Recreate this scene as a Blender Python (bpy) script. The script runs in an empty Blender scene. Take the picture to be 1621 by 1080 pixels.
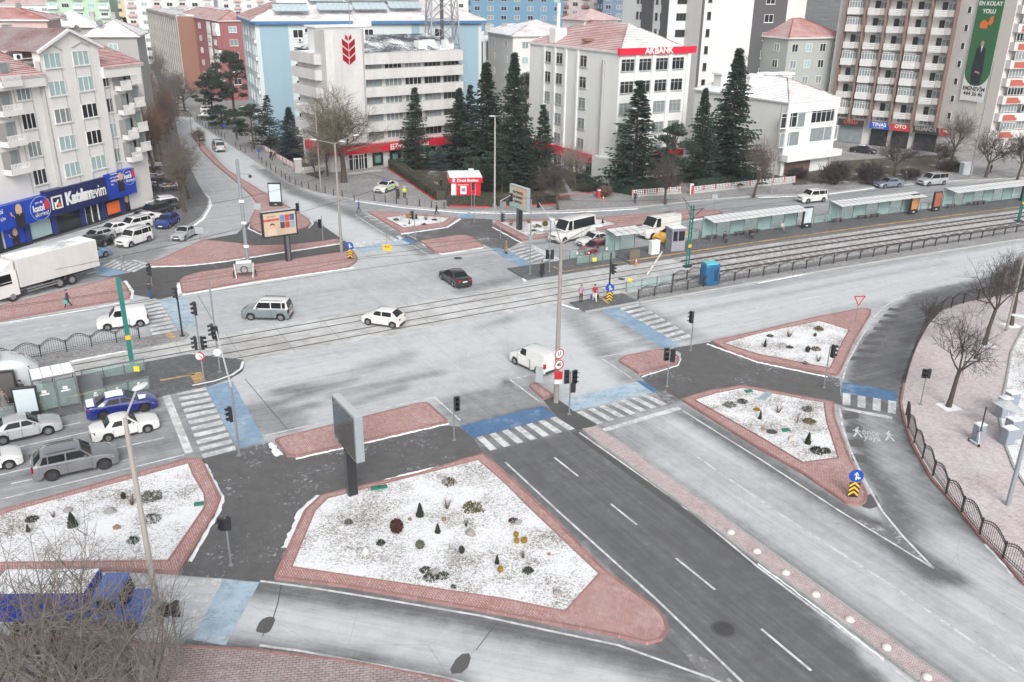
import bpy, bmesh, math, random
import numpy as np
from mathutils import Vector, Matrix
R_ = math.radians
ORD = ['first','second','third','fourth','fifth','sixth','seventh','eighth','ninth','tenth','eleventh','twelfth','thirteenth','fourteenth','fifteenth','sixteenth','seventeenth','eighteenth','nineteenth','twentieth']
random.seed(7)
SC = bpy.context.scene
COL = SC.collection
FPX, PITCH, ROLL, HCAM = 1391.0, .38673, -.0126, 28.5
FW = Vector((0,math.cos(PITCH),-math.sin(PITCH)))
DN0 = Vector((0,-math.sin(PITCH),-math.cos(PITCH)))
RT = Vector((1,0,0))*math.cos(ROLL)+DN0*math.sin(ROLL)
DN = DN0*math.cos(ROLL)-Vector((1,0,0))*math.sin(ROLL)
cam_d = bpy.data.cameras.new('camera');cam = bpy.data.objects.new('camera',cam_d);COL.objects.link(cam)
cam.matrix_world = Matrix(((RT.x,-DN.x,-FW.x,0),(RT.y,-DN.y,-FW.y,0),(RT.z,-DN.z,-FW.z,HCAM),(0,0,0,1)))
cam_d.sensor_width = 36;cam_d.lens = 36*FPX/1621;cam_d.clip_end = 6000;cam_d.clip_start = .5
SC.camera = cam
W = bpy.data.worlds.new('World');SC.world = W;W.use_nodes = True
wn = W.node_tree;wn.nodes.clear()
sky = wn.nodes.new('ShaderNodeTexSky');sky.sky_type = 'NISHITA';sky.sun_disc = False
sky.sun_elevation = R_(36);sky.sun_rotation = R_(171);sky.dust_density = 4;sky.air_density = 1.0;sky.ozone_density = 1
hs = wn.nodes.new('ShaderNodeHueSaturation');hs.inputs['Saturation'].default_value = .2
bg = wn.nodes.new('ShaderNodeBackground');bg.inputs[1].default_value = .15
wo = wn.nodes.new('ShaderNodeOutputWorld')
wn.links.new(sky.outputs[0],hs.inputs['Color']);wn.links.new(hs.outputs[0],bg.inputs[0]);wn.links.new(bg.outputs[0],wo.inputs[0])
sd = bpy.data.lights.new('sun','SUN');sd.energy = 1.25;sd.angle = R_(26);sd.color = (1,.97,.94)
so = bpy.data.objects.new('sun',sd);COL.objects.link(so)
so.rotation_euler = (R_(90-36),0,R_(9));so.location = (0,0,80)
SC.view_settings.view_transform = 'Standard';SC.view_settings.look = 'None'
SC.view_settings.exposure = .45;SC.view_settings.gamma = 1;SC.view_settings.use_curve_mapping = False
SC.render.resolution_x = 1024;SC.render.resolution_y = 682
def G(px,py,z=0.0):
 v = FW*FPX+RT*(px-810.5)+DN*(py-540)
 t = (HCAM-z)/-v.z
 return Vector((v.x*t,v.y*t,z))
def P(p):
 w = Vector(p)-Vector((0,0,HCAM));k = w.dot(FW)
 return w.dot(RT)/k*FPX+810.5, w.dot(DN)/k*FPX+540
def Zof(x,y,py):
 lo, hi = -5, min(200,HCAM+y*1.6)
 for _ in range(50):
  m = (lo+hi)/2
  if P((x,y,m))[1]>py:lo = m
  else:hi = m
 return lo
def ray(px,py):
 return FW*FPX+RT*(px-810.5)+DN*(py-540)
MATS = {}
def nmat(name):
 m = bpy.data.materials.new(name);m.use_nodes = True
 nt = m.node_tree;b = nt.nodes['Principled BSDF']
 return m, nt, b
def N(nt,t,**k):
 n = nt.nodes.new('ShaderNode'+t)
 for a, v in k.items():
  if a.startswith('i_'):
   key = a[2:]
   key = int(key)if key.isdigit()else key
   n.inputs[key].default_value = v
  else:setattr(n,a,v)
 return n
def L(nt,a,b):nt.links.new(a,b)
def ramp(nt,fac,stops):
 r = nt.nodes.new('ShaderNodeValToRGB');e = r.color_ramp.elements
 while len(e)<len(stops):e.new(.5)
 for i, (p,c)in enumerate(stops):
  e[i].position = p;e[i].color = (c,c,c,1)if isinstance(c,(int,float))else(*c,1)
 L(nt,fac,r.inputs[0]);return r
def mix(nt,f,a,b,t='MIX'):
 m = nt.nodes.new('ShaderNodeMix');m.data_type = 'RGBA';m.blend_type = t
 for s, v in((m.inputs[0],f),(m.inputs[6],a),(m.inputs[7],b)):
  if hasattr(v,'node'):L(nt,v,s)
  elif isinstance(v,(int,float)):s.default_value = v
  else:s.default_value = (*v,1)
 return m.outputs[2]
def pos(nt):return N(nt,'NewGeometry').outputs['Position']
def noise(nt,scale,detail=4,vec=None,rough=.55,sc=None,rot=None,lac=2):
 n = N(nt,'TexNoise');n.inputs['Scale'].default_value = scale;n.inputs['Detail'].default_value = detail;n.inputs['Roughness'].default_value = rough
 v = vec if vec is not None else pos(nt)
 if sc or rot:
  mp = N(nt,'Mapping');mp.inputs['Scale'].default_value = sc or(1,1,1);mp.inputs['Rotation'].default_value = rot or(0,0,0)
  L(nt,v,mp.inputs[0]);v = mp.outputs[0]
 L(nt,v,n.inputs['Vector']);return n.outputs['Fac']
def math_(nt,op,a,b=0.0,clamp=False):
 m = N(nt,'Math',operation=op,use_clamp=clamp)
 for s, v in((m.inputs[0],a),(m.inputs[1],b)):
  if hasattr(v,'node'):L(nt,v,s)
  else:s.default_value = v
 return m.outputs[0]
def bump(nt,b,h,st=.3,d=.05):
 bp = N(nt,'Bump');bp.inputs['Strength'].default_value = st;bp.inputs['Distance'].default_value = d
 L(nt,h,bp.inputs['Height']);L(nt,bp.outputs[0],b.inputs['Normal'])
def plain(name,c,rough=.6,var=.12,sc=3.0,metal=0.0,bmp=0.0,spec=.5,coat=0.0,dirt=0.0):
 if name in MATS:return MATS[name]
 m, nt, b = nmat(name)
 b.inputs['Roughness'].default_value = rough;b.inputs['Metallic'].default_value = metal
 b.inputs['Specular IOR Level'].default_value = spec;b.inputs['Coat Weight'].default_value = coat
 tc = N(nt,'TexCoord').outputs['Object']
 f = noise(nt,sc,5,tc)
 out = mix(nt,f,tuple(x*(1-var)for x in c),tuple(min(1,x*(1+var))for x in c))
 if dirt:
  d = ramp(nt,noise(nt,.5,6,pos(nt),.7,(1,1,.18)),[(.42,0),(.72,1)]).outputs[0]
  out = mix(nt,math_(nt,'MULTIPLY',d,dirt),out,tuple(x*.55 for x in c))
 L(nt,out,b.inputs['Base Color'])
 if bmp:bump(nt,b,noise(nt,sc*6,4,tc),bmp)
 MATS[name] = m;return m
def paint(name,c,rough=.3):return plain('car_paint_'+name,c,rough*.75,.10,1.2,coat=1.0,spec=.5,dirt=.12)
def snowy(name,c,amount=.5,rough=.8,sc=1.0,stripes=None):
 """material c with a dusting of snow lying on it in patches (amount 0..1)"""
 if name in MATS:return MATS[name]
 m, nt, b = nmat(name);b.inputs['Roughness'].default_value = rough
 f1 = noise(nt,.35*sc,5,rough=.65);f2 = noise(nt,6*sc,5,rough=.7)
 s = math_(nt,'ADD',math_(nt,'MULTIPLY',f1,.55),math_(nt,'MULTIPLY',f2,.45))
 r = ramp(nt,s,[(.62-amount*.3,0),(.72-amount*.3,1)]).outputs[0]
 base = mix(nt,noise(nt,2.5,6),tuple(x*.75 for x in c),tuple(x*1.2 for x in c))
 if stripes:
  uv = N(nt,'TexCoord').outputs['UV']
  w = N(nt,'TexWave',wave_type='BANDS',bands_direction='Y',wave_profile='SIN');w.inputs['Scale'].default_value = stripes
  w.inputs['Distortion'].default_value = .6;w.inputs['Detail Scale'].default_value = 3;L(nt,uv,w.inputs[0])
  r = ramp(nt,math_(nt,'ADD',math_(nt,'MULTIPLY',w.outputs['Fac'],.45),math_(nt,'MULTIPLY',s,.9)),[(.86-amount*.45,0),(.98-amount*.4,1)]).outputs[0]
 L(nt,mix(nt,r,base,(.8,.82,.84)),b.inputs['Base Color'])
 bump(nt,b,f2,.4,.03)
 MATS[name] = m;return m
def bricks(name,c1,c2,mortar,sx,sy,rot=0.0,snow=.15,uv=False):
 if name in MATS:return MATS[name]
 m, nt, b = nmat(name);b.inputs['Roughness'].default_value = .85
 v = N(nt,'TexCoord').outputs['UV']if uv else pos(nt)
 mp = N(nt,'Mapping');mp.inputs['Rotation'].default_value = (0,0,rot);L(nt,v,mp.inputs[0])
 t = N(nt,'TexBrick');L(nt,mp.outputs[0],t.inputs['Vector'])
 t.inputs['Scale'].default_value = 1;t.inputs['Brick Width'].default_value = sx;t.inputs['Row Height'].default_value = sy
 t.inputs['Mortar Size'].default_value = .018;t.inputs['Mortar Smooth'].default_value = .3
 t.inputs['Color1'].default_value = (*c1,1);t.inputs['Color2'].default_value = (*c2,1);t.inputs['Mortar'].default_value = (*mortar,1)
 big = noise(nt,.25,6,rough=.6);fine = noise(nt,4,8,rough=.8)
 base = mix(nt,.7,t.outputs['Color'],mix(nt,noise(nt,1.2,6),(.38,)*3,(.62,)*3),'OVERLAY');big = math_(nt,'ADD',math_(nt,'MULTIPLY',big,.6),.2)
 dust = ramp(nt,math_(nt,'ADD',math_(nt,'MULTIPLY',big,.35),math_(nt,'MULTIPLY',fine,.65)),[(.54-snow*.3,0),(.90-snow*.3,1)]).outputs[0]
 L(nt,mix(nt,math_(nt,'MULTIPLY',dust,min(.92,.45+snow)),base,(.8,.8,.82)),b.inputs['Base Color'])
 bump(nt,b,math_(nt,'SUBTRACT',1.0,t.outputs['Fac']),.5,.02)
 MATS[name] = m;return m
WHITE = plain('white_paint',(.74,.74,.73),.5,.05)
DARK = plain('black_paint',(.025,.025,.028),.4)
STEEL = plain('galvanised_steel',(.3,.31,.32),.45,.15,6,.5)
CONC = plain('pale_concrete',(.42,.41,.39),.85,.15,2,dirt=.4)
CONCPOLE = plain('concrete_pole',(.27,.25,.23),.85,.2,3)
GREENP = plain('green_pole_paint',(.02,.17,.15),.45,.15)
RUBBER = plain('rubber',(.02,.02,.02),.8)
ALU = plain('alloy_rim',(.3,.3,.32),.3,.1,2,.7)
GLASSD = plain('dark_window_glass',(.02,.024,.028),.12,.25,.6,spec=.6)
GLASSC = plain('curtained_window_glass',(.22,.25,.26),.25,.35,1.4,spec=.6)
GLASST = plain('teal_curtain_glass',(.33,.45,.45),.2,.12,1.4,spec=.6)
CARGLASS = plain('car_glass',(.014,.017,.019),.12,.2,.5,spec=.35)
CHROME = plain('head_light_glass',(.55,.57,.6),.15,.1,5,.3)
REDL = plain('tail_light_red',(.42,.015,.02),.25,.1)
REDLIT = None
PLATE = plain('number_plate_white',(.7,.7,.7),.5,.03)
YEL = plain('yellow_paint',(.7,.42,.03),.6,.12)
ORANGE = plain('orange_plastic',(.75,.16,.03),.5)
SNOW = plain('snow',(.78,.80,.82),.85,.04,3,bmp=.3)
BARK = plain('bark',(.075,.06,.05),.95,.3,4,bmp=.6)
TWIG = plain('twig',(.14,.115,.1),.95,.2,3)
TWIGDARK = plain('dark_twig',(.07,.055,.055),.95,.2,3)
TWIGBROWN = plain('brown_leafy_twig',(.16,.10,.075),.95,.3,3)
SPRUCE = plain('spruce_needles',(.026,.046,.035),.85,.45,.8)
SPRUCEB = plain('blue_spruce_needles',(.07,.11,.12),.85,.35,.8)
PINE = plain('pine_needles',(.026,.042,.031),.85,.4,.8)
HEDGE = plain('hedge_leaves',(.055,.055,.04),.9,.4,1.5)
def emis(name,c,s):
 m, nt, b = nmat(name);b.inputs['Base Color'].default_value = (*c,1)
 b.inputs['Emission Color'].default_value = (*c,1);b.inputs['Emission Strength'].default_value = s;MATS[name] = m;return m
REDLIT = emis('lit_red_lamp',(1,.06,.04),1.6)
AMBER = emis('lit_amber_lamp',(1,.75,.5),1.5)
def glassy(name,c,alpha):
 m, nt, b = nmat(name);b.inputs['Base Color'].default_value = (*c,1);b.inputs['Roughness'].default_value = .08
 t = N(nt,'BsdfTransparent');t.inputs[0].default_value = (.9,.97,.95,1);ms = N(nt,'MixShader')
 f = math_(nt,'ADD',alpha,math_(nt,'MULTIPLY',math_(nt,'SUBTRACT',noise(nt,1.3,3),.5),.2))
 L(nt,f,ms.inputs[0]);L(nt,t.outputs[0],ms.inputs[1]);L(nt,b.outputs[0],ms.inputs[2])
 L(nt,ms.outputs[0],nt.nodes['Material Output'].inputs[0]);MATS[name] = m;return m
SHEETGLASS = glassy('clear_panel_glass',(.45,.55,.54),.22)
TEALGLASS = glassy('frosted_teal_glass',(.30,.44,.43),.82)
class MB:
 def __init__(s):s.v = [];s.f = [];s.mi = [];s.uv = None
 def add(s,vs,fs,m=0):
  o = len(s.v);s.v+=[tuple(v)for v in vs];s.f+=[tuple(i+o for i in f)for f in fs];s.mi+=[m]*len(fs);return s
 def box(s,c,d,rz=0.0,m=0,top=None):
  """centre c (z = bottom), size d; top = (sx, sy) scale of the upper face"""
  hx, hy = d[0]/2, d[1]/2;tx, ty = top or(1,1);cr, sr = math.cos(rz), math.sin(rz);vs = []
  for z, ax, ay in((0,1,1),(d[2],tx,ty)):
   for x, y in((-hx,-hy),(hx,-hy),(hx,hy),(-hx,hy)):
    x, y = x*ax, y*ay
    vs.append((c[0]+x*cr-y*sr,c[1]+x*sr+y*cr,c[2]+z))
  return s.add(vs,[(3,2,1,0),(4,5,6,7),(0,1,5,4),(1,2,6,5),(2,3,7,6),(3,0,4,7)],m)
 def tube(s,a,b,r0,r1=None,n=6,m=0,cap=True):
  a, b = Vector(a), Vector(b);r1 = r0 if r1 is None else r1;d = (b-a)
  if d.length<1e-6:return s
  d.normalize();u = d.orthogonal().normalized();w = d.cross(u);vs = []
  for p, r in((a,r0),(b,r1)):
   for i in range(n):
    t = 2*math.pi*i/n;vs.append(p+(u*math.cos(t)+w*math.sin(t))*r)
  fs = [(i,(i+1)%n,n+(i+1)%n,n+i)for i in range(n)]
  if cap:fs+=[tuple(range(n-1,-1,-1)),tuple(range(n,2*n))]
  return s.add(vs,fs,m)
 def path(s,pts,r,n=5,m=0):
  for a, b in zip(pts[:-1],pts[1:]):s.tube(a,b,r,r,n,m)
  return s
 def prism(s,poly,z0,z1,m=0,bottom=False):
  n = len(poly);ar = sum(poly[i][0]*poly[(i+1)%n][1]-poly[(i+1)%n][0]*poly[i][1]for i in range(n))
  if ar<0:poly = poly[::-1]
  vs = [(p[0],p[1],z0)for p in poly]+[(p[0],p[1],z1)for p in poly]
  fs = [(i,(i+1)%n,n+(i+1)%n,n+i)for i in range(n)]+[tuple(range(n,2*n))]
  if bottom:fs.append(tuple(range(n-1,-1,-1)))
  return s.add(vs,fs,m)
 def quad(s,a,b,c,d,m=0):return s.add([a,b,c,d],[(0,1,2,3)],m)
 def ball(s,c,r,n=8,k=5,m=0,sz=1.0,lo=-1.0):
  vs = [];fs = []
  for j in range(k+1):
   ph = math.asin(max(-1,min(1,lo+(1-lo)*j/k)))
   for i in range(n):
    t = 2*math.pi*i/n;rr = r*math.cos(ph)
    vs.append((c[0]+rr*math.cos(t),c[1]+rr*math.sin(t),c[2]+r*sz*math.sin(ph)))
  for j in range(k):
   for i in range(n):fs.append((j*n+i,j*n+(i+1)%n,(j+1)*n+(i+1)%n,(j+1)*n+i))
  return s.add(vs,fs,m)
 def disc(s,c,r,ax,n=16,m=0,th=.03):
  a = Vector(ax).normalized();return s.tube(Vector(c)-a*th/2,Vector(c)+a*th/2,r,r,n,m)
 def mesh(s,name,mats,smooth=False,bev=0.0):
  me = bpy.data.meshes.new(name);me.from_pydata(s.v,[],s.f)
  for m in(mats if isinstance(mats,(list,tuple))else[mats]):me.materials.append(m)
  if any(s.mi):me.polygons.foreach_set('material_index',s.mi)
  if bev:
   bm = bmesh.new();bm.from_mesh(me);bmesh.ops.remove_doubles(bm,verts=bm.verts,dist=1e-4)
   bmesh.ops.bevel(bm,geom=bm.edges[:],offset=bev,segments=2,affect='EDGES',profile=.6,clamp_overlap=True);bm.to_mesh(me);bm.free()
  if smooth:me.polygons.foreach_set('use_smooth',[True]*len(me.polygons))
  me.update();return me
 def ob(s,name,mats,parent=None,smooth=False,loc=None,bev=0.0,kind=None,label=None):
  o = link(name,s.mesh(name,mats,smooth,bev),parent)
  if loc is not None:o.location = loc
  if kind:o['kind'] = kind
  if label:o['label'] = label
  return o
def link(name,me,parent=None,loc=None,rz=None,scale=None):
 o = bpy.data.objects.new(name,me);COL.objects.link(o)
 if parent is not None:o.parent = parent
 if loc is not None:o.location = loc
 if rz is not None:o.rotation_euler = (0,0,rz)
 if scale is not None:o.scale = scale
 return o
def tag(o,label,cat,group=None):
 o['label'] = label;o['category'] = cat
 if group:o['group'] = group
 return o
def thing(name,label,cat,loc=(0,0,0),rz=0.0,group=None):
 return tag(link(name,None,None,loc,rz),label,cat,group)
def struct(o):o['kind'] = 'structure';return o
def stuff(o,label=None,cat=None):
 o['kind'] = 'stuff'
 if label:o['label'] = label
 if cat:o['category'] = cat
 return o
def kids(o):return[c for c in bpy.data.objects if c.parent==o]
def dup(root,loc,rz,label,group=None,kidmap=None):
 r = root.copy();COL.objects.link(r);r.location = loc;r.rotation_euler = (0,0,rz);r['label'] = label
 if group:r['group'] = group
 for ch in root.children:
  c = ch.copy();COL.objects.link(c);c.parent = r
  for g in ch.children:
   d = g.copy();COL.objects.link(d);d.parent = c
 return r
def paintslot(o,m,i=0):
 o.material_slots[i].link = 'OBJECT';o.material_slots[i].material = m
def text(name,s,size,mat,parent,loc,rot,ext=.01,bold=0.0,sx=1.0,align='CENTER'):
 c = bpy.data.curves.new(name,'FONT');c.body = s;c.size = size;c.extrude = ext;c.offset = bold;c.align_x = align;c.align_y = 'CENTER';c.resolution_u = 3
 t = bpy.data.objects.new('tmp',c);COL.objects.link(t)
 dg = bpy.context.evaluated_depsgraph_get();me = bpy.data.meshes.new_from_object(t.evaluated_get(dg));bpy.data.objects.remove(t)
 me.materials.clear();me.materials.append(mat);me.name = name
 o = link(name,me,parent);o.location = loc;o.rotation_euler = rot;o.scale = (sx,1,1);return o
def roundpoly(pts,it=1):
 for _ in range(it):
  q = []
  for i in range(len(pts)):
   a, b = pts[i], pts[(i+1)%len(pts)];q+=[a.lerp(b,.25),a.lerp(b,.75)]
  pts = q
 return pts
def inset(poly,d):
 n = len(poly);ar = sum(poly[i].x*poly[(i+1)%n].y-poly[(i+1)%n].x*poly[i].y for i in range(n));sg = 1 if ar>0 else-1
 out = []
 for i in range(n):
  a, b, c = poly[i-1], poly[i], poly[(i+1)%n]
  e1 = (b-a).normalized();e2 = (c-b).normalized()
  n1 = Vector((-e1.y,e1.x,0))*sg;n2 = Vector((-e2.y,e2.x,0))*sg
  k = n1+n2;k = k/max(.35,k.dot(k)/2)if k.length>.1 else n1
  out.append(b+k*d)
 return out
def text_fit(name,s,width,height,mat,parent,loc,rot,ext=.01,bold=0.0):
 """lettering scaled to a given width and height in metres, centred on loc"""
 o = text(name,s,1.0,mat,parent,loc,rot,ext,bold)
 x = [v.co.x for v in o.data.vertices];y = [v.co.y for v in o.data.vertices];cx, cy = (min(x)+max(x))/2, (min(y)+max(y))/2
 for v in o.data.vertices:v.co.x-=cx;v.co.y-=cy
 o.scale = (width/(max(x)-min(x)),height/(max(y)-min(y)),1);return o
def far_ground():
 m = snowy('distant_ground',(.10,.09,.08),.35)
 b = MB();b.quad((-1400,-60,-.03),(1400,-60,-.03),(1400,1500,-.03),(-1400,1500,-.03))
 struct(b.ob('ground',m))
far_ground()
X0, X1, Y0, Y1, ST = -80.0, 112.0, 20.0, 200.0, .5
nx, ny = int((X1-X0)/ST)+1, int((Y1-Y0)/ST)+1
gx, gy = np.meshgrid(X0+ST*np.arange(nx),Y0+ST*np.arange(ny))
salt = np.full(gx.shape,.70);dirm = np.zeros(gx.shape);dirb = np.zeros(gx.shape);rough_ = np.zeros(gx.shape)
def inpoly(poly):
 r = np.zeros(gx.shape,bool);n = len(poly)
 for i in range(n):
  x1, y1 = poly[i][0], poly[i][1];x2, y2 = poly[(i+1)%n][0], poly[(i+1)%n][1]
  if y1==y2:continue
  c = ((y1>gy)!=(y2>gy))&(gx<(x2-x1)*(gy-y1)/(y2-y1)+x1);r^=c
 return r
def PX(pts):return[G(*p)for p in pts]
def fill(arr,pts,v):arr[inpoly(PX(pts))] = v
def stroke(arr,pts,w,v,soft=.8,k=1.0):
 q = PX(pts)
 for a, b in zip(q[:-1],q[1:]):
  dx, dy = b.x-a.x, b.y-a.y;l2 = dx*dx+dy*dy+1e-9
  t = np.clip(((gx-a.x)*dx+(gy-a.y)*dy)/l2,0,1)
  d = np.hypot(gx-a.x-t*dx,gy-a.y-t*dy)
  f = np.clip((w+soft-d)/soft,0,1)*k;arr[:] = arr*(1-f)+v*f
fill(salt,[(-160,640),(200,560),(330,610),(420,700),(300,735),(-160,860)],.40)
fill(salt,[(-160,560),(0,520),(240,470),(285,525),(-100,640)],.62)
stroke(salt,[(-40,760),(80,735),(250,700),(330,675)],.8,.28,.8,.7)
stroke(salt,[(-60,720),(260,655)],.5,.3,.8,.6)
fill(salt,[(-160,480),(0,440),(240,345),(325,300),(335,330),(330,372),(240,415),(180,440),(-100,500)],.33)
fill(salt,[(300,357),(331,330),(325,300),(300,262),(270,190),(320,190),(350,262),(405,322),(396,360),(322,380),(240,418)],.55)
fill(salt,[(310,190),(360,228),(450,290),(510,310),(600,365),(660,385),(566,392),(545,382),(470,337),(385,286),(300,200)],.84)
stroke(salt,[(420,270),(470,305),(560,338),(640,380),(690,405)],.7,.2,1.2,.9)
stroke(salt,[(400,262),(450,295),(510,315)],.2,.25,.6,.8)
stroke(salt,[(505,325),(570,330)],.3,.3,.8,.6)
stroke(salt,[(390,290),(430,318),(480,345),(545,385)],.3,.55,.9,.7)
fill(salt,[(510,310),(708,334),(980,330),(1200,310),(1383,296),(1640,282),(1640,300),(1200,345),(950,347),(788,349),(640,340),(582,336)],.42)
fill(salt,[(890,415),(1100,380),(1640,300),(1640,285),(1150,335),(955,365),(826,384)],.44)
stroke(salt,[(740,345),(790,343)],1.5,.5)
fill(salt,[(290,470),(560,425),(690,402),(780,395),(860,425),(830,450),(640,484),(360,535),(280,525)],.66)
fill(dirm,[(560,380),(700,400),(1100,640),(1700,1200),(1000,1200),(700,640),(560,520),(500,400)],.55)
fill(dirm,[(740,690),(1080,630),(1330,640),(1430,600),(1480,760),(1700,900),(2100,1300),(900,1300)],1.0)
stroke(salt,[(690,440),(560,455),(400,480)],.7,.56,1.2,.7)
stroke(salt,[(700,425),(780,412),(820,430),(760,452)],1.6,.52,2,.8)
stroke(salt,[(845,430),(780,448),(730,462)],.5,.3,.8,.6)
for a, b, w, v in[((440,620),(650,560),.45,.18),((470,618),(640,572),.3,.22),((430,640),(560,600),.35,.3),((520,628),(700,588),.25,.4),((405,655),(445,668),1.6,.36),((760,520),(810,505),.5,.42),((400,565),(470,545),.5,.5),((560,640),(640,612),.3,.42),((800,540),(850,620),.6,.5),((445,655),(500,640),.25,.3),((640,500),(780,480),.5,.62),((900,560),(1010,545),.3,.5)]:
 stroke(salt,[a,b],w*1.1,v-.04,.3,1.0)
stroke(salt,[(400,600),(520,590),(700,550),(820,530)],1.0,.86,2.2,.5)
stroke(salt,[(860,520),(920,570),(980,620)],2.0,.88,2.5,.7)
stroke(salt,[(690,500),(830,560)],2.0,.82,2.5,.5)
stroke(salt,[(905,500),(960,560),(1000,600),(1040,615)],.5,.3,1.2,.7)
fill(salt,[(880,480),(975,480),(1065,552),(1030,555),(950,500),(900,492)],.42)
fill(salt,[(690,640),(760,650),(800,600),(868,640),(925,682),(1500,1090),(1700,1250),(1100,1250),(1060,1000),(780,735),(740,690)],.07)
fill(salt,[(690,632),(770,615),(840,612),(865,640),(728,676)],.34)
fill(salt,[(890,630),(1015,602),(1078,640),(1380,810),(1480,905),(1640,1010),(1760,1250),(1560,1250),(1200,860),(940,675)],.74)
stroke(salt,[(950,690),(1200,862),(1520,1090)],.5,.12,.7,.95)
stroke(salt,[(975,690),(1240,855),(1640,1140)],.5,.60,1.1,.75)
stroke(salt,[(1030,680),(1260,810),(1640,1060)],.5,.5,.9,.6)
stroke(salt,[(1078,650),(1230,745),(1370,830),(1480,915)],.5,.10,.7,.95)
stroke(salt,[(960,665),(1080,640)],1.2,.35,1.0,.6)
stroke(salt,[(915,655),(1000,700)],1.0,.3,1.2,.6)
stroke(salt,[(1000,665),(1060,700),(1150,760)],.7,.55,1,.6)
fill(salt,[(1441,466),(1360,540),(1334,600),(1329,645),(1350,720),(1400,815),(1480,910),(1560,960),(1640,1040),(1640,930),(1475,762),(1426,640),(1450,548),(1500,488),(1640,452),(1640,390),(1560,440)],.13)
stroke(salt,[(1375,660),(1410,740),(1470,820),(1560,920),(1680,1010)],.25,.55,.8,.8)
stroke(salt,[(1400,660),(1440,740),(1490,810),(1580,910),(1700,1000)],.3,.45,.6,.7)
stroke(salt,[(1520,880),(1700,1040)],1.6,.8,1.6,.7)
stroke(salt,[(1400,835),(1480,905),(1510,915)],.5,.08,.5,1)
fill(salt,[(975,483),(1200,450),(1640,370),(1640,395),(1540,440),(1441,466),(1380,492),(1130,543),(1065,550)],.78)
stroke(salt,[(985,478),(1200,450),(1640,372)],.9,.42,1.0,.75)
stroke(salt,[(1065,500),(1240,465),(1500,415)],.2,.5,.5,.7)
stroke(salt,[(1000,485),(1090,530)],1.0,.40,1.0,.7)
stroke(salt,[(1120,545),(1250,515),(1400,480)],.5,.45,.6,.7)
fill(salt,[(-200,905),(280,910),(440,920),(650,955),(1000,1020),(1180,1085),(1300,1250),(900,1250),(700,1085),(400,1035),(-200,1020)],.82)
stroke(salt,[(400,925),(560,943),(800,990),(1010,1040),(1150,1100)],.6,.12,.9,.95)
stroke(salt,[(300,1027),(400,1035),(560,1052),(720,1090)],.6,.12,.8,.95)
stroke(salt,[(440,975),(700,1010),(900,1075)],.3,.66,.9,.6)
fill(salt,[(430,700),(450,722),(690,672),(765,715),(770,725),(520,780),(450,880),(435,918),(283,912),(350,795),(325,728),(376,712)],.3)
fill(salt,[(1060,965),(1180,1085),(1140,1100),(1030,1030)],.12)
for q_ in([(279,621),(322,726),(374,712),(325,613)],[(222,481),(241,531),(281,524),(252,475)],[(160,422),(212,431),(235,420),(182,411)],[(801,394),(853,425),(877,415),(830,387)],[(980,488),(1067,541),(1096,533),(1010,481)],[(913,653),(1022,624),(1056,640),(946,672)],[(754,693),(880,660),(910,679),(776,714)]):
 fill(salt,q_,.26)
def blur(a,n=1):
 for _ in range(n):
  p = np.pad(a,1,mode='edge');a = (p[1:-1,1:-1]*2+p[:-2,1:-1]+p[2:,1:-1]+p[1:-1,:-2]+p[1:-1,2:])/6
 return a
salt = blur(salt,1);dirm = blur(dirm,8);fill(dirb,[(-300,905),(280,911),(440,921),(650,955),(1000,1019),(1150,1070),(1300,1250),(700,1250),(-300,1100)],1.0);dirb = blur(dirb,4)
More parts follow.
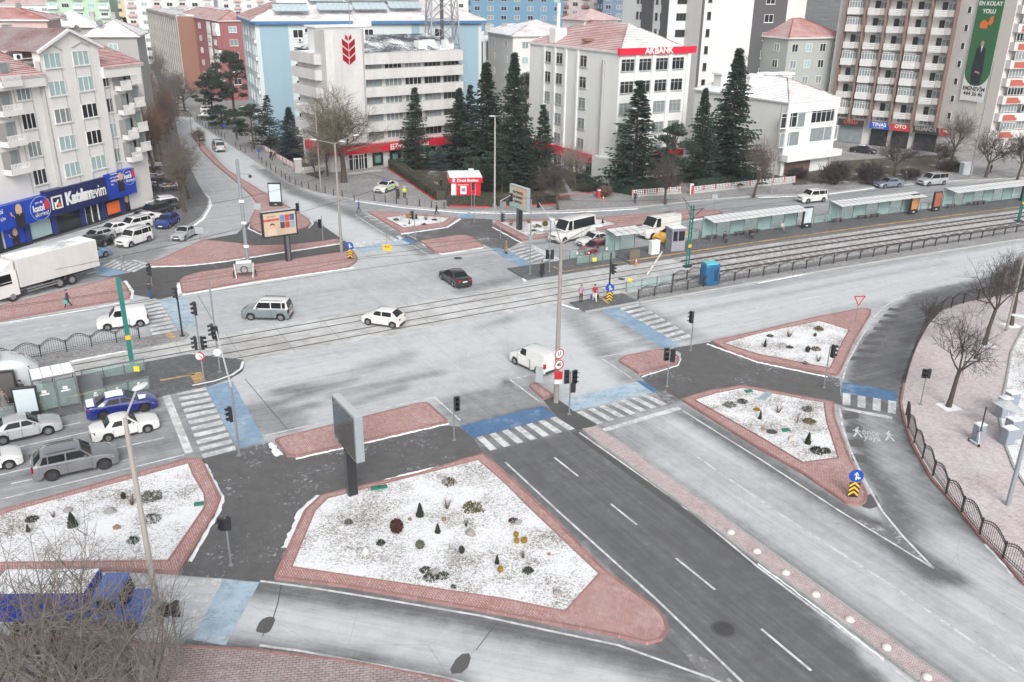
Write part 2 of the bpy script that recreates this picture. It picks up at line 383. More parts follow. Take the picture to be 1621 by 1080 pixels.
def road_mat():
 m, nt, b = nmat('salted_asphalt')
 S = N(nt,'Attribute',attribute_name='salt').outputs['Fac'];D = N(nt,'Attribute',attribute_name='dirmix').outputs['Fac']
 p = pos(nt)
 s1 = noise(nt,.5,6,p,.62,(.09,1.5,1),None);
 mp = N(nt,'Mapping',vector_type='POINT');mp.inputs['Rotation'].default_value = (0,0,R_(-29));L(nt,p,mp.inputs[0])
 a1 = noise(nt,.6,7,mp.outputs[0],.65,(.10,1.3,1));a2 = noise(nt,3.0,6,mp.outputs[0],.75,(.03,1,1))
 mq = N(nt,'Mapping',vector_type='POINT');mq.inputs['Rotation'].default_value = (0,0,R_(59));L(nt,p,mq.inputs[0])
 b1 = noise(nt,.6,7,mq.outputs[0],.65,(.10,1.3,1));b2 = noise(nt,3.0,6,mq.outputs[0],.75,(.03,1,1))
 mr = N(nt,'Mapping',vector_type='POINT');mr.inputs['Rotation'].default_value = (0,0,R_(14));L(nt,p,mr.inputs[0]);E_ = N(nt,'Attribute',attribute_name='dirlow').outputs['Fac']
 c1 = noise(nt,.6,7,mr.outputs[0],.65,(.10,1.3,1));c2 = noise(nt,3.0,6,mr.outputs[0],.75,(.03,1,1))
 n1 = mix(nt,E_,mix(nt,D,a1,b1),c1);n2 = mix(nt,E_,mix(nt,D,a2,b2),c2)
 iso = noise(nt,.9,9,p,.8);fine = noise(nt,14,3,p,.8)
 t = math_(nt,'ADD',math_(nt,'MULTIPLY',math_(nt,'SUBTRACT',n1,.5),.42),math_(nt,'MULTIPLY',math_(nt,'SUBTRACT',n2,.5),.55))
 t = math_(nt,'ADD',t,math_(nt,'MULTIPLY',math_(nt,'SUBTRACT',iso,.5),.62))
 t = math_(nt,'ADD',t,math_(nt,'MULTIPLY',math_(nt,'SUBTRACT',fine,.5),.12))
 f = math_(nt,'ADD',S,t,True)
 base = mix(nt,fine,(.075,.077,.082),(.135,.137,.142))
 col = mix(nt,ramp(nt,f,[(0,0),(.15,.07),(.5,.50),(.8,.88),(1,1)]).outputs[0],base,(.57,.59,.605))
 v = N(nt,'TexVoronoi',feature='DISTANCE_TO_EDGE');v.inputs['Scale'].default_value = .16;L(nt,mix(nt,.12,p,N(nt,'TexNoise',**{'i_Scale':.8}).outputs['Color']),v.inputs['Vector'])
 cr = ramp(nt,v.outputs['Distance'],[(0,.35),(.0035,0)]).outputs[0]
 sp = ramp(nt,noise(nt,2.2,2,p,.5),[(.70,0),(.76,.5)]).outputs[0]
 col = mix(nt,math_(nt,'MULTIPLY',math_(nt,'ADD',cr,sp,True),S),col,(.09,.09,.095))
 L(nt,col,b.inputs['Base Color']);b.inputs['Roughness'].default_value = .8
 bump(nt,b,fine,.25,.01)
 return m
def road_sheet():
 v = np.stack([gx.ravel(),gy.ravel(),np.zeros(gx.size)],1)
 i = np.arange(nx*ny).reshape(ny,nx);q = np.stack([i[:-1,:-1],i[:-1,1:],i[1:,1:],i[1:,:-1]],-1).reshape(-1,4)
 me = bpy.data.meshes.new('road');me.vertices.add(len(v));me.vertices.foreach_set('co',v.ravel().astype('f'))
 me.loops.add(q.size);me.loops.foreach_set('vertex_index',q.ravel().astype('i'));me.polygons.add(len(q))
 me.polygons.foreach_set('loop_start',(np.arange(len(q))*4).astype('i'));me.polygons.foreach_set('loop_total',np.full(len(q),4,'i'))
 me.update(calc_edges=True)
 for n_, a_ in(('salt',salt),('dirmix',dirm),('dirlow',dirb)):
  at = me.attributes.new(n_,'FLOAT','POINT');at.data.foreach_set('value',a_.ravel().astype('f'))
 me.materials.append(road_mat());struct(link('road',me))
road_sheet()
def worn(name,c,wear,dusty=.3,tint=None):
 """road paint: worn through in places, salt dust over it"""
 if name in MATS:return MATS[name]
 m, nt, b = nmat(name);p = pos(nt)
 n1 = noise(nt,1.6,8,p,.75);n2 = noise(nt,.35,5,p,.6)
 f = ramp(nt,math_(nt,'ADD',math_(nt,'MULTIPLY',n1,.65),math_(nt,'MULTIPLY',n2,.35)),[(.50-wear*.2,1),(.62-wear*.2,0)]).outputs[0]
 col = mix(nt,noise(nt,6,4,p),tuple(x*.85 for x in c),c)
 col = mix(nt,ramp(nt,noise(nt,.45,6,p,.65,(1,1,1)),[(.62-dusty*.25,0),(.92-dusty*.3,.8)]).outputs[0],col,(.6,.63,.66))
 L(nt,col,b.inputs['Base Color']);b.inputs['Roughness'].default_value = .7
 t = N(nt,'BsdfTransparent');ms = N(nt,'MixShader');
 L(nt,math_(nt,'SUBTRACT',1.0,math_(nt,'MULTIPLY',math_(nt,'SUBTRACT',1.0,f),min(1,wear*1.4))),ms.inputs[0])
 L(nt,t.outputs[0],ms.inputs[1]);L(nt,b.outputs[0],ms.inputs[2]);L(nt,ms.outputs[0],nt.nodes['Material Output'].inputs[0])
 MATS[name] = m;return m
WPAINT = worn('white_road_paint',(.72,.73,.735),.28,.45)
WPAINTF = worn('faded_white_road_paint',(.60,.61,.63),.8,.5)
BLUE1 = worn('blue_lane_paint',(.085,.18,.33),.15,.2)
BLUE2 = worn('dusted_blue_lane_paint',(.24,.36,.49),.12,.4)
BLUE3 = worn('pale_blue_lane_paint',(.40,.53,.64),.22,.55)
YPAINT = worn('yellow_tactile_paint',(.62,.40,.17),.35,.1)
def sheet(name,pts,mat,z=.004,group=None,lab=None,smoothit=0):
 q = PX(pts);q = roundpoly(q,smoothit)if smoothit else q
 b = MB();n = len(q)
 ar = sum(q[i].x*q[(i+1)%n].y-q[(i+1)%n].x*q[i].y for i in range(n));q = q if ar>0 else q[::-1]
 b.add([(p.x,p.y,z)for p in q],[tuple(range(n))])
 o = struct(b.ob(name,mat));return o
def line(pts,w=.14,mat=None,z=.012,name='lane_line'):
 q = PX(pts);b = MB()
 vs = []
 for i, p in enumerate(q):
  d = (q[min(i+1,len(q)-1)]-q[max(i-1,0)]).normalized();n = Vector((-d.y,d.x,0))*w/2
  vs+=[(p.x+n.x,p.y+n.y,z),(p.x-n.x,p.y-n.y,z)]
 b.add(vs,[(2*i,2*i+1,2*i+3,2*i+2)for i in range(len(q)-1)])
 return struct(b.ob(name,mat or WPAINT))
def zebra(A,B,C,D,n,duty=.5,mat=None,z=.012):
 """n stripes; A-B and D-C are the two sides the stripes run between (A,D first stripe)"""
 A, B, C, D = (G(*p)for p in(A,B,C,D));b = MB()
 for i in range(n):
  t0 = i/(n-1+duty);t1 = t0+duty/(n-1+duty)
  b.quad(*[(v.x,v.y,z)for v in(A.lerp(B,t0),A.lerp(B,t1),D.lerp(C,t1),D.lerp(C,t0))])
 q = b.v;
 o = b.ob('zebra_crossing',mat or WPAINT);struct(o)
 for pl in o.data.polygons:
  if pl.normal.z<0:pl.flip()
 return o
def asphalt(name,lo,hi,snow):
 if name in MATS:return MATS[name]
 m, nt, b = nmat(name);p = pos(nt)
 f = noise(nt,1.1,9,p,.72);g = noise(nt,9,5,p,.8);s = noise(nt,3.2,8,p,.8);big = noise(nt,.22,4,p)
 col = mix(nt,f,tuple([lo]*3),tuple([hi]*3));col = mix(nt,math_(nt,'MULTIPLY',g,.35),col,(.16,.16,.165))
 q = math_(nt,'ADD',math_(nt,'MULTIPLY',s,.6),math_(nt,'MULTIPLY',big,.4))
 L(nt,mix(nt,ramp(nt,q,[(.66-snow*.22,0),(.72-snow*.2,.9)]).outputs[0],col,(.55,.56,.58)),b.inputs['Base Color'])
 b.inputs['Roughness'].default_value = .75;bump(nt,b,g,.4,.02);MATS[name] = m;return m
DARKA = asphalt('dark_asphalt',.032,.11,.25)
DARKB = asphalt('dark_asphalt_snow_flecks',.03,.16,.52)
MIDA = asphalt('mid_grey_asphalt',.10,.17,.05)
PATCHA = asphalt('asphalt_patch',.07,.10,.0)
sheet('path',[(378,712),(432,699),(455,724),(700,672.5),(727,676),(749,693),(766,719),(660,752),(550,776),(507,787),(482,810),(434,918),(412,921),(353,916),(283,911),(350,792),(325,735),(318,727)],DARKB,.006)
sheet('path',[(1012,595),(1076,576),(1078,560),(1065,551),(1128,541),(1200,572),(1312,594.5),(1330,600),(1330,622),(1334,642),(1175,612),(1120,620),(1077,634),(1056,641)],DARKB,.006)
sheet('path',[(876,627),(912,653),(945,672),(922,682),(909,680),(881,659),(860,634)],DARKA,.006)
sheet('path',[(634,369),(708,358),(726,346),(750,346),(779,347),(781,357),(826,382),(803,395),(775,392),(737,373),(724,373),(664,383),(650,385)],DARKB,.006)
sheet('path',[(150,437),(172,437),(203,432),(238,421),(279,422),(348,414),(430,402),(533,386),(545,381),(562,393),(540,400),(400,421),(316,432),(292,439),(285,446),(288,466),(252,474),(207,466),(184,440)],DARKA,.006)
sheet('path',[(322,380),(375,386),(404,390),(459,388.5),(533,379),(545,381),(500,350),(486,360),(471,365),(414,369),(396,359),(396,350),(375,370)],DARKA,.006)
sheet('blue_crossing',[(325,613),(368,604),(419,698),(376,711)],BLUE2,.010)
sheet('blue_crossing',[(252.5,475),(292.5,469),(311,516),(282.5,522)],BLUE3,.010)
sheet('blue_crossing',[(150,421),(160,421),(203,432),(172,438),(150,435)],BLUE2,.010)
sheet('blue_crossing',[(560,392.5),(634,379),(652,385),(572,400)],BLUE3,.010)
sheet('blue_crossing',[(634,379),(647,377.5),(660,383),(652,386)],BLUE1,.013)
sheet('blue_crossing',[(724,338),(747,337),(750,346),(727,345)],BLUE2,.010)
sheet('blue_crossing',[(775,392),(803,396),(855,423),(833,428),(800,410)],BLUE2,.010)
sheet('blue_crossing',[(951,491),(979,486),(1077,547),(1052,553)],BLUE2,.010)
sheet('blue_crossing',[(890,632),(907,651),(1042,620),(1015,604)],BLUE3,.010)
sheet('blue_crossing',[(1006,603),(1018,603),(1042,619),(1034,622)],BLUE1,.013)
sheet('blue_crossing',[(727,675),(858,643),(881,659),(749,694)],BLUE1,.010)
sheet('blue_crossing',[(1334,605),(1419,620),(1418,636),(1331,622)],BLUE1,.010)
sheet('blue_crossing',[(353,918),(411,922),(357,1022),(305,1013)],BLUE3,.010)
zebra((279,621),(322,726),(374,712),(325,613),11,.58)
zebra((222,481),(241,531),(281,524),(252,475),9,.6)
zebra((160,422),(212,431),(235,420),(182,411),7,.6)
zebra((560,385),(632,373),(640,380),(571,391),7,.55)
zebra((757,338),(757,347),(779,346),(775,337),4,.5,WPAINTF)
zebra((801,394),(853,425),(877,415),(830,387),8,.55)
zebra((980,488),(1067,541),(1096,533),(1010,481),9,.55)
zebra((913,653),(1022,624),(1056,640),(946,672),7,.5)
zebra((754,693),(880,660),(910,679),(776,714),7,.5)
zebra((1334,622),(1419,636),(1418,656),(1334,640),4,.52)
zebra((262,916),(205,1000),(297,1003),(352,917),4,.6)
sheet('stop_line',[(256.5,626.5),(269,625.5),(306,716),(293,719)],WPAINT,.012)
sheet('stop_line',[(950,680),(1072,644),(1080,648),(957,684)],WPAINT,.012)
sheet('stop_line',[(833,388),(840,386),(898,415),(888,419)],WPAINT,.012)
sheet('stop_line',[(1333,644.5),(1413,660),(1412,664),(1334,649)],WPAINT,.012)
sheet('stop_line',[(209,412.5),(212,411.5),(237,418),(234,420)],WPAINT,.012)
sheet('stop_line',[(1022,624),(1050,617),(1083,637),(1056,643)],worn('faded_grey_paint',(.35,.35,.36),.5),.011)
LL = [[(0,714),(30,707.5),(140,684)],[(0,752),(52,740)],[(17.5,766),(57,757.5)],[(184,710),(260,693)],[(100,675),(127,669)],[(155,741),(215,724)],[(-40,800),(0,791),(150,755),(292,720)],[(47,524),(112,514)],[(800,732),(885,811),(1040,950),(1178,1083)],[(877.5,724.5),(915,754)],[(967,798),(1008,831)],[(1070,884),(1132,934)],[(1205,996),(1284,1062)],[(1320,1092),(1400,1160)],[(917,685),(1092,808),(1200,898),(1444,1081),(1500,1130)],[(1080,650),(1200,725),(1332,811),(1478,900)],[(1460,461),(1436,466),(1415.6,475),(1397,488),(1382,504),(1360,540),(1341.5,574),(1334,601)],[(1329,645),(1334,678),(1348,717),(1366,756),(1397,810),(1430,850),(1478,900)],[(1072,489.5),(1116,481)],[(1109,506),(1149,497.5)],[(1180,491),(1225,483)],[(1258,476.5),(1300,468.7)],[(1335,462),(1371,454)],[(1405,449),(1441,441)],[(1473,436),(1506,429)],[(1350,430),(1400,421)],[(1444,412),(1488,404.5)],[(420,690),(525,665),(687.5,629)],[(687,628),(729,666)],[(950,566),(1029,551)],[(950,566),(1000,599)],[(807,601),(854,636)],[(807,601),(840,594)],[(650,387),(687,409)],[(412,920),(500,932),(600,948),(760,975),(870,999),(980,1022),(1120,1072),(1200,1105)],[(411,1022),(470,1030),(560,1046),(700,1072),(780,1092)],[(322,373),(330,366)],[(326,292),(340,304)],[(1130,545),(1240,520),(1375,489)],[(240,418),(316,383)],[(580,338),(640,368),(660,380)],[(562,340),(605,368),(650,390)],[(1262,318),(1330,307)],[(1400,301),(1470,293)],[(1510,292),(1580,286)],[(900,396),(960,386)],[(1050,373),(1100,365)],[(560,318),(640,329),(708,335.5),(780,337)],[(1220,352),(1300,341)],[(1360,333),(1440,322)],[(1500,315),(1560,308)]]
for l in LL:line(l)
line([(1010,484),(1200,449),(1400,411.5),(1621,369)],.12,WPAINT);line([(1010,481),(1200,445.5),(1400,408),(1621,366.5)],.22,WPAINTF)
line([(1087,712),(1200,790),(1228,810),(1400,920),(1621,1072),(1700,1130)],.16,worn('salt_ridge',(.68,.70,.72),.3,.6),.010,'salt_ridge')
line([(310,400),(345,425)],.02)
line([(388,600),(455,680)],.05,plain('asphalt_joint',(.08,.08,.08)),.010,'asphalt_joint');line([(313,467),(336,506)],.05,MATS['asphalt_joint'],.010,'asphalt_joint')
line([(800,742),(870,730),(945,706)],.05,MATS['asphalt_joint'],.010,'asphalt_joint')
line([(446,922),(440,955),(432,980),(415,1008)],.05,MATS['asphalt_joint'],.010,'asphalt_joint');line([(788,985),(772,1005),(753,1030)],.04,MATS['asphalt_joint'],.010,'asphalt_joint')
def diag(quadpts,n,duty,mat,skew=0.0):
 A, B, C, D = (G(*p)for p in quadpts);b = MB()
 for i in range(n):
  t0 = i/n;t1 = t0+duty/n
  b.quad(*[(v.x,v.y,.010)for v in(A.lerp(B,t0),A.lerp(B,t1),D.lerp(C,min(1,t1+skew)),D.lerp(C,min(1,t0+skew)))])
 o = struct(b.ob('hatched_marking',mat))
 for pl in o.data.polygons:
  if pl.normal.z<0:pl.flip()
diag([(1140,548),(1378,494),(1378,487),(1134,541)],12,.5,WPAINTF,.03)
diag([(0,800),(290,728),(290,722),(0,792)],5,.3,WPAINTF,.06)
diag([(575,343),(625,370),(640,368),(592,341)],5,.12,WPAINT)
GHOST = asphalt('blacked_out_marking',.085,.105,.0)
diag([(1345,570),(1412,482),(1432,484),(1378,572)],8,.45,GHOST)
diag([(1334,655),(1352,742),(1376,748),(1358,652)],4,.5,GHOST)
for q in([(1160,985),(1135,988),(1128,996),(1140,1003),(1160,1000),(1166,992)],[(412,982),(425,976),(437,978),(432,992),(425,1003),(410,1002),(404,999)],[(726,1036),(748,1034),(738,1065),(708,1068)],[(1352,790),(1385,780),(1395,800),(1372,808)],[(1426,596),(1436,590),(1440,598),(1430,603)],[(1420,535),(1441,534),(1444,542),(1424,542)]):
 sheet('asphalt_patch',q,PATCHA,.008,smoothit=1)
sheet('nose_marking',[(1082,1030),(1142,1052),(1160,1080),(1120,1095),(1106,1066)],worn('worn_nose_paint',(.5,.5,.5),.6),.010)
sheet('nose_marking',[(1358,823),(1397,833),(1397,815),(1470,897),(1440,880)],MATS['worn_nose_paint'],.010)
def manhole(px,py,r=.35,z=.012):
 p = G(px,py);b = MB();b.tube((0,0,0),(0,0,.012),r*1.25,r*1.25,18);o = thing('manhole_cover','x','manhole cover',(p.x,p.y,z))
 b.ob('rim',PATCHA,o);c = MB();c.tube((0,0,.012),(0,0,.02),r,r,18)
 for k in range(-2,3):c.box((k*.1,0,.02),(.03,r*1.3,.006))
 c.ob('lid',plain('cast_iron',(.06,.06,.065),.6,.3,8),o);return o
for(x,y,r,lab)in[(1146,996,.5,'large round manhole cover in the dark lane at the bottom of the photo'),(725,409,.4,'round manhole cover in front of the small pink island behind the black sedan'),(984,442,.3,'small cover between the tram rails by the two pedestrians'),(1221,687,.3,'round cover in the snowy bed of the right-hand island')]:
 o = manhole(x,y,r,.012 if y!=687 else .17);o['label'] = lab
PAV_GREY = bricks('grey_pavers',(.20,.195,.195),(.26,.255,.25),(.12,.12,.12),.4,.2,R_(30),.30)
PAV_PINK = bricks('pink_pavers',(.42,.225,.205),(.52,.31,.29),(.19,.12,.11),.24,.12,R_(60),.22)
PAV_PLAZA = bricks('pink_grey_pavers',(.40,.30,.30),(.50,.41,.41),(.27,.22,.22),.3,.15,R_(8),.5)
PAV_BOTTOM = bricks('pink_brown_pavers',(.30,.23,.225),(.36,.29,.28),(.11,.095,.095),.3,.15,R_(-8),.18)
PAV_DARK = bricks('dark_wet_pavers',(.13,.13,.135),(.18,.18,.185),(.08,.08,.08),.3,.15,R_(20),.12)
PAV_PLAT = bricks('tram_platform_pavers',(.10,.105,.11),(.13,.135,.14),(.06,.06,.06),.3,.3,R_(28),.1)
def stonemat(name,c):
 m, nt, b = nmat(name);r = N(nt,'ObjectInfo').outputs['Random'];f = noise(nt,2.5,6)
 o = mix(nt,r,tuple(x*.72 for x in c),tuple(min(1,x*1.22)for x in c));o = mix(nt,f,tuple(x*.8 for x in c),o);d = ramp(nt,noise(nt,5,6,rough=.8),[(.58,0),(.7,.6)]).outputs[0]
 L(nt,mix(nt,d,o,(.6,.6,.61)),b.inputs['Base Color']);b.inputs['Roughness'].default_value = .85;MATS[name] = m;return m
KERBP = stonemat('pink_kerb_stone',(.33,.185,.17));KERBG = stonemat('pale_kerb_stone',(.40,.40,.39))
BED = None
def bed_mat():
 m, nt, b = nmat('snowy_bed');p = pos(nt)
 f = noise(nt,9,8,p,.85);g = noise(nt,.3,5,p,.6);h = noise(nt,22,3,p,.8)
 q = math_(nt,'ADD',math_(nt,'ADD',math_(nt,'MULTIPLY',f,.56),math_(nt,'MULTIPLY',g,.24)),math_(nt,'MULTIPLY',h,.20))
 dirt = mix(nt,h,(.10,.085,.065),(.24,.215,.18))
 L(nt,mix(nt,ramp(nt,q,[(.45,0),(.505,1)]).outputs[0],dirt,(.80,.81,.83)),b.inputs['Base Color']);b.inputs['Roughness'].default_value = .9
 bump(nt,b,f,.7,.05);return m
BED = bed_mat()
KUNIT = MB().box((0,0,0),(1,1,1)).mesh('kerb_stone',KERBP,bev=.04)
KUNITG = MB().box((0,0,0),(1,1,1)).mesh('kerb_stone',KERBG,bev=.04)
def kerb(parent,pts,closed,h,near=True,me=None,w=.16,step=.95,mat=None):
 """stones laid along pts; near: every stone its own part, else one joined course with joints"""
 me = me or KUNIT;n = len(pts);segs = []
 for i in range(n if closed else n-1):
  a, b = pts[i], pts[(i+1)%n];l = (b-a).length
  if l<.02:continue
  k = max(1,round(l/step));segs+=[(a.lerp(b,j/k),a.lerp(b,(j+1)/k))for j in range(k)]
 if near:
  for a, b in segs:
   d = b-a;c = (a+b)/2;rr = random.Random(int(a.x*91+a.y*57))
   o = link('kerb_stone',me,parent,(c.x,c.y,-.05+rr.uniform(-.006,.006)),math.atan2(d.y,d.x)+rr.uniform(-.006,.006),(d.length*.955,w+rr.uniform(0,.01),h+.075))
 else:
  b_ = MB()
  for a, b in segs:
   d = b-a;c = (a+b)/2;b_.box((c.x,c.y,-.05),(d.length*.97,w,h+.075),math.atan2(d.y,d.x))
  b_.ob('kerb',me.materials[0]if mat is None else mat,parent)
def raised(name,pts,mat,h=.13,kerbpts=None,near=False,kmesh=None,smoothit=0,bed=None,bedh=.0,rim=True,closed=True,base=None):
 q = PX(pts);q = roundpoly(q,smoothit)if smoothit else q
 o = link(name,None);struct(o)
 b = MB();b.prism([(p.x,p.y)for p in q],-.05,h);b.ob('paving',mat,o)
 if kerbpts=='all':kerb(o,inset(q,.07),True,h,near,kmesh)
 elif kerbpts:kerb(o,PX(kerbpts),False,h,near,kmesh)
 if bed:
  r = PX(bed);c = MB();ri = inset(r,.1)
  c.prism([(p.x,p.y)for p in ri],h-.02,h+.035);c.ob('snowy_bed',BED,o)
  kerb(o,inset(r,.05),True,h+.03,False,None,.09,1.0)
 return o
ISL = {'big':dict(pts=[(434,917.5),(437,910),(482.5,810),(507,787.5),(550,776),(660,752.5),(765,719.5),(800,750),(865,810),(955,902.5),(1040,966),(1052.5,980),(1059,1000),(1047.5,1015),(1025,1021),(980,1010),(800,975.5),(550,931)],bed=[(502.5,807.5),(517.5,792.5),(555,782.5),(757.5,730.5),(800,767.5),(842,810),(950,912.5),(895,974),(800,954),(460,902.5),(497.5,812.5)],near=True),'left':dict(pts=[(-60,826),(0,811),(295,729),(317.5,727.5),(325,740),(350,790),(342.5,810),(282.5,910),(175,905),(0,910),(-90,915)],bed=[(-50,836),(20,812),(300,736),(307.5,755),(325,785),(327,802),(322.5,812),(267.5,892.5),(0,896),(-80,900)],near=True),'mid':dict(pts=[(435,697.5),(525,675),(665,640),(677.5,640),(710,669),(700,672.5),(470,725),(455,724),(445,712)],near=True),'se1':dict(pts=[(979,572.5),(990,565),(1045,555),(1065,560),(1075,567.5),(1074,576),(1012.5,594)],near=True),'se2':dict(pts=[(1126,542),(1200,526),(1286,505),(1366,489.5),(1379,492),(1378,499),(1353,540),(1327,596),(1312,594.5),(1200,572),(1150,556)],bed=[(1143,546),(1200,530),(1296,510),(1345,525),(1336,541),(1314,586.5),(1200,564)],near=True),'se3':dict(pts=[(1077.5,634),(1120,621),(1175,612.5),(1200,616.6),(1319.5,638.7),(1322,664.7),(1345.5,727),(1372.7,784),(1371,796),(1361,802),(1340,799),(1270,751),(1200,711.4)],bed=[(1097.5,636),(1132.5,625),(1175,616.5),(1226,626),(1305,640),(1309,670),(1328,729),(1270,736.5),(1200,694)],near=True),'lamp':dict(pts=[(837.5,612.5),(847.5,607.5),(876,627.5),(860,634)]),'strip':dict(pts=[(284,445.6),(292,439.5),(316,432.7),(372,424.7),(400,421),(540,401),(560,400),(566,410),(565,415),(550,425),(475,435),(430,442),(400,446),(288,465.4),(286,453)]),'west':dict(pts=[(-90,515),(0,486),(100,462),(184,440),(197.5,450),(207.5,466),(205,474),(0,509),(-90,528)]),'tri':dict(pts=[(238,420),(240,418),(322.5,381),(375,386.5),(404,390.5),(459,389),(508,384),(533,380),(538,382),(533,385),(459,397),(430,401),(348.5,413.6),(279,421)]),'nw':dict(pts=[(310,212),(325,232),(345,255),(360,270),(385,286),(426.6,311),(445,322),(471,337),(489.5,349),(492,354),(486,360),(471,365),(414,369),(403,365),(396,359),(396,349),(403,335),(405.6,322),(398,311),(382,296),(360,277),(340,261),(318,238),(306,214)]),'up1':dict(pts=[(582,336.5),(609,337),(640,339),(713,345),(724,346.4),(708,357.5),(634,368.6)],bed=[(609,347),(639,342.5),(713,346.5),(703,354),(639,363)]),'up2':dict(pts=[(664.5,383),(724,374),(737.5,374),(747,377),(766,390.6),(698,401),(688,400)]),'up3':dict(pts=[(781,356.5),(788.6,350),(946.6,347),(1057.5,336),(1136,334),(1144,338),(1136,341),(1089,348),(955,364.7),(825.6,382.4)],bed=[(790,354),(953,349),(977,357),(959,360),(833,376)]),}
for k, d in ISL.items():
 mt = PAV_PINK
 raised('traffic_island',d['pts'],mt,.14,'all',d.get('near',False),None,0,d.get('bed'))
def median():
 Lp = [(922.5,681),(947.5,702.5),(1087,805),(1200,890.5),(1288,953),(1454.5,1080),(1520,1130)];Rp = [(944,677.5),(1017,727.5),(1132,810),(1200,862),(1501,1080),(1570,1130)]
 m = bricks('median_bricks',(.30,.17,.16),(.37,.22,.21),(.5,.48,.48),.2,.1,R_(31),.3)
 o = link('median',None);struct(o);q = PX(Lp+Rp[::-1]);MB().prism([(p.x,p.y)for p in q],-.05,.13).ob('paving',m,o)
 kerb(o,PX(Lp),False,.13,True,KUNITG,.14,.8);kerb(o,PX(Rp),False,.13,True,KUNITG,.14,.8)
 sheet('blacked_strip',[(915,681),(1195,890),(1190,896),(905,686)],DARKA,.005)
median()
NPAV = [(309.6,193.7),(359,226),(406,256),(451.6,289),(507,307),(560,316),(639,327),(708,333.5),(745,335.5),(780,335.5),(854,336),(940,332),(1018,328),(1097,319),(1200,310.5),(1262,309),(1310,306.5),(1383,296.6),(1506,286.8),(1621,282),(1900,268)]
raised('pavement',NPAV+[(1900,90),(1000,60),(300,60),(270,120)],PAV_GREY,.13,NPAV,False,KUNITG)
WPAV = [(300,357),(318,346),(328,331),(331,316.5),(325,309),(316,295),(300,262),(290,240),(283,215),(277,180),(272,150)]
raised('pavement',WPAV+[(255,120),(-300,250),(-300,420),(-60,418),(0,400),(90,376),(160,355),(222,326),(250,335),(280,362)],PAV_DARK,.12,WPAV,False,KUNITG)
PLZ = [(1760,1000),(1621,927),(1587,888),(1550,850),(1519.5,810),(1475,761),(1444,706),(1430,662),(1426,638.7),(1431,610),(1441,573),(1450.6,548.6),(1468,516.5),(1488,493),(1527,479),(1569,471),(1621,460),(1760,430)]
raised('pavement',PLZ+[(2300,430),(2300,1000)],PAV_PLAZA,.13,PLZ,True)
BOT = [(-200,1010),(150,1015),(295,1027),(400,1032),(550,1050),(700,1079),(780,1102)]
raised('pavement',BOT+[(700,1300),(-300,1300)],PAV_BOTTOM,.13,BOT,True)
def plazabed():
 q = PX([(1600,560),(1621,520),(1800,520),(1850,900),(1640,800),(1605,745),(1587,700),(1580,655),(1592,610)])
 o = link('flower_bed',None);tag(o,'snow covered planted bed at the right edge of the pink plaza','flower bed')
 MB().prism([(p.x,p.y)for p in q],.1,.2).ob('soil',BED,o);kerb(o,q,True,.2,True,KUNITG,.15,.9)
plazabed()
C28, S28 = math.cos(R_(28)), math.sin(R_(28))
def T(u,w,z=0.0):
 """u along the tracks, w across (0 = middle between the two tracks)"""
 c = -5.1e-4*u*u+.0535*u+70.22
 s = -1.02e-3*u+.0535;nl = math.hypot(1,s)
 uu, ww = u-w*s/nl, c+w/nl
 return Vector((uu*C28-ww*S28,uu*S28+ww*C28,z))
def Tinv(px,py,z=0.0):
 p = G(px,py,z);u = p.x*C28+p.y*S28;ww = -p.x*S28+p.y*C28
 return u, ww-(-5.1e-4*u*u+.0535*u+70.22)
def Tang(u):return R_(28)+math.atan(-1.02e-3*u+.0535)
def ribbon(name,us,w0,w1,z,mat,parent=None,z0=None):
 b = MB();n = len(us);vs = []
 for u in us:
  a, c = T(u,w0,z), T(u,w1,z);vs+=[a,c]
 b.add(vs,[(2*i,2*i+2,2*i+3,2*i+1)for i in range(n-1)])
 if z0 is not None:
  lo = [(v[0],v[1],z0)for v in vs];o = len(b.v);b.v+=lo
  for i in range(n-1):
   b.f+=[(2*i,o+2*i,o+2*i+2,2*i+2),(2*i+1,2*i+3,o+2*i+3,o+2*i+1)];b.mi+=[0,0]
  b.f+=[(0,1,o+1,o),(2*n-2,o+2*n-2,o+2*n-1,2*n-1)];b.mi+=[0,0]
 o = b.ob(name,mat,parent)
 for pl in o.data.polygons:
  if abs(pl.normal.z)>.9 and pl.normal.z<0:pl.flip()
 return o
def slab_mat():
 m, nt, b = nmat('track_slab_concrete');p = pos(nt)
 mp = N(nt,'Mapping');mp.inputs['Rotation'].default_value = (0,0,R_(-29));L(nt,p,mp.inputs[0])
 t = N(nt,'TexBrick',offset=0);L(nt,mp.outputs[0],t.inputs['Vector']);t.inputs['Scale'].default_value = 1;t.inputs['Brick Width'].default_value = 4.2;t.inputs['Row Height'].default_value = 40;t.inputs['Mortar Size'].default_value = .03
 f = noise(nt,1.3,8,mp.outputs[0],.7,(.5,1,1));f2 = noise(nt,7,5,p,.8);f3 = noise(nt,.12,4,p)
 c = mix(nt,f2,(.29,.285,.275),(.43,.425,.41));c = mix(nt,ramp(nt,math_(nt,'ADD',math_(nt,'MULTIPLY',f,.6),math_(nt,'MULTIPLY',f3,.4)),[(.40,0),(.60,.9)]).outputs[0],c,(.62,.635,.64))
 c = mix(nt,ramp(nt,noise(nt,2.6,7,p,.8),[(.62,0),(.70,.7)]).outputs[0],c,(.15,.145,.14))
 c = mix(nt,math_(nt,'MULTIPLY',t.outputs['Fac'],.55),c,(.16,.155,.15))
 L(nt,c,b.inputs['Base Color']);b.inputs['Roughness'].default_value = .85;return m
RAILM = plain('steel_rail',(.10,.085,.08),.5,.3,3,.5)
GROOVE = plain('rail_groove',(.14,.135,.13),.8,.2)
u0 = -25;ucut = Tinv(1098,424)[0];uend = 150
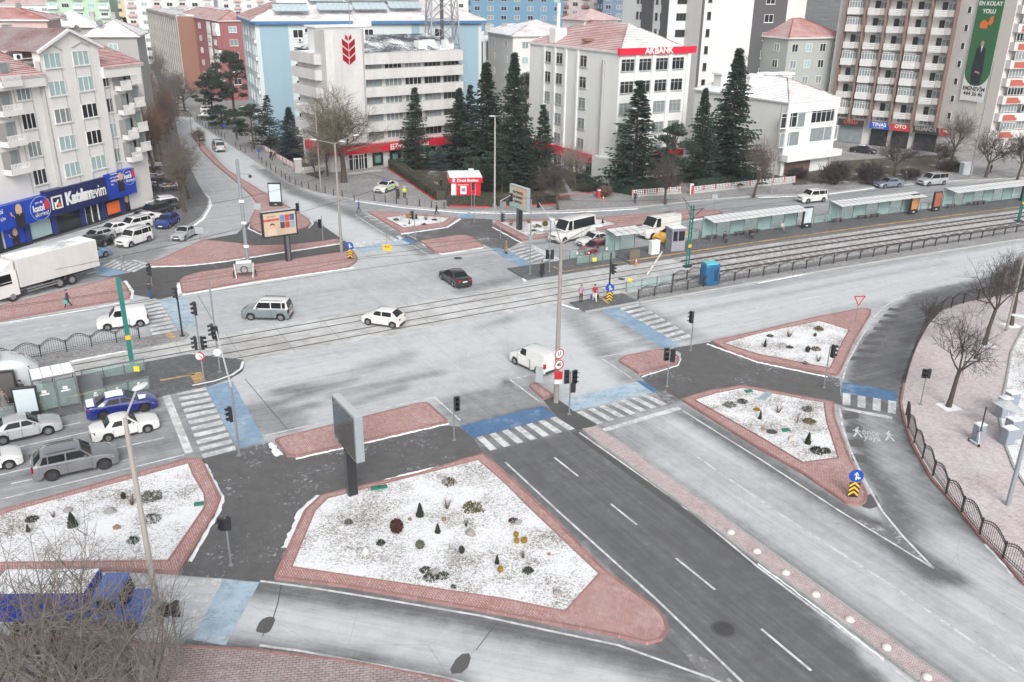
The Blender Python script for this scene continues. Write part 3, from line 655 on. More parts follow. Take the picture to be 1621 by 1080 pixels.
us = [u0+i*2.5 for i in range(int((ucut-u0)/2.5)+1)]+[ucut]
tr = link('tram_track',None);struct(tr)
ribbon('track_slab',us,-3.6,3.6,.004,slab_mat(),tr)
us2 = [ucut+i*2.5 for i in range(int((uend-ucut)/2.5)+1)]
def ballast_mat():
 m, nt, b = nmat('snowy_ballast');p = pos(nt)
 v = N(nt,'TexVoronoi');v.inputs['Scale'].default_value = 9;L(nt,p,v.inputs['Vector'])
 f = noise(nt,5,6,p,.8);h = noise(nt,.5,4,p)
 c = mix(nt,v.outputs['Color'],(.12,.11,.105),(.36,.34,.33));q = math_(nt,'ADD',math_(nt,'MULTIPLY',f,.6),math_(nt,'ADD',math_(nt,'MULTIPLY',v.outputs['Distance'],.2),math_(nt,'MULTIPLY',h,.2)))
 L(nt,mix(nt,ramp(nt,q,[(.42,0),(.54,.95)]).outputs[0],c,(.62,.62,.63)),b.inputs['Base Color']);b.inputs['Roughness'].default_value = .95
 bump(nt,b,v.outputs['Distance'],.9,.08);return m
bal = ribbon('ballast',us2,-3.9,4.0,.06,ballast_mat(),tr,-.05);bal['kind'] = 'stuff'
for w in(2.45,.95,-.95,-2.4):
 ribbon('rail',us,w-.10,w+.10,.008,GROOVE,tr);ribbon('rail',us,w-.035,w+.035,.014,RAILM,tr)
 ribbon('rail',us2,w-.06,w+.06,.22,RAILM,tr,.05)
sl = MB().box((0,0,0),(.24,2.3,.10)).mesh('sleeper',plain('concrete_sleeper',(.33,.31,.30),.9,.2))
for wc in(1.7,-1.67):
 for i in range(75):
  u = ucut+.8+i*1.1;p = T(u,wc,.02);link('sleeper',sl,tr,p,Tang(u))
def platform():
 o = link('tram_platform',None);struct(o)
 us = [Tinv(1000,421)[0]+i*3 for i in range(34)]
 ribbon('paving',us,4.15,8.6,.32,PAV_PLAT,o,-.05)
 us1 = [Tinv(836,445)[0]+i*2 for i in range(9)];us1 = [u for u in us1 if u<us[0]]+[us[0]]
 ribbon('ramp_paving',us1,4.3,8.5,.14,PAV_PLAT,o,-.05)
 ribbon('edge_stone',us,4.02,4.149,.33,plain('platform_edge_concrete',(.13,.125,.12),.9),o,-.04)
 ribbon('yellow_line',us,4.35,4.72,.325,YPAINT,o);ribbon('yellow_line',[Tinv(893,432)[0]+i*2.2 for i in range(8)],4.7,4.95,.145,YPAINT,o)
platform()
def strips():
 for(a,b_,w0,w1,mt,h)in[(Tinv(1003,475)[0],150,-6.6,-3.95,PAV_GREY,.12),(Tinv(900,480)[0],Tinv(1003,475)[0],-6.4,-3.7,PAV_PLAT,.12)]:
  us = [a+i*3 for i in range(int((b_-a)/3)+1)]+[b_];o = struct(link('tram_reservation',None));ribbon('paving',us,w0,w1,h,mt,o,-.05)
  ribbon('kerb',us,w0-.15,w0-.003,h+.02,KERBG,o,-.05)
strips()
raised('tram_platform',[(-90,690),(-90,600),(0,624),(110,600),(200,581),(300,563),(384,572),(386,579),(384,588),(365,600),(330,612),(200,640),(112,657),(0,682)][2:]+[(-120,710),(-120,655)],PAV_PLAT,.14,None,False)
line([(305,613),(340,606),(368,596),(382,586),(385,575)],.2,SNOW,.15,'snow_fringe')
raised('tram_reservation',[(-60,585),(0,570),(65,565),(145,550),(225,536),(285,524),(300,530),(290,540),(200,556),(123,570),(0,598),(-60,612)],PAV_GREY,.10,None,False)
def yline(pts,w,z=.15):line(pts,w,YPAINT,z,'yellow_line')
yline([(0,652),(60,640),(120,629),(170,618)],.3,.147);yline([(254,605),(309,595)],.25,.147);yline([(309,593),(318,608)],.9,.147)
yline([(876,424),(893,432)],.25,.146);yline([(267,529),(275,538)],.5,.105);yline([(949,470),(964,483)],.3,.125)
def fringe(pts,w,seed=1,z=.02):
 q = PX(pts);rr = random.Random(seed);b = MB();P_ = []
 for a, c in zip(q[:-1],q[1:]):
  k = max(1,int((c-a).length/.25));P_+=[a.lerp(c,i/k)for i in range(k)]
 P_.append(q[-1]);vs = []
 for i, p in enumerate(P_):
  d = (P_[min(i+1,len(P_)-1)]-P_[max(i-1,0)]).normalized();n = Vector((-d.y,d.x,0));ww = w*.5*rr.uniform(.55,1.15);off = rr.uniform(-.03,.03)
  vs+=[p+n*(off-ww/2)+Vector((0,0,z-.016)),p+n*off+Vector((0,0,z+rr.uniform(.02,.07))),p+n*(off+ww/2)+Vector((0,0,z-.016))]
 f = []
 for i in range(len(P_)-1):f+=[(3*i,3*i+3,3*i+4,3*i+1),(3*i+1,3*i+4,3*i+5,3*i+2)]
 b.add(vs,f);o = b.ob('snow_fringe',SNOW);stuff(o,'thin snow piled along the kerb edge','snow')
 for pl in o.data.polygons:
  if pl.normal.z<0:pl.flip()
for i, (pts,w)in enumerate([([(468,727),(560,706),(710,671)],.35),([(428,702),(443,722)],1.1),([(452,868),(478,808),(505,785)],.9),([(325,735),(352,790),(345,812),(300,890)],.55),([(600,763),(640,752),(700,738)],.5),([(318,399),(240,423),(300,421),(352,415),(430,403),(540,386)][1:],.7),([(0,513),(100,497),(205,478)],.6),([(284,448),(287,467)],1.6),([(288,468),(400,448),(560,424)],.5),([(198,445),(210,462),(206,474)],.8),([(634,371),(708,360),(728,347)],.9),([(764,393),(700,403),(668,386)],.5),([(780,360),(826,385)],.6),([(826,432),(832,447)],.8),([(890,482),(910,489),(935,489)],.7),([(1120,545),(1200,574),(1310,597)],.5),([(1078,568),(1073,579),(1015,597)],.25),([(395,296),(411,318),(400,345),(393,362),(412,371),(440,371)],.4),([(490,348),(496,354),(488,362)],.3),([(316,300),(329,312),(333,325),(322,346),(306,358)],1.1),([(1560,862),(1590,895),(1605,915)],.4),([(745,337),(800,338.5),(900,337),(1010,331)],.35),([(560,318.5),(640,329.5),(740,338)],.35),([(1200,313),(1262,311),(1310,308),(1383,298)],.8),([(1430,400),(1400,410),(1200,449)][::-1],.15),([(-40,604),(100,575),(200,556)],.2),([(1090,350),(1140,342)],.8),([(1400,545),(1360,600)][:0]or[(925,684),(1000,740),(1090,808)],.15),([(1200,893),(1290,960),(1400,1045)],.22)]):
 fringe(pts,w,i)
LAWN = snowy('garden_soil',(.075,.065,.045),.22)
def garden(pts,lab):
 q = PX(pts);b = MB();b.prism([(p.x,p.y)for p in q],.1,.17);tag(b.ob('garden_bed',LAWN),lab,'garden bed')
garden([(575,262),(625,262),(700,318),(745,325),(905,318),(870,245),(800,215),(720,230)],'dark lawn with conifers beside the red bank kiosk')
garden([(905,305),(962,298),(965,285),(900,240),(870,245)],'planted slope with bushes at the left foot of the white bank building')
garden([(1000,300),(1075,300),(1080,275),(985,282)],'hedged garden in front of the white bank building')
garden([(1095,303),(1250,290),(1250,250),(1090,262)],'garden behind the low red and white fence right of the bank')
garden([(1255,295),(1525,272),(1510,245),(1240,262)],'snowy scrub strip between the avenue and the apartment tower')
garden([(448,262),(505,285),(520,262),(440,225)],'dark bed behind the low wall beside the round-windowed bank')
# ================================================================ BUILDINGS
class Bld:
 """local x runs along face 1 (seen facing us), local y away along face 2; z up"""
 def __init__(s,label,base,ang,x1=None,x2=None,topy=None,L1=None,L2=None,h=None,cat='building',name='apartment_building',group=None):
  c = G(*base)if len(base)==2 else Vector(base);s.c = c;s.a = R_(ang);s.h = h or Zof(c.x,c.y,topy)
  s.e1 = Vector((math.cos(s.a),math.sin(s.a),0));s.e2 = Vector((-math.sin(s.a),math.cos(s.a),0))
  def ext(e,xt):
   best = (1e9,5)
   for i in range(5,1300):
    p = P(c+e*(i*.1)+Vector((0,0,s.h)))
    if abs(p[0]-xt)<best[0]:best = (abs(p[0]-xt),i*.1)
   return best[1]
  s.L1 = L1 or ext(s.e1,x1);s.L2 = L2 or ext(s.e2,x2)
  s.o = thing(name,label,cat,c,s.a,group)
 def uz(s,f,px,py,off=0.0):
  """point of face f seen at a pixel of the photograph, as (metres along the face, height)"""
  n = s.e2 if f==1 else s.e1;r = ray(px,py);o = Vector((0,0,HCAM));c = s.c-n*off
  t = (c-o).dot(n)/r.dot(n);p = o+r*t-s.c
  return(p.dot(s.e1 if f==1 else s.e2),p.z)
 def face(s,f,u,z,off):
  return((u,-off,z),0.0)if f==1 else((-off,u,z),-math.pi/2)
WCACHE = {}
def winmesh(w,h,nv,nh,frame,fr=.07):
 k = (round(w,2),round(h,2),nv,nh,frame.name)
 if k in WCACHE:return WCACHE[k]
 b = MB();d = .09
 b.box((0,0,-h/2),(w,d,fr));b.box((0,0,h/2-fr),(w,d,fr))
 for i in range(nv+1):
  x = -w/2+fr/2+(w-fr)*i/nv;b.box((x,-.004 if 0<i<nv else 0,-h/2+fr),(fr,d,h-2*fr))
 for j in range(1,nh+1):
  zz = h/2-h*.28*j;b.box((0,.006,zz),(w-2*fr,d-.03,fr*.8))
 s = MB().box((0,-.03,-h/2-.08),(w+.16,.2,.07)).mesh('sill',frame)
 p = MB().box((0,.03,-h/2+.03),(w-.06,.05,h-.06))
 WCACHE[k] = (b.mesh('window',frame),s,p);return WCACHE[k]
PCACHE = {}
def window(B,f,u,z,w=1.4,h=1.5,nv=2,nh=0,frame=None,glass=None,off=.05,sill=True,ext=0.0):
 frame = frame or WHITE;fm, sm, pb = winmesh(w,h,nv,nh,frame)
 glass = glass or random.choice([GLASSD,GLASSD,GLASSC,GLASSC,GLASST]);k = (id(pb),glass.name)
 if k not in PCACHE:PCACHE[k] = pb.mesh('pane',glass)
 loc, rz = B.face(f,u,z,off+ext)
 o = link('window',fm,B.o,loc,rz);link('pane',PCACHE[k],o)
 if sill:link('sill',sm,o)
 return o
def grid(B,f,p0,p1,nu,nz,**k):
 a, b = B.uz(f,*p0), B.uz(f,*p1)
 for i in range(nu):
  for j in range(nz):
   window(B,f,a[0]+(b[0]-a[0])*(i/max(1,nu-1)),a[1]+(b[1]-a[1])*(j/max(1,nz-1)),**k)
def walls(B,mat,z0=0.0,z1=None,name='wall',y0=0.0,x0=0.0,L1=None,L2=None):
 b = MB();x1 = L1 or B.L1;y1 = L2 or B.L2
 b.add([(x0,y0,z0),(x1,y0,z0),(x1,y1,z0),(x0,y1,z0),(x0,y0,z1 or B.h),(x1,y0,z1 or B.h),(x1,y1,z1 or B.h),(x0,y1,z1 or B.h)],[(0,1,5,4),(1,2,6,5),(2,3,7,6),(3,0,4,7),(4,5,6,7)])
 return b.ob(name,mat,B.o)
def strip(B,f,u0,u1,z0,z1,d,mat,name,lab=None):
 b = MB()
 if f==1:b.add([(u0,-d,z0),(u1,-d,z0),(u1,.0,z0),(u0,.0,z0),(u0,-d,z1),(u1,-d,z1),(u1,.0,z1),(u0,.0,z1)],[(3,2,1,0),(4,5,6,7),(0,1,5,4),(1,2,6,5),(3,0,4,7)])
 else:b.add([(-d,u0,z0),(0,u0,z0),(0,u1,z0),(-d,u1,z0),(-d,u0,z1),(0,u0,z1),(0,u1,z1),(-d,u1,z1)],[(3,2,1,0),(4,5,6,7),(0,1,5,4),(2,3,7,6),(3,0,4,7)])
 return b.ob(name,mat,B.o,label=lab)
def uvobj(o):
 me = o.data;uv = me.uv_layers.new(name='uv')
 for pl in me.polygons:
  n = pl.normal;up = Vector((0,0,1));t = up.cross(n);t = t.normalized()if t.length>.01 else Vector((1,0,0));s = n.cross(t)
  for li in pl.loop_indices:
   co = me.vertices[me.loops[li].vertex_index].co;uv.data[li].uv = (co.dot(t),co.dot(s))
TILES = {}
def tilemat(k):
 if k not in TILES:
  a = {'red':((.30,.075,.055),.30),'redsnow':((.29,.075,.055),.38),'snowy':((.25,.17,.155),1.0),'white':((.3,.28,.28),1.15)}[k]
  TILES[k] = snowy('roof_tiles_'+k,a[0],a[1],.8,1.0,2.6)
 return TILES[k]
def ribs(name,a,b,c,d,n,parent,mat,r=.05):
 """courses of tiles standing proud, from edge a-b up to edge d-c"""
 m = MB()
 for i in range(1,n):
  t = i/n;p, q = Vector(a).lerp(Vector(d),t), Vector(b).lerp(Vector(c),t);m.tube(p,q,r,r,4,cap=False)
 o = m.ob(name,mat,parent);stuff(o);return o
def hip(B,z,rise,over=.5,mats=('redsnow','snowy'),ridge=.35,name='roof',x0=0,y0=0,x1=None,y1=None,courses=True):
 x0-=over;y0-=over;x1 = (B.L1 if x1 is None else x1)+over;y1 = (B.L2 if y1 is None else y1)+over
 w, d = x1-x0, y1-y0
 if w>=d:r0, r1 = (x0+d/2,(y0+y1)/2,z+rise), (x1-d/2,(y0+y1)/2,z+rise)
 else:r0, r1 = ((x0+x1)/2,y0+w/2,z+rise), ((x0+x1)/2,y1-w/2,z+rise)
 c = [(x0,y0,z),(x1,y0,z),(x1,y1,z),(x0,y1,z)];b = MB()
 b.add([(p[0],p[1],z-.25)for p in c]+c,[(0,1,5,4),(1,2,6,5),(2,3,7,6),(3,0,4,7),(3,2,1,0)],1)
 if w>=d:b.add(c+[r0,r1],[(0,1,5,4),(2,3,4,5)],0);b.add(c+[r0,r1],[(1,2,5),(3,0,4)],2)
 else:b.add(c+[r0,r1],[(0,1,4),(2,3,5)],0);b.add(c+[r0,r1],[(1,2,5,4),(3,0,4,5)],2)
 o = b.ob(name,[tilemat(mats[0]),plain('fascia_white',(.6,.6,.6),.6),tilemat(mats[1])],B.o);uvobj(o)
 if courses:
  n = max(6,int(math.hypot(rise,min(w,d)/2)/.45))
  if w>=d:ribs('tile_course',c[0],c[1],r1,r0,n,o,tilemat(mats[0]));ribs('tile_course',c[3],c[0],r0,r0,n,o,tilemat(mats[1]))
  else:ribs('tile_course',c[0],c[1],r0,r0,n,o,tilemat(mats[0]));ribs('tile_course',c[3],c[0],r0,r1,n,o,tilemat(mats[1]))
 for p, q in((c[0],r0),(c[1],r1 if w>=d else r0),(r0,r1)):
  pass
 hb = MB()
 for p, q in([(c[0],r0),(c[3],r0 if w>=d else r1),(c[1],r1 if w>=d else r0),(c[2],r1),(r0,r1)]):hb.tube(p,q,.11,.11,5)
 hb.ob('ridge_cap',tilemat(mats[0]),o);return o
def chimney(B,x,y,z,h=1.3,w=.7,mat=None):
 b = MB();b.box((x,y,z),(w,w*.7,h));b.box((x,y,z+h),(w*1.25,w,.12));return b.ob('chimney',mat or CONC,B.o)
def ac(B,f,u,z,off=.0):
 loc, rz = B.face(f,u,z,off+.22);b = MB();b.box((0,0,-.3),(.85,.34,.6));o = b.ob('air_conditioner',WHITE,B.o);o.location = loc;o.rotation_euler = (0,0,rz)
 c = MB();c.disc((-.1,-.18,0),.23,(0,1,0),14,th=.03);c.ob('fan_grille',DARK,o);return o
def dish(B,x,y,z,rz=0.0):
 b = MB();vs = [(0,.12,0)];n = 12
 for i in range(n):t = 2*math.pi*i/n;vs.append((.5*math.cos(t),-.06,.5*math.sin(t)))
 b.add(vs,[(0,1+(i+1)%n,1+i)for i in range(n)]+[(0,1+i,1+(i+1)%n)for i in range(n)]);b.tube((0,.1,0),(0,.1,-.8),.03,.03,5);b.tube((0,.1,-.1),(0,-.5,-.05),.015,.015,4)
 o = b.ob('satellite_dish',plain('dish_grey',(.35,.35,.36),.5),B.o,loc=(x,y,z+.8));o.rotation_euler = (R_(-25),0,rz);return o
WALLW = plain('warm_white_render',(.66,.65,.635),.85,.05,.8,dirt=.12)
WALLB = plain('bright_white_render',(.69,.70,.69),.85,.04,.8,dirt=.12)
def katilim():
 B = Bld('pale grey apartment block with gabled red roof above the blue lettered corner shop',(91,372),71,L1=12,L2=16,h=10)
 near = 17.0;B.c = B.c-B.e1*near;B.o.location = B.c
 uR = B.uz(1,212,100)[0];zE = B.uz(1,160,105)[1];zS1 = B.uz(1,100,298)[1];zS0 = B.uz(1,92,348)[1]
 B.L1 = uR;B.L2 = 16;B.h = zE
 walls(B,WALLW,0,None);
 gl, gr = B.uz(1,60,110)[0], B.uz(1,156,120)[0];gp, zp = B.uz(1,98,47);gm = (gl+gr)/2;zs = B.uz(1,57,76)[1]-.2;pd = .55
 b = MB();zb = zS1+.1
 b.prism([(gl,-pd),(gr,-pd),(gr,.5),(gl,.5)],zb,zs,bottom=True)
 rp = 9.0
 b.add([(gl,-pd,zs),(gr,-pd,zs),(gm,-pd,zp),(gl,rp,zs),(gr,rp,zs),(gm,rp,zp)],[(0,1,2),(1,4,5,2),(3,0,2,5),(4,3,5)]);b.ob('gabled_bay',WALLW,B.o)
 r = MB();q = .35
 for sx in(-1,1):
  xe = gl-.5 if sx<0 else gr+.5;ze = zs-.5*(zp-zs)/(gm-gl)
  r.add([(xe,-pd-q,ze+.05),(gm,-pd-q,zp+.12),(gm,rp,zp+.12),(xe,rp,ze+.05),(xe,-pd-q,ze-.2),(gm,-pd-q,zp-.12)],[(0,1,2,3),(4,5,1,0),(3,2,1,0)],0)
 o = r.ob('gable_roof',[tilemat('redsnow')],B.o);uvobj(o)
 g = MB()
 for xe in(gl-.5,gr+.5):
  ze = zs-.5*(zp-zs)/(gm-gl);g.tube((xe,-pd-q-.02,ze),(gm,-pd-q-.02,zp),.2,.2,4)
 g.ob('gable_verge',plain('snow_capped_white_trim',(.7,.7,.7),.7),B.o)
 for(u0,u1,zt,rise,nm)in[(-1,gl,zE+.0,3.6,'redsnow'),(gr,uR+.6,zE,3.3,'redsnow')]:
  m = MB();y0 = -1.0;y1 = 9
  m.add([(u0,y0,zt),(u1,y0,zt),(u1,y1,zt+rise),(u0,y1,zt+rise),(u0,y0,zt-.3),(u1,y0,zt-.3),(u1,17,zt),(u0,17,zt)],[(0,1,2,3),(4,5,1,0),(3,2,6,7)])
  o = m.ob('roof',tilemat(nm),B.o);uvobj(o);ribs('tile_course',(u0,y0,zt),(u1,y0,zt),(u1,y1,zt+rise),(u0,y1,zt+rise),24,o,tilemat(nm),.06)
 strip(B,1,-1,gl-.003,zE-1.35,zE-.02,.9,WALLW,'eaves_beam');strip(B,1,gr+.003,uR,zE-1.35,zE-.02,.9,WALLW,'eaves_beam')
 fr = plain('white_window_frame',(.68,.68,.67),.5,.03)
 def col(pts,w,h,ext,f=1,**k):
  for p in pts:
   u, z = B.uz(1,p[0],p[1],ext);window(B,1,u,z,w,h,3,0,fr,glass=random.choice([GLASST,GLASST,GLASSC,GLASSD])if k.get('g')else None,ext=ext)
 col([(36,146),(45.5,192),(54.5,236),(63,280)],1.9,1.75,0)
 col([(82.5,96),(90.5,140),(99.5,183),(107,226),(115,268)],2.5,1.65,pd,g=GLASST)
 col([(127.5,92),(136,132.5),(142,175),(149,217),(156,257)],2.5,1.65,pd,g=GLASST)
 col([(164,126),(171,167),(177,207),(183,246)],1.7,1.75,0)
 rv = plain('mid_grey_trim',(.40,.395,.385),.8)  # pilaster edges and gable mouldings in a grey darker than the wall render
 for(pu,ext)in(((71,150),pd),((103,145),pd),((124,140),pd),((147,135),pd),((25,165),0),((57,190),0),((171,130),0)):
  u, z = B.uz(1,*pu,ext);zt = zs-1.2 if ext else zE-1.4
  o = strip(B,1,u-.05,u+.05,zS1+.3,zt,ext+.06,rv,'pilaster_edge')
 for(pa,pb,pc)in(((66,81),(82,72),(98,80)),((113,75),(127,67),(141,73))):
  m = MB();qs = [Vector((B.uz(1,*p,pd)[0],-pd-.05,B.uz(1,*p,pd)[1]))for p in(pa,pb,pc)];m.tube(qs[0],qs[1],.07,.07,4);m.tube(qs[1],qs[2],.07,.07,4);m.ob('gable_moulding',rv,B.o)
 bal = MB();bw, bd_ = 2.6, 1.25
 bal.box((0,-bd_/2,-.15),(bw,bd_,.15));bal.box((0,-bd_+.06,0),(bw,.12,.45));bal.box((-bw/2+.06,-bd_/2,0),(.12,bd_,.45));bal.box((bw/2-.06,-bd_/2,0),(.12,bd_,.45));bm_ = bal.mesh('balcony',WALLW)
 rl = MB();rl.box((0,-bd_+.06,.98),(bw,.09,.08))
 for i in range(14):rl.box((-bw/2+.1+i*(bw-.2)/13,-bd_+.06,.45),(.07,.05,.53))
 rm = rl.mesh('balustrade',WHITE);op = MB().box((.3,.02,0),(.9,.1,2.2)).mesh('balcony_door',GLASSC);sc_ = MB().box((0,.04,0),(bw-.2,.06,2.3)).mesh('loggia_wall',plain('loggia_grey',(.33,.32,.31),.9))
 for p in[(190,137),(195,175),(202,214),(208,249),(206,127),(212,163),(217,202),(222,233),(8,176),(15,224),(21,268),(6,130)]:
  u, z = B.uz(1,*p,.0);z-=.3
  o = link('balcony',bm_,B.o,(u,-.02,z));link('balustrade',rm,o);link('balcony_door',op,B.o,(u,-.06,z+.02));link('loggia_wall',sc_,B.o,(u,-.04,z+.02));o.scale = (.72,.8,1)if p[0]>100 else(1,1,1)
 for p in[(26,90),(5,135),(12,183),(26,230)]:
  u, z = B.uz(1,*p);ac(B,1,u,z)
 for x, y in((gl-4,8),(gr+3,5),(gm,9.5),(gl-1.5,10)):dish(B,x,y,zE+3.3,random.uniform(-.5,.5))
 for x, y in((gm+3,12),(gl-5,11)):chimney(B,x,y,zE+2,2.6,1.4,WALLW)
 navy = plain('navy_shop_sign',(.012,.018,.09),.35,.08,.5);blue = plain('bright_blue_poster',(.01,.05,.38),.35,.5,.35)
 ua, ub = B.uz(1,-20,330,.9)[0], B.uz(1,75,318,.9)[0];uc = B.uz(1,167,283,.9)[0];ud = B.uz(1,214,280,.9)[0];sd_ = .9
 z1, z0 = B.uz(1,120,296,sd_)[1], B.uz(1,120,333,sd_)[1]
 strip(B,1,ub,uc,z0,z1+.3,sd_,navy,'shop_sign');strip(B,1,ua-6,ub-.004,z0,z1-.05,sd_-.03,blue,'poster_panel','bright blue poster panel with a waving woman');strip(B,1,uc+.004,ud,z0,z1+.5,sd_-.03,blue,'poster_panel','bright blue poster panel at the right corner')
 hgt = z1-z0;fx = (math.pi/2,0,0)
 ka, kb, kc = B.uz(1,106,316,sd_)[0], B.uz(1,144.5,304,sd_)[0], B.uz(1,166,298,sd_)[0];zc_ = (z0+z1+.3)/2;text_fit('lettering','Katılım',kb-ka+.35,1.55,WHITE,B.o,((ka+kb)/2,-sd_-.03,zc_+.1),fx,.03,.045)
 text_fit('lettering','evim',kc-kb+.1,1.4,WHITE,B.o,((kb+kc)/2+.0,-sd_-.03,zc_+.03),fx,.03,.0)
 u, z = B.uz(1,92,322,sd_);e = MB();a = .95
 for(cx,cz,w_,h_)in((-a*.85,0,.2,2*a*.9),(a*.85,.1,.2,1.5),(0,a*.85,1.8,.2),(.35,-a*.8,1.1,.2)):e.box((cx,-sd_-.05,cz-h_/2),(w_,.06,h_))
 e.tube((-.35,-sd_-.05,-.8),(-.35,-sd_-.05,.1),.1,.1,4);e.tube((-.3,-sd_-.05,-.35),(.25,-sd_-.05,.35),.1,.1,4)
 z = (z0+z1+.3)/2;oe = e.ob('emblem',WHITE,B.o,loc=(u-.15,0,z));oe.scale = (.86,1,.86);d = MB();d.disc((.18,-sd_-.06,-.3),.26,(0,1,0),14,th=.05);d.ob('emblem_dot',ORANGE,B.o,loc=(u-.1,0,z))
 SKIN = plain('printed_skin',(.6,.36,.26),.6);HAIR = plain('printed_blond_hair',(.6,.42,.2),.6);SUIT = plain('printed_black_suit',(.015,.015,.02),.6);REDP = plain('printed_red',(.6,.03,.05),.6)
 def woman(u,z,s,off):
  y = -off-.03
  def flat(pts,m,nm,k=0):
   b = MB();b.add([(u+p[0]*s,y-k*.008,z+p[1]*s)for p in pts],[tuple(range(len(pts)))]);b.ob(nm,m,B.o)
  flat([(-.42,-1),(.42,-1),(.45,-.3),(.5,.1),(.3,.3),(-.3,.3),(-.5,.1),(-.45,-.3)],SUIT,'printed_figure')
  flat([(-.28,.25),(-.33,.6),(-.2,.95),(0,1.02),(.22,.95),(.34,.6),(.26,.2)],HAIR,'printed_hair',1)
  flat([(-.15,.4),(-.16,.65),(0,.82),(.16,.65),(.14,.4),(0,.28)],SKIN,'printed_face',2);flat([(-.1,.3),(.1,.3),(0,.0)],SKIN,'printed_neck',2)
  flat([(-.5,.1),(-.8,.15),(-.9,.5),(-.75,.5),(-.7,.25),(-.45,-.1)],SKIN,'printed_hand',1)
 u, z = B.uz(1,31,342,sd_);woman(u,z,1.35,sd_);u, z = B.uz(1,191,288,sd_);woman(u,z,1.2,sd_)
 for(px,py,k)in((64,330,1.0),(204,279,.8)):
  u, z = B.uz(1,px,py,sd_);y = -sd_-.03
  m = MB();n = 24
  for i in range(n):
   t0, t1 = 2*math.pi*i/n, 2*math.pi*(i+1)/n;m.tube((1.45*k*math.cos(t0),y,1.35*k*math.sin(t0)),(1.45*k*math.cos(t1),y,1.35*k*math.sin(t1)),.03,.03,4,cap=False)
  m.ob('ring_print',plain('pale_blue_print',(.3,.45,.7),.5),B.o,loc=(u,0,z))
  text('lettering','sen de',.42*k,WHITE,B.o,(u-.1,y,z+.72*k),fx,.01);text('lettering','katıl',1.0*k,WHITE,B.o,(u-.25,y,z+.05),fx,.01,.03)
  text('lettering','derim!',.75*k,WHITE,B.o,(u+.1,y,z-.65*k),fx,.01);rb = MB();rb.box((u+1.0*k,y,z-.25*k),(.6*k,.03,1.1*k));rb.ob('red_print',REDP,B.o)
 u, z = B.uz(1,172,287,sd_)
 for i, tx in enumerate(['3 adımda','ev ve araba','sahibi olmak','için']):text('lettering',tx,.34,WHITE,B.o,(u+.3,-sd_-.03,z+.75-i*.42),fx,.01,0,1,'LEFT')
 u, z = B.uz(1,2,340,sd_);text('lettering','bi',.8,WHITE,B.o,(u,-sd_-.03,z+.3),fx,.01);text('lettering','çin',.6,WHITE,B.o,(u+.1,-sd_-.03,z-.5),fx,.01)
 pn = plain('navy_pillar',(.02,.035,.16),.3)
 for(pa,pb,kind)in[((44,375),(80,362),'c'),((91,358),(127,345),'g'),((134,345),(158,335),'door'),((166,328),(189,318),'o'),((-20,395),(4,385),'g'),((8,385),(40,375),'p'),((193,315),(203,312),'p')]:
  a, c = B.uz(1,*pa)[0], B.uz(1,*pb)[0];b = MB();b.box(((a+c)/2,-.06,.35),(c-a,.1,z0-.35))
  mt = {'c':GLASST,'g':GLASSD,'door':GLASSD,'o':GLASSD,'p':blue}[kind];o = b.ob('shop_window',mt,B.o)
  fr_ = MB();fr_.box(((a+c)/2,-.1,.25),(c-a+.1,.12,.12));fr_.ob('window_sill',DARK,o)
  if kind=='o':MB().box(((a+c)/2,-.13,.5),(c-a-.4,.03,1.5)).ob('orange_display',ORANGE,B.o)
  if kind=='door':
   m = MB();ww = (c-a)*.42;x = a+(c-a)*.42
   for dx in(-ww,0.0,ww):m.box((x+dx,-.16,0.1),(.13 if dx else .08,.14,2.9))
   m.box((x,-.18,2.9),(2*ww+.2,.2,.25));m.ob('shop_door',WHITE,B.o)
  if kind=='p':woman((a+c)/2,z0*.5,1.0,.15)
 for px, py in((43,372),(86,362),(130,347),(162,333),(191,318)):
  u = B.uz(1,px,py)[0];MB().box((u,-.12,0),(.75,.3,z0)).ob('pillar',pn,B.o)
 strip(B,1,-1,uR,0,.24,.4,DARK,'plinth')
katilim()
def simple(label,base,ang,L1,L2,h,wall,roof=None,rise=2.5,rows=4,cols=5,cols2=3,wsize=(1.4,1.4),frame=None,dz=3.0,z0=1.8,nv=2,cat='building',bands=None,name='apartment_building',roofm=('redsnow','snowy'),sill=False,topy=None,glass=None,balc=False,courses=True):
 B = Bld(label,base,ang,L1=L1,L2=L2,h=h,topy=topy,name=name,cat=cat);walls(B,wall)
 for f, n, Lf in((1,cols,B.L1),(2,cols2,B.L2)):
  for i in range(n):
   for j in range(rows):
    z = B.h-dz*(j+.55)
    if z<z0:continue
    window(B,f,Lf*(i+.5)/n,z,wsize[0],wsize[1],nv,0,frame,glass,sill=sill)
    if balc and i%2==0 and f==1:
     b = MB();b.box((Lf*(i+.5)/n,-.5,z-wsize[1]/2-.5),(wsize[0]+.9,1.0,.9));b.ob('balcony',balc,B.o)
 if bands:
  for f, Lf in((1,B.L1),(2,B.L2)):
   for(u0,u1,m)in bands:strip(B,f,Lf*u0,Lf*u1,.0,B.h-.1,.04,m,'painted_band')
 if roof=='hip':hip(B,B.h+.25,rise,.5,roofm,courses=courses)
 else:MB().box((B.L1/2,B.L2/2,B.h+.002),(B.L1+.3,B.L2+.3,.35)).ob('roof',SNOW if roof=='snow' else snowy('flat_roof',(.2,.2,.2),.6),B.o)
 return B
GREYW = plain('grey_render',(.36,.35,.34),.85,.06);CREAM = plain('cream_render',(.60,.50,.33),.85,.06);MAROON = plain('maroon_render',(.30,.115,.115),.85,.08);MINT = plain('mint_render',(.42,.56,.44),.85,.05)
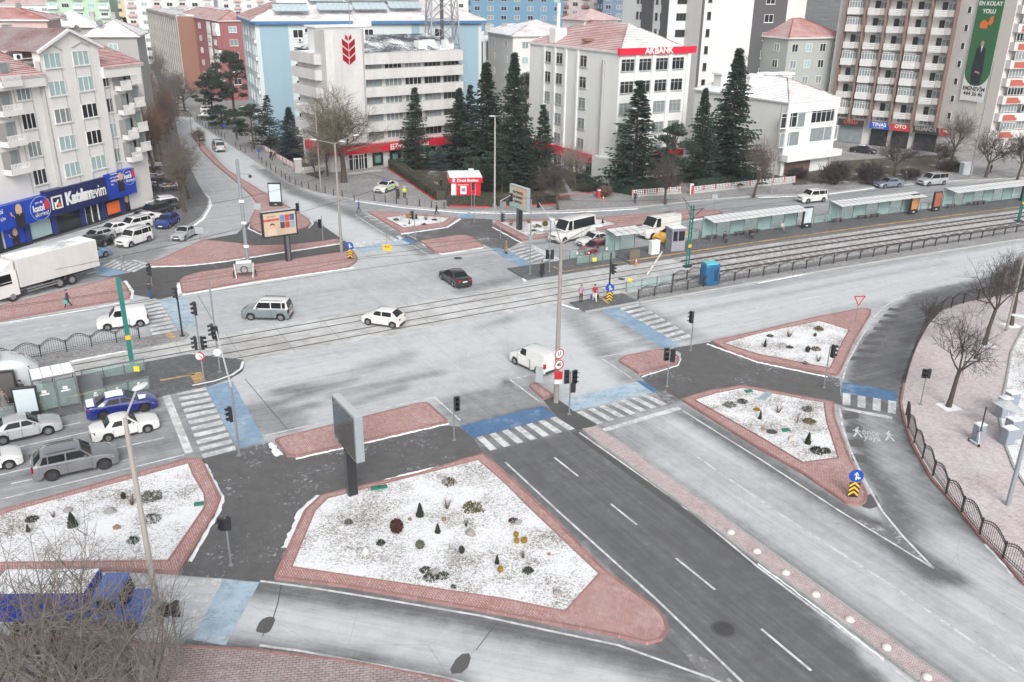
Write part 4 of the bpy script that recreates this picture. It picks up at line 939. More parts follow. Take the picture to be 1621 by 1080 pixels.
BEIGE = plain('beige_stone',(.36,.31,.27),.9,.1,dirt=.4);BROWN = plain('brown_render',(.26,.14,.10),.85,.08);LBLUE = plain('light_blue_render',(.28,.40,.47),.85,.05,dirt=.1);PALEBLUE = plain('pale_blue_white_render',(.55,.61,.62),.85,.04,dirt=.1)
BLUEF = plain('blue_fascia',(.05,.16,.34),.5);DGREY = plain('dark_grey_cladding',(.09,.09,.095),.7,.08);BLUEW = plain('strong_blue_render',(.13,.25,.36),.85,.08);PINKW = plain('pale_pink_render',(.55,.40,.38),.85)
def ctr(px,py,z=0):p = G(px,py,z);return(p.x,p.y,0)
def at(y,px,):
 r = ray(px,60);k = y/r.y;return(r.x*k,y,0)
def topz(y,px,py):
 c = at(y,px);return Zof(c[0],c[1],py)
B2 = simple('grey house with snow streaked tile roof behind the gabled apartment block',at(142,137),14,7.2,9,topz(142,137,59),GREYW,'hip',2.2,1,1,1,roofm=('snowy','snowy'))
B3 = simple('low house with snowy white roof in the upper left corner',at(165,66),14,9,9,topz(165,66,44),GREYW,'hip',2.4,2,4,2,roofm=('white','white'))
B4 = simple('brick red roofed house at the left edge of the upper left corner',at(150,-60),14,13,10,topz(150,0,34),PINKW,'hip',1.6,2,4,2,roofm=('red','redsnow'))
for x, y in((3,3),(8,5),(12,3)):chimney(B3,x,y,B3.h+.8,1.6)
dish(B2,2,1,B2.h+1.2);dish(B3,4,1,B3.h+1);dish(B4,9,1,B4.h+1.5)
by = simple('tall cream and maroon apartment block at the upper left',at(380,124),10,27,14,topz(380,122,-30),CREAM,None,0,15,7,3,(2.4,1.4),bands=None,dz=3.05,nv=3)
for a, b_ in((0,.14),(.42,.58),(.93,1)):strip(by,1,by.L1*a,by.L1*b_,0,by.h,.05,MAROON,'painted_band')
simple('mint green apartment block far off at the upper left',at(330,82),12,21,14,topz(330,82,-14),MINT,None,0,10,5,3,(2.4,1.4),nv=3,balc=WHITE)
simple('distant pale apartment block by the upper left corner',at(380,5),14,40,16,topz(380,5,8),WALLB,'hip',3,6,8,3,(2.0,1.3),courses=False)
simple('distant white apartment block left of the beige office block',at(330,205),12,30,14,topz(330,205,-16),WALLW,None,0,9,7,3,(2.0,1.3),balc=PINKW)
def street_row():
 B = Bld('beige office block with a grid of dark windows on the far left street',at(250,284),28,x2=233,L1=9,h=topz(250,284,26))
 walls(B,BEIGE);strip(B,1,0,B.L1,0,B.h,.05,BROWN,'brown_end_wall')
 n = 16
 for i in range(n+1):strip(B,2,B.L2*i/n-.15,B.L2*i/n+.15,0,B.h,.3,CONC,'fin')
 for i in range(n):
  for j in range(6):window(B,2,B.L2*(i+.5)/n,B.h-1.9-j*3.1,2.1,1.8,2,0,plain('dull_frame',(.2,.19,.18),.6),GLASSD,sill=False)
 strip(B,2,0,B.L2,B.h-.4,B.h+.2,.4,BEIGE,'cornice')
 MB().box((B.L1/2,B.L2/2,B.h),(B.L1,B.L2,.3)).ob('roof',snowy('flat_roof',(.2,.2,.2),.6),B.o)
 B = Bld('maroon and white apartment block between the beige and pale blue buildings',at(228,350),31,L1=8,x2=287,h=topz(228,350,34))
 walls(B,MAROON)
 for i in range(5):
  for j in range(5):
   u = 2.4+i*(B.L2-4.8)/4;z = B.h-1.9-j*3.1
   if i in(0,1,3):strip(B,2,u-2.0,u+2.0,z-1.5,z+1.4,.9 if i!=1 else .06,WHITE if j%2==0 or i==1 else MAROON,'bay')
   window(B,2,u,z,2.6,1.4,3,0,WHITE,ext=.9 if i in(0,3)else .06,sill=False)
 for j in range(5):window(B,1,3,B.h-1.9-j*3.1,2,1.5,2)
 hip(B,B.h+.2,2,.4,('red','redsnow'))
street_row()
simple('low tan block with ruined roof terrace behind the beige office building',at(290,290),28,16,22,topz(290,290,16),PINKW,None,0,5,5,4)
def bluebld():
 B = Bld('large pale blue building with blue eaves and roof panels',at(172,405),22,L1=47,L2=24,h=topz(172,405,36),name='office_building')
 B.L1 = next(i*.1 for i in range(100,900)if P(B.c+B.e1*i*.1+Vector((0,0,B.h)))[0]>762)
 walls(B,PALEBLUE)
 for a, b_ in((412,457),(535,568),(652,664),(715,757)):
  u0, u1 = B.uz(1,a,60)[0], B.uz(1,b_,60)[0];strip(B,1,u0,u1,0,B.h-.3,.12,LBLUE,'light_blue_panel')
 for px in(471,523,583,695):
  for j in range(6):window(B,1,B.uz(1,px,45)[0],B.h-2.0-j*3.05,1.9,1.5,2,0,WHITE,GLASSD);
  ac(B,1,B.uz(1,px,45)[0]+.3,B.h-3.1)
 window(B,1,B.uz(1,494,45)[0],B.h-1.4,2.9,.8,4,0,WHITE,GLASSD)
 for i in range(7):
  for j in range(6):
   if B.L2*(i+.5)/7<22:window(B,2,B.L2*(i+.5)/7,B.h-2.0-j*3.05,1.6,1.6,2,0,WHITE,GLASSD);
   if i==0:ac(B,2,B.L2*(i+.5)/7-1.6,B.h-3.3-j*3.05)
 for u in(8,13,18):strip(B,2,u-.5,u+.5,0,B.h-.3,.10,LBLUE,'light_blue_panel')
 strip(B,1,-.8,B.L1+.8,B.h-.3,B.h+.25,.8,BLUEF,'blue_eaves');strip(B,2,-.8,B.L2+.8,B.h-.31,B.h+.24,.8,BLUEF,'blue_eaves')
 hip(B,B.h+.5,5.2,.8,('snowy','red'),courses=True)
 sm_ = plain('snow_dusted_solar_panel',(.42,.50,.54),.25,.25,2);k = math.atan2(5.2,B.L2/2+.8)
 for(px,py)in((460,19),(529,17),(585,16),(640,14),(515,3),(573,2),(625,2)):
  nrm = Vector((0,-math.sin(k),math.cos(k)));Rm = Matrix.Rotation(B.a,3,'Z');nw = Rm@nrm;p0 = B.c+Rm@Vector((0,-.8,B.h+.9));r = ray(px,py);o = Vector((0,0,HCAM));t = (p0-o).dot(nw)/r.dot(nw);q = Rm.transposed()@(o+r*t-B.c)
  root = MB().box((0,0,0),(6.4,.1,.12)).box((0,2.4,0),(6.4,.1,.5)).ob('panel_rack',STEEL,B.o);root.location = (q.x,q.y-1.2,q.z);root.rotation_euler = (k+.1,0,0)
  pm = MB().box((0,1.2,.2),(1.02,2.6,.07)).mesh('solar_panel',sm_)
  for i in range(6):link('solar_panel',pm,root,(-2.72+i*1.09,0,0))
 MB().box((B.L1*.18,B.L2*.35,B.h+1.5),(6,5,3.4)).ob('roof_hut',WALLB,B.o)
 for x in(.33,.5,.6,.7):chimney(B,B.L1*x,B.L2*.42,B.h+3.5,1.6)
bluebld()
def ziraat():
 raw = plain('raw_pale_concrete',(.56,.555,.545),.9,.1,1.5,dirt=.45)
 B = Bld('six storey pale concrete bank with banded balconies and red sign band',(556,272),37,x1=727,L2=24,topy=86,name='bank_building')
 B.o.location = B.c;Lr = B.L1;zt = B.h;sh = (B.h-4.6)/5
 sl0 = B.uz(1,519,100,1.3)[0];xl = sl0+.3
 yl = next(i*.1 for i in range(10,700)if P(B.c+B.e1*(xl-.9)+B.e2*(i*.1)+Vector((0,0,zt)))[0]<461)
 core = MB();core.prism([(xl,.8),(0,0),(Lr,0),(Lr,16),(xl+6,yl),(xl,yl)],0,zt-.3);core.ob('wall',raw,B.o)
 u0 = B.uz(1,571,90,.9)[0];u1 = Lr+.6
 for j in range(5):
  z1 = zt-j*sh;h = 1.5 if j else 1.6
  b = MB();b.prism([(u0+.5,-1.2),(u1-.6,-1.2),(u1,-.6),(u1,4),(u1-.5,4),(u0,.3),(u0,-.7)],z1-h-(0 if j==0 else sh-1.5-1.55+0),z1-(0 if j==0 else sh-3.05+0),bottom=True)
  b.ob('parapet_band',raw,B.o)
  zc = z1-h-.72
  if j<5:
   for i in range(5):
    window(B,1,u0+2.4+i*(u1-u0-3.4)/4.35,zc if j==0 else z1-sh+3.05-1.5-0-.75,(u1-u0-3)/5-.12,1.3,4,0,WHITE if i in(1,2)else plain('grey_frame',(.3,.3,.3)),random.choice([GLASSD,GLASSC]),sill=False)
 for j in range(5):
  z1 = zt-j*sh;zb = z1-1.5 if j==0 else z1-sh+3.05-1.5;ztop = z1 if j==0 else z1-sh+3.05
  b = MB();b.prism([(xl-.2,.9),(xl+.5,-.1),(xl+1,.8),(xl+1,yl+.3),(xl-1.0,yl+.3),(xl-1.0,2.0)],zb,ztop,bottom=True);b.ob('parapet_band',raw,B.o)
  n = 9
  for i in range(n):
   o = window(B,2,2.4+(yl-3.2)*(i+.5)/n,zb-.72,(yl-3.2)/n-.15,1.25,3,0,WHITE,GLASSD if i<3 else GLASSC,sill=False,ext=.25)
 sl0, sl1 = B.uz(1,519,100,1.3)[0], B.uz(1,579,100,1.3)[0];b = MB();zs = B.uz(1,548,47,1.3)[1];b.prism([(sl0,-.7),(sl0+1,-1.5),(sl1-.6,-1.5),(sl1,-1.1),(sl1+.2,3),(sl0,3)],4.7,zs,bottom=True);b.ob('emblem_slab',raw,B.o)
 REDS = plain('bank_red',(.52,.012,.035),.4,.06);u, z = B.uz(1,552,83,1.5);e = MB();y = -1.62
 for s in(-1,1):
  for k in range(3):
   zb = -1.9+k*1.1;e.add([(s*.08,y,zb),(s*1.05,y,zb+.75),(s*1.05,y,zb+1.55),(s*.08,y,zb+.85),(s*.08,y+.1,zb),(s*1.05,y+.1,zb+.75),(s*1.05,y+.1,zb+1.55),(s*.08,y+.1,zb+.85)],[(0,1,2,3),(3,2,1,0),(0,4,5,1),(1,5,6,2),(2,6,7,3),(3,7,4,0)])
  e.add([(s*.08,y,1.6),(s*.55,y,1.9),(s*.5,y,2.5),(s*.1,y,2.15)],[(0,1,2,3),(3,2,1,0)])
 e.ob('wheat_emblem',REDS,B.o,loc=(u,0,z+.1))
 zr1, zr0 = B.uz(1,640,224,1.0)[1], B.uz(1,640,236,1.0)[1];uu0, uu1 = B.uz(1,541,240,1.0)[0], Lr+.4
 b = MB();b.box(((uu0+uu1)/2,-.5,zr0),(uu1-uu0,1.0,zr1-zr0));b.ob('sign_band',REDS,B.o)
 b = MB();b.prism([(uu0,-1.0),(uu0,0),(xl-.2,8),(xl-.9,8),(xl-.9,1.2)],zr0,zr1+.2,bottom=True);b.ob('sign_band',REDS,B.o)
 u, z = B.uz(1,642,230,1.02);text('lettering','Ziraat Bankası',1.15,WHITE,B.o,(u+1.2,-1.04,z),(math.pi/2,0,0),.02,.02)
 t = MB()
 for s in(-1,1):
  for k in range(3):t.box((s*.2,0,-.45+k*.33),(.28,.04,.22))
 t.ob('emblem',WHITE,B.o,loc=(B.uz(1,621,232,1.02)[0],-1.04,z))
 for(pa,pb)in(((589,255),(607,255)),((616,253),(635,253)),((645,252),(664,252)),((674,250),(690,250)),((697,248),(710,248))):
  a, c = B.uz(1,*pa)[0], B.uz(1,*pb)[0];o = window(B,1,(a+c)/2,zr0/2+.1,c-a,zr0-.6,1,0,plain('grey_frame',(.3,.3,.3)),GLASSD)
  MB().box((0,-.05,-.6),(1.0,.03,1.2)).ob('poster',plain('poster_green',(.12,.25,.22),.5),o)
 a, c = B.uz(1,551,257)[0], B.uz(1,581,257)[0];window(B,1,(a+c)/2,zr0/2,c-a,zr0-.2,3,1,WHITE,GLASSD,off=.25)
 o = MB();m = (a+c)/2
 for dx in(-.95,0,.95):o.box((m+dx,-.4,.1),(.12,.12,2.5))
 o.box((m,-.4,2.6),(2.1,.14,.2));o.ob('entrance_door',WHITE,B.o)
 b = MB();b.box((m,-1.2,0),(6,2.2,.35));b.box((m,-2.6,0),(7,.6,.17));b.ob('entrance_steps',CONC,B.o)
 r = MB();r.add([(-1,1,zt),(Lr-.5,1,zt),(Lr-.5,9,zt+2.2),(2,9,zt+2.2),(Lr-.5,15.5,zt),(-1,15.5,zt)],[(0,1,2,3),(3,2,4,5),(0,3,5),(1,4,2)]);o = r.ob('roof',snowy('dark_sheet_roof',(.06,.075,.085),.42,.6),B.o);
 for i in range(26):
  t = i/25;
 rb = MB()
 for i in range(34):t = (i+.5)/34;rb.tube((Lr*t,1.0,zt+.03),(max(2,Lr*t),8.8,zt+2.2),.05,.05,4)
 stuff(rb.ob('roof_seams',snowy('dark_sheet_roof',(.06,.075,.085),.42,.6),B.o))
 MB().prism([(xl+.2,2),(-1,2),(-1,16),(xl+4,yl-1),(xl+.2,yl-1)],zt-.2,zt+.1).ob('snowy_roof',SNOW,B.o)
 MB().box((3.0,8.5,zt),(8.5,3.5,3.6)).ob('stair_tower',WALLB,B.o);MB().box((3.0,8.5,zt+3.6),(9.2,4.1,.25)).ob('tower_roof',SNOW,B.o);MB().box((8,9,zt+3.6),(2.2,2.2,1.2)).ob('roof_hut',WALLB,B.o)
 for x, y in((Lr-6,2.5),(Lr-3.5,4),(1.5,2.5),(Lr-1,2)):MB().box((x,y,zt),(1.5,1.5,1.5)).ob('chimney',WALLB,B.o)
 mst = MB();mst.tube((5.5,8.5,zt+3.6),(5.5,8.5,zt+12),.07,.04,6);mst.ob('mast',STEEL,B.o);dish(B,Lr-1,1,zt+.8)
ziraat()
def pylon():
 c = at(172,700);o = thing('lattice_mast','tall grey steel lattice mast behind the right end of the round parapet bank','mast',c,.3)
 b = MB();n = 9;Hh = 40;w0, w1 = 3.6, 1.6
 def cor(k):t = k/n;w = w0+(w1-w0)*t;return[Vector((sx*w,sy*w,Hh*t))for sx,sy in((-1,-1),(1,-1),(1,1),(-1,1))]
 legs = [MB()for _ in range(4)]
 for k in range(n):
  A, C = cor(k), cor(k+1)
  for i in range(4):
   legs[i].tube(A[i],C[i],.2,.18,4);b.tube(A[i],C[(i+1)%4],.085,.085,4);b.tube(A[(i+1)%4],C[i],.085,.085,4);b.tube(C[i],C[(i+1)%4],.085,.085,4)
 for q_ in legs:q_.ob('leg',STEEL,o)
 b.ob('brace',STEEL,o)
 lad = MB();lad.tube((0,0,0),(0,0,Hh),.35,.3,8);lad.ob('cable_duct',DGREY,o)
pylon()
def midgrey():
 B = Bld('grey and white three storey block seen between the two banks',at(205,764),14,L1=20,L2=14,h=topz(205,764,66))
 walls(B,plain('mid_grey_render',(.22,.215,.21),.85))
 for u in(0,4.2,5.2,10.5,15.6,19.6):strip(B,1,u,u+.7,0,B.h,.25,WALLB,'white_pilaster')
 for j in range(3):
  z = B.h-2.9-j*3.4;window(B,1,2.4,z,2.2,1.5,3,0,WHITE,GLASSC);window(B,1,8,z,4.2,1.6,5,0,WHITE,GLASSD);window(B,1,13.4,z,4.2,1.6,5,0,WHITE,GLASSC);window(B,1,17.8,z,1.6,1.6,1,0,WHITE,GLASSC)
  strip(B,1,.8,4.1,z-1.8,z-1.1,.8,WALLB,'balcony')
 hip(B,B.h+.2,3.2,.4,('white','white'),courses=False)
 for x in(2,6,9.5):chimney(B,x,4.5,B.h+1.5,2.0,1.2)
 MB().box((6,-3,3.0),(14,6,.2)).ob('canopy',SNOW,B.o)
midgrey()
simple('pale house with a snowy tiled roof and tall chimney behind the right bank',at(188,812),20,16,16,topz(188,812,58),WALLW,'hip',2.6,3,3,2,roofm=('snowy','white'))
def akbank():
 B = Bld('white five storey bank with red tiled hip roof and red sign',(970,292),32.4,x1=1092,x2=839,topy=84,name='bank_building')
 walls(B,WALLB,0,B.h);hip(B,B.h+.12,3.6,.25,('snowy','redsnow'))
 gf = plain('steel_window_frame',(.42,.42,.42),.5,.05)
 a0, a3 = B.uz(1,993.5,103.5), B.uz(1,1072.5,98.5);r4 = B.uz(1,986,206.5);
 us = [a0[0]+(a3[0]-a0[0])*i/3 for i in range(4)];dz = (a0[1]-r4[1])/3
 for i, u in enumerate(us):
  for j in range(5):window(B,1,u,a0[1]-dz*j,2.5,1.75,3,1,gf,GLASSD if j<2 else GLASSC)
 for k in(0,1,2,3):
  u = (us[k]+us[k+1])/2 if k<3 else us[3]+2.1
  strip(B,1,u-.35,u+.35,0,B.h-.3,.28,WALLB,'pilaster')
 cols = [((869.5,90),(864,219-32)),((887,92.5),(882.5,188)),((924.5,97),(920,196))]
 for p, q in cols:
  a, b_ = B.uz(2,*p), B.uz(2,*q)
  for j in range(5):window(B,2,(a[0]+b_[0])/2,a[1]-dz*j,1.75,1.7,2,1,gf,GLASSD if j<2 else GLASSC)
 for px in(863,880,897,916):
  u = B.uz(2,px,80)[0];strip(B,2,u-.22,u+.22,0,B.h-.1,.25,WALLB,'pilaster')
 m = MB();u = B.uz(2,958,88)[0];m.box((-.25,u,0),(.35,.35,B.h-1.2));m.ob('drain_pipe',plain('grey_pipe',(.4,.4,.4)),B.o)
 REDS = MATS['bank_red'];z1 = B.uz(1,981,77,.25)[1];z0 = B.uz(1,981,88,.25)[1]
 b = MB();b.box((B.L1/2+.3,-.2,z0),(B.L1+1.4,.5,z1-z0));b.ob('shop_sign',plain('bank_sign_red',(.62,.012,.04),.4,.04),B.o)
 u, z = B.uz(1,1044,78.5,.46);text('lettering','AKBANK',1.25,WHITE,B.o,(u,-.48,(z0+z1)/2),(math.pi/2,0,0),.03,.03,1.1)
 u0, u1 = B.uz(2,943,255,.5)[0], B.uz(2,871,240,.5)[0];zz = B.uz(2,940,254,.5)[1]
 strip(B,2,u0,B.L2,zz-.6,zz+.7,.6,REDS,'sign_band');strip(B,1,8,B.L1,3.4,4.4,.5,REDS,'sign_band')
 for i in range(6):window(B,2,u0+2+i*3,1.8,2.2,2.4,2,0,gf,GLASSD)
 for i in range(4):window(B,1,us[i],1.9,2.4,2.4,2,0,gf,GLASSD)
 b = MB();b.box((-.3,2.0,0),(1.4,4.5,3.9));b.ob('white_corner_plinth',WALLB,B.o)
 T_ = Bld('x',(0,0,0),0,L1=7,L2=6,h=3);T_.o.name = 'roof_hut';del T_.o['label'];del T_.o['category'];T_.o.parent = B.o;T_.o.location = (5.5,16.5,B.h+1.2);T_.o.rotation_euler = (0,0,0)
 MB().box((3.5,3,0),(7,6,2.6)).ob('hut_wall',WALLB,T_.o);
 c = MB();c.add([(-.6,-.6,2.6),(7.6,-.6,2.6),(7.6,6.6,2.6),(-.6,6.6,2.6),(3.5,3,4.3)],[(0,1,4),(1,2,4),(2,3,4),(3,0,4),(3,2,1,0)]);o = c.ob('hut_roof',tilemat('redsnow'),T_.o);uvobj(o)
 MB().box((1.2,9.5,B.h+1.1),(1.6,1.1,.35)).ob('roof_hatch',BROWN,B.o)
 b = MB();b.box((1.5,18,B.h),(2.2,1.8,2.6));b.tube((1.5,18,B.h+2.6),(1.5,18,B.h+6.4),.28,.28,8);b.ob('chimney',WALLB,B.o)
akbank()
def tall1():
 B = Bld('tall white apartment block with dark grey vertical stripes behind the white bank',at(182,1053),22,x1=None,L1=37,L2=18,h=46)
 B.L1 = next(i*.1 for i in range(50,900)if P(B.c+B.e1*i*.1+Vector((0,0,22)))[0]>1196)
 walls(B,WALLB)
 for a, b_ in((1015,1033),(1046,1057)):
  us = [B.uz(2,a,40)[0],B.uz(2,b_,40)[0]];strip(B,2,min(us),max(us),0,B.h,.15,DGREY,'grey_stripe')
 for px in(1008,1013.5,1024,1038,1046):
  for j in range(12):window(B,2,B.uz(2,px,45)[0],20.8-4.15+3.0*(j-4),.9 if px!=1024 else 1.4,1.5,1,0,WHITE if px==1024 else DGREY,GLASSD,sill=False)
 for px, w in((1078,2.2),(1104,1.2)):
  for j in range(12):window(B,1,B.uz(1,px,27)[0],B.uz(1,px,27 if px==1078 else 12)[1]+3.05*(j-6),w,1.4,3 if w>2 else 1,0,DGREY,GLASSD,sill=False)
 B2 = Bld('tall pale slab with a dark grey panel and square windows',at(178,1107),19,L1=30,L2=14,h=46);B2.o.location = B2.c
 u = B2.uz(1,1190,40)[0];u1 = B2.uz(1,1240,60)[0];B2.L1 = B2.uz(1,1270,60)[0]
 walls(B2,WALLW);strip(B2,1,u,u1,0,B2.h,.1,DGREY,'dark_grey_panel');strip(B2,1,0,.5,0,B2.h,.1,DGREY,'dark_edge')
 for j in range(12):window(B2,1,B2.uz(1,1213,58)[0],B2.uz(1,1213,58)[1]+3.35*(j-6),2.0,1.5,2,0,WHITE,GLASSD,ext=.1)
 for j in range(12):window(B2,1,B2.uz(1,1120,50)[0],B2.uz(1,1120,25)[1]+3.1*(j-6),.8,1.4,1,0,DGREY,GLASSD)
tall1()
simple('old grey green block with red roof seen between the two tall slabs',at(176,1249),26,14,12,topz(176,1249,62),plain('grey_green_render',(.36,.38,.36),.85),'hip',3.2,6,4,2,(1.5,1.5),roofm=('red','redsnow'),balc=False)
def lowwhite():
 B = Bld('low white two storey building with a snow dusted tile roof',(1218,285),33,x1=1330,L2=21,h=9.4)
 c = G(1234,280);B.c = c;B.o.location = c
 B.h = Zof(c.x,c.y,163);B.L1 = next(i*.1 for i in range(50,600)if P(B.c+B.e1*i*.1+Vector((0,0,B.h)))[0]>1327)
 walls(B,WALLB,0,B.h);hip(B,B.h+.1,2.9,.3,('snowy','white'))
 for(a,b_,y,n)in(((1236),(1261),192,3),((1284),(1322),184,5)):
  u0, z = B.uz(1,a,y);u1 = B.uz(1,b_,y)[0];window(B,1,(u0+u1)/2,z,u1-u0,2.3,n,1,WHITE,GLASSD)
  u0, z = B.uz(1,a,y+30);u1 = B.uz(1,b_,y+30)[0];window(B,1,(u0+u1)/2,z,u1-u0+.8,2.3,2,0,WHITE,GLASSC)
 u = B.uz(1,1268,190);window(B,1,u[0],u[1],1.8,2.3,1,0,WHITE,GLASSC)
 strip(B,1,-.5,B.L1+.8,2.6,3.6,1.6,WALLB,'canopy');strip(B,1,-.2,B.L1+.2,B.h-1.6,B.h,.25,WALLB,'eaves_band');strip(B,1,-.2,.5,0,B.h-1.6,.25,WALLB,'pilaster');strip(B,1,B.L1-.7,B.L1,0,B.h-1.6,.25,WALLB,'pilaster')
 strip(B,1,.5,B.L1-5,0,2.6,.1,plain('brown_brick',(.16,.10,.08),.9),'ground_floor_infill')
 for(x,y,w_)in((4,12,2.4),(9,13,2),(12,12,2.2),(2,17,1.6)):
  o = MB().box((x,y,B.h+.6),(w_,1.8,2.2)).ob('chimney',WALLB,B.o);MB().box((x,y,B.h+2.8),(w_+.6,2.4,.35)).ob('chimney_cap',SNOW,o)
lowwhite()
def tower():
 B = Bld('tall grey beige apartment tower with brown pilasters and stacked white balconies',(1300,222),-37,L1=20.8,L2=26,h=52,name='apartment_tower')
 TW = plain('beige_grey_render',(.58,.565,.55),.85,.05,dirt=.15);PB = plain('brown_pilaster',(.22,.15,.13),.8)
 u5 = B.uz(1,1503,100)[0];B.L1 = u5
 e_ = R_(-27);zz_ = 30.0;Lb = next(i*.1 for i in range(10,400)if P(B.c+B.e1*u5+(B.e1*math.cos(e_)+B.e2*math.sin(e_))*(i*.1)+Vector((0,0,zz_)))[0]>1586);q0 = Vector((u5,0));q1 = q0+Vector((math.cos(e_),math.sin(e_)))*Lb
 MB().prism([(0,0),(u5,0),(q1.x,q1.y),(q1.x-4,q1.y+14),(12,26),(0,26)],0,B.h).ob('wall',TW,B.o)
 E = Bld('x',(0,0,0),0,L1=Lb,L2=3,h=B.h);E.o.name = 'end_wall';del E.o['label'];del E.o['category'];E.o.parent = B.o;E.o.location = (q0.x,q0.y,0);E.o.rotation_euler = (0,0,e_)
 E.c = B.c+B.e1*q0.x+B.e2*q0.y;ea = B.a+e_;E.e1 = Vector((math.cos(ea),math.sin(ea),0));E.e2 = Vector((-math.sin(ea),math.cos(ea),0))
 ul = B.uz(1,1333,100)[0]
 pil = [B.uz(1,px,100)[0]for px in(1331,1361,1394,1427,1463,1502)]
 for u in pil:strip(B,1,u-.14,u+.14,4.2,B.h,1.7,PB,'brown_pilaster')
 floors = [B.uz(1,1350,y,1.0)[1]for y in(46,73,98)];dz = 3.02
 zf = B.uz(1,1420,79,1.2)[1]
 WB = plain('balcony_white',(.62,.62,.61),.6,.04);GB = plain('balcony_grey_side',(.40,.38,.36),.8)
 bm = MB()
 for k in range(3):bm.box((0,-.62,.08+k*.33),(2.1,.10,.27))
 bm.box((0,-.3,-.12),(2.1,.7,.16));balm = bm.mesh('balcony',WB)
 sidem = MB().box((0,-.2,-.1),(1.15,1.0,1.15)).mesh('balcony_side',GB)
 solidm = MB().box((0,-.35,-.15),(2.15,.8,1.15)).mesh('balcony',WB)
 dm = MB().box((0,.0,.1),(.9,.08,2.2)).mesh('balcony_door',GLASSD)
 shade = plain('black_roller_blind',(.03,.03,.035),.5,.1)
 rng = random.Random(3);kinds = {}
 for i in range(5):
  uL, uR = pil[i], pil[i+1];wd = uR-uL
  for j in range(-2,12):
   z = zf+dz*(j-4)-i*.0
   if z<5.2 or z>B.h-3:continue
   row = 4-j
   u = uL+wd*.40
   t = {(0,0):'s',(1,-4):'s'}.get((i,row))
   key = rng.random()
   glazed = (i,row)in((0,1),(1,1),(2,1),(3,1),(0,-4),(1,-4),(2,-4),(1,2))or key<.30
   dark = row==-3 and i<3
   if glazed or(i==1 and row>0 and row<5):
    o = link('balcony',solidm,B.o,(u,-.98,z));window(B,1,u,z+1.75,2.1,1.45,4,1,WHITE,GLASSC,ext=1.25,sill=False);MB_ = None
    window(B,1,u+wd*.36,z+1.6,1.1,1.2,2,0,WHITE,GLASSC,ext=.8,sill=False)
   else:
    o = link('balcony',balm,B.o,(u,-.95,z));link('balcony_door',dm,B.o,(u+.2,-.08,z));window(B,1,u+wd*.33,z+1.45,1.5,1.4,2,0,WHITE,GLASSC if key>.5 else GLASST,sill=False)
    if dark:MB().box((u+.3,-1.3,z+1.1),(3.3,.1,1.4)).ob('roller_blind',shade,B.o)
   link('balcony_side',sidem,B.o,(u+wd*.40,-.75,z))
 fl = MB()
 for i in range(5):
  window(B,1,pil[i]+(pil[i+1]-pil[i])*.5,5.6,2.2,1.5,3,0,WHITE,GLASSC)
 bd = [((1325,1366),202,(.04,.03,.03),'OĞLU',(.55,.1,.05)),((1374,1406),209,(.02,.09,.42),'TINAS',(.75,.75,.75)),((1408,1440),209,(.45,.04,.04),'OTO',(.75,.7,.65)),((1443,1484),216,(.03,.03,.03),'KUAFÖR',(.35,.33,.3)),((1486,1530),219,(.45,.04,.03),'MARKET',(.75,.7,.6))]
 for k, ((a,b_),y,c,tx,tc)in enumerate(bd):
  u0, z = B.uz(1,a,y,1.4);u1 = B.uz(1,b_,y,1.4)[0];zz = 3.5
  o = MB().box(((u0+u1)/2,-1.3,zz),(u1-u0,.2,1.2)).ob('shop_board',plain('board_%d'%k,c,.5),B.o)
  text('lettering',tx,.95,plain('board_text_%d'%k,tc,.5),o,((u0+u1)/2,-1.42,zz+.75),(math.pi/2,0,0),.01,.02)
  if k==1:text('lettering','OTOMOTİV',.35,WHITE,o,((u0+u1)/2,-1.42,zz+.18),(math.pi/2,0,0),.01)
  MB().box(((u0+u1)/2,-.3,.2),(u1-u0-.6,.3,3.1)).ob('shop_window',GLASSC if k==0 else GLASSD,B.o)
 for y in(32,50,75,100,130,160,190):
  for px in(1543,):pass
 for j in range(8):window(E,1,E.uz(1,1519,100)[0],7+dz*j,.8,1.2,1,0,WHITE,GLASSD,sill=False)
 u0, z0 = E.uz(1,1519,157,.3);u1, _ = E.uz(1,1557,163,.3);z0 = E.uz(1,1535,160,.3)[1];z1 = 46;zm = E.uz(1,1545,135,.3)[1]
 GR = plain('banner_green',(.03,.14,.055),.6,.05);bn = MB().box(((u0+u1)/2,-.25,z0),(u1-u0,.12,z1-z0)).ob('banner',GR,E.o,label='tall green and white printed banner with a man in a suit')
 uc = (u0+u1)/2;w = u1-u0;y = -.33
 def flat(pts,m,nm,k=0):b = MB();b.add([(uc+p[0],y-k*.01,p[1])for p in pts],[tuple(range(len(pts)))]);b.ob(nm,m,bn)
 WB_ = plain('banner_white',(.72,.72,.71),.6)
 zc = zm+.6;pts = [(-w/2,z0+.02),(w/2,z0+.02),(w/2,zc+1.6)]+[(w/2*math.cos(t),zc+1.6-2.4*math.sin(t))for t in[math.pi*i/10 for i in range(1,10)]]+[(-w/2,zc+1.6)]
 flat(pts,WB_,'banner_white_field',1)
 zt = E.uz(1,1550,148,.3)[1]
 BT = plain('banner_black_text',(.05,.05,.05),.6)
 text('lettering','EMİNEVİM',.92,BT,bn,(uc,y-.03,E.uz(1,1541,141,.35)[1]),(math.pi/2,0,0),.01,.02);text('lettering','444 36 46',.95,BT,bn,(uc,y-.03,E.uz(1,1540,149,.35)[1]),(math.pi/2,0,0),.01,.02)
 zz = E.uz(1,1572,6,.35)[1];text('lettering','EN KOLAY',.95,WHITE,bn,(uc,y-.03,zz),(math.pi/2,0,0),.01,.03);text('lettering','YOLU',.95,WHITE,bn,(uc,y-.03,zz-1.25),(math.pi/2,0,0),.01,.03)
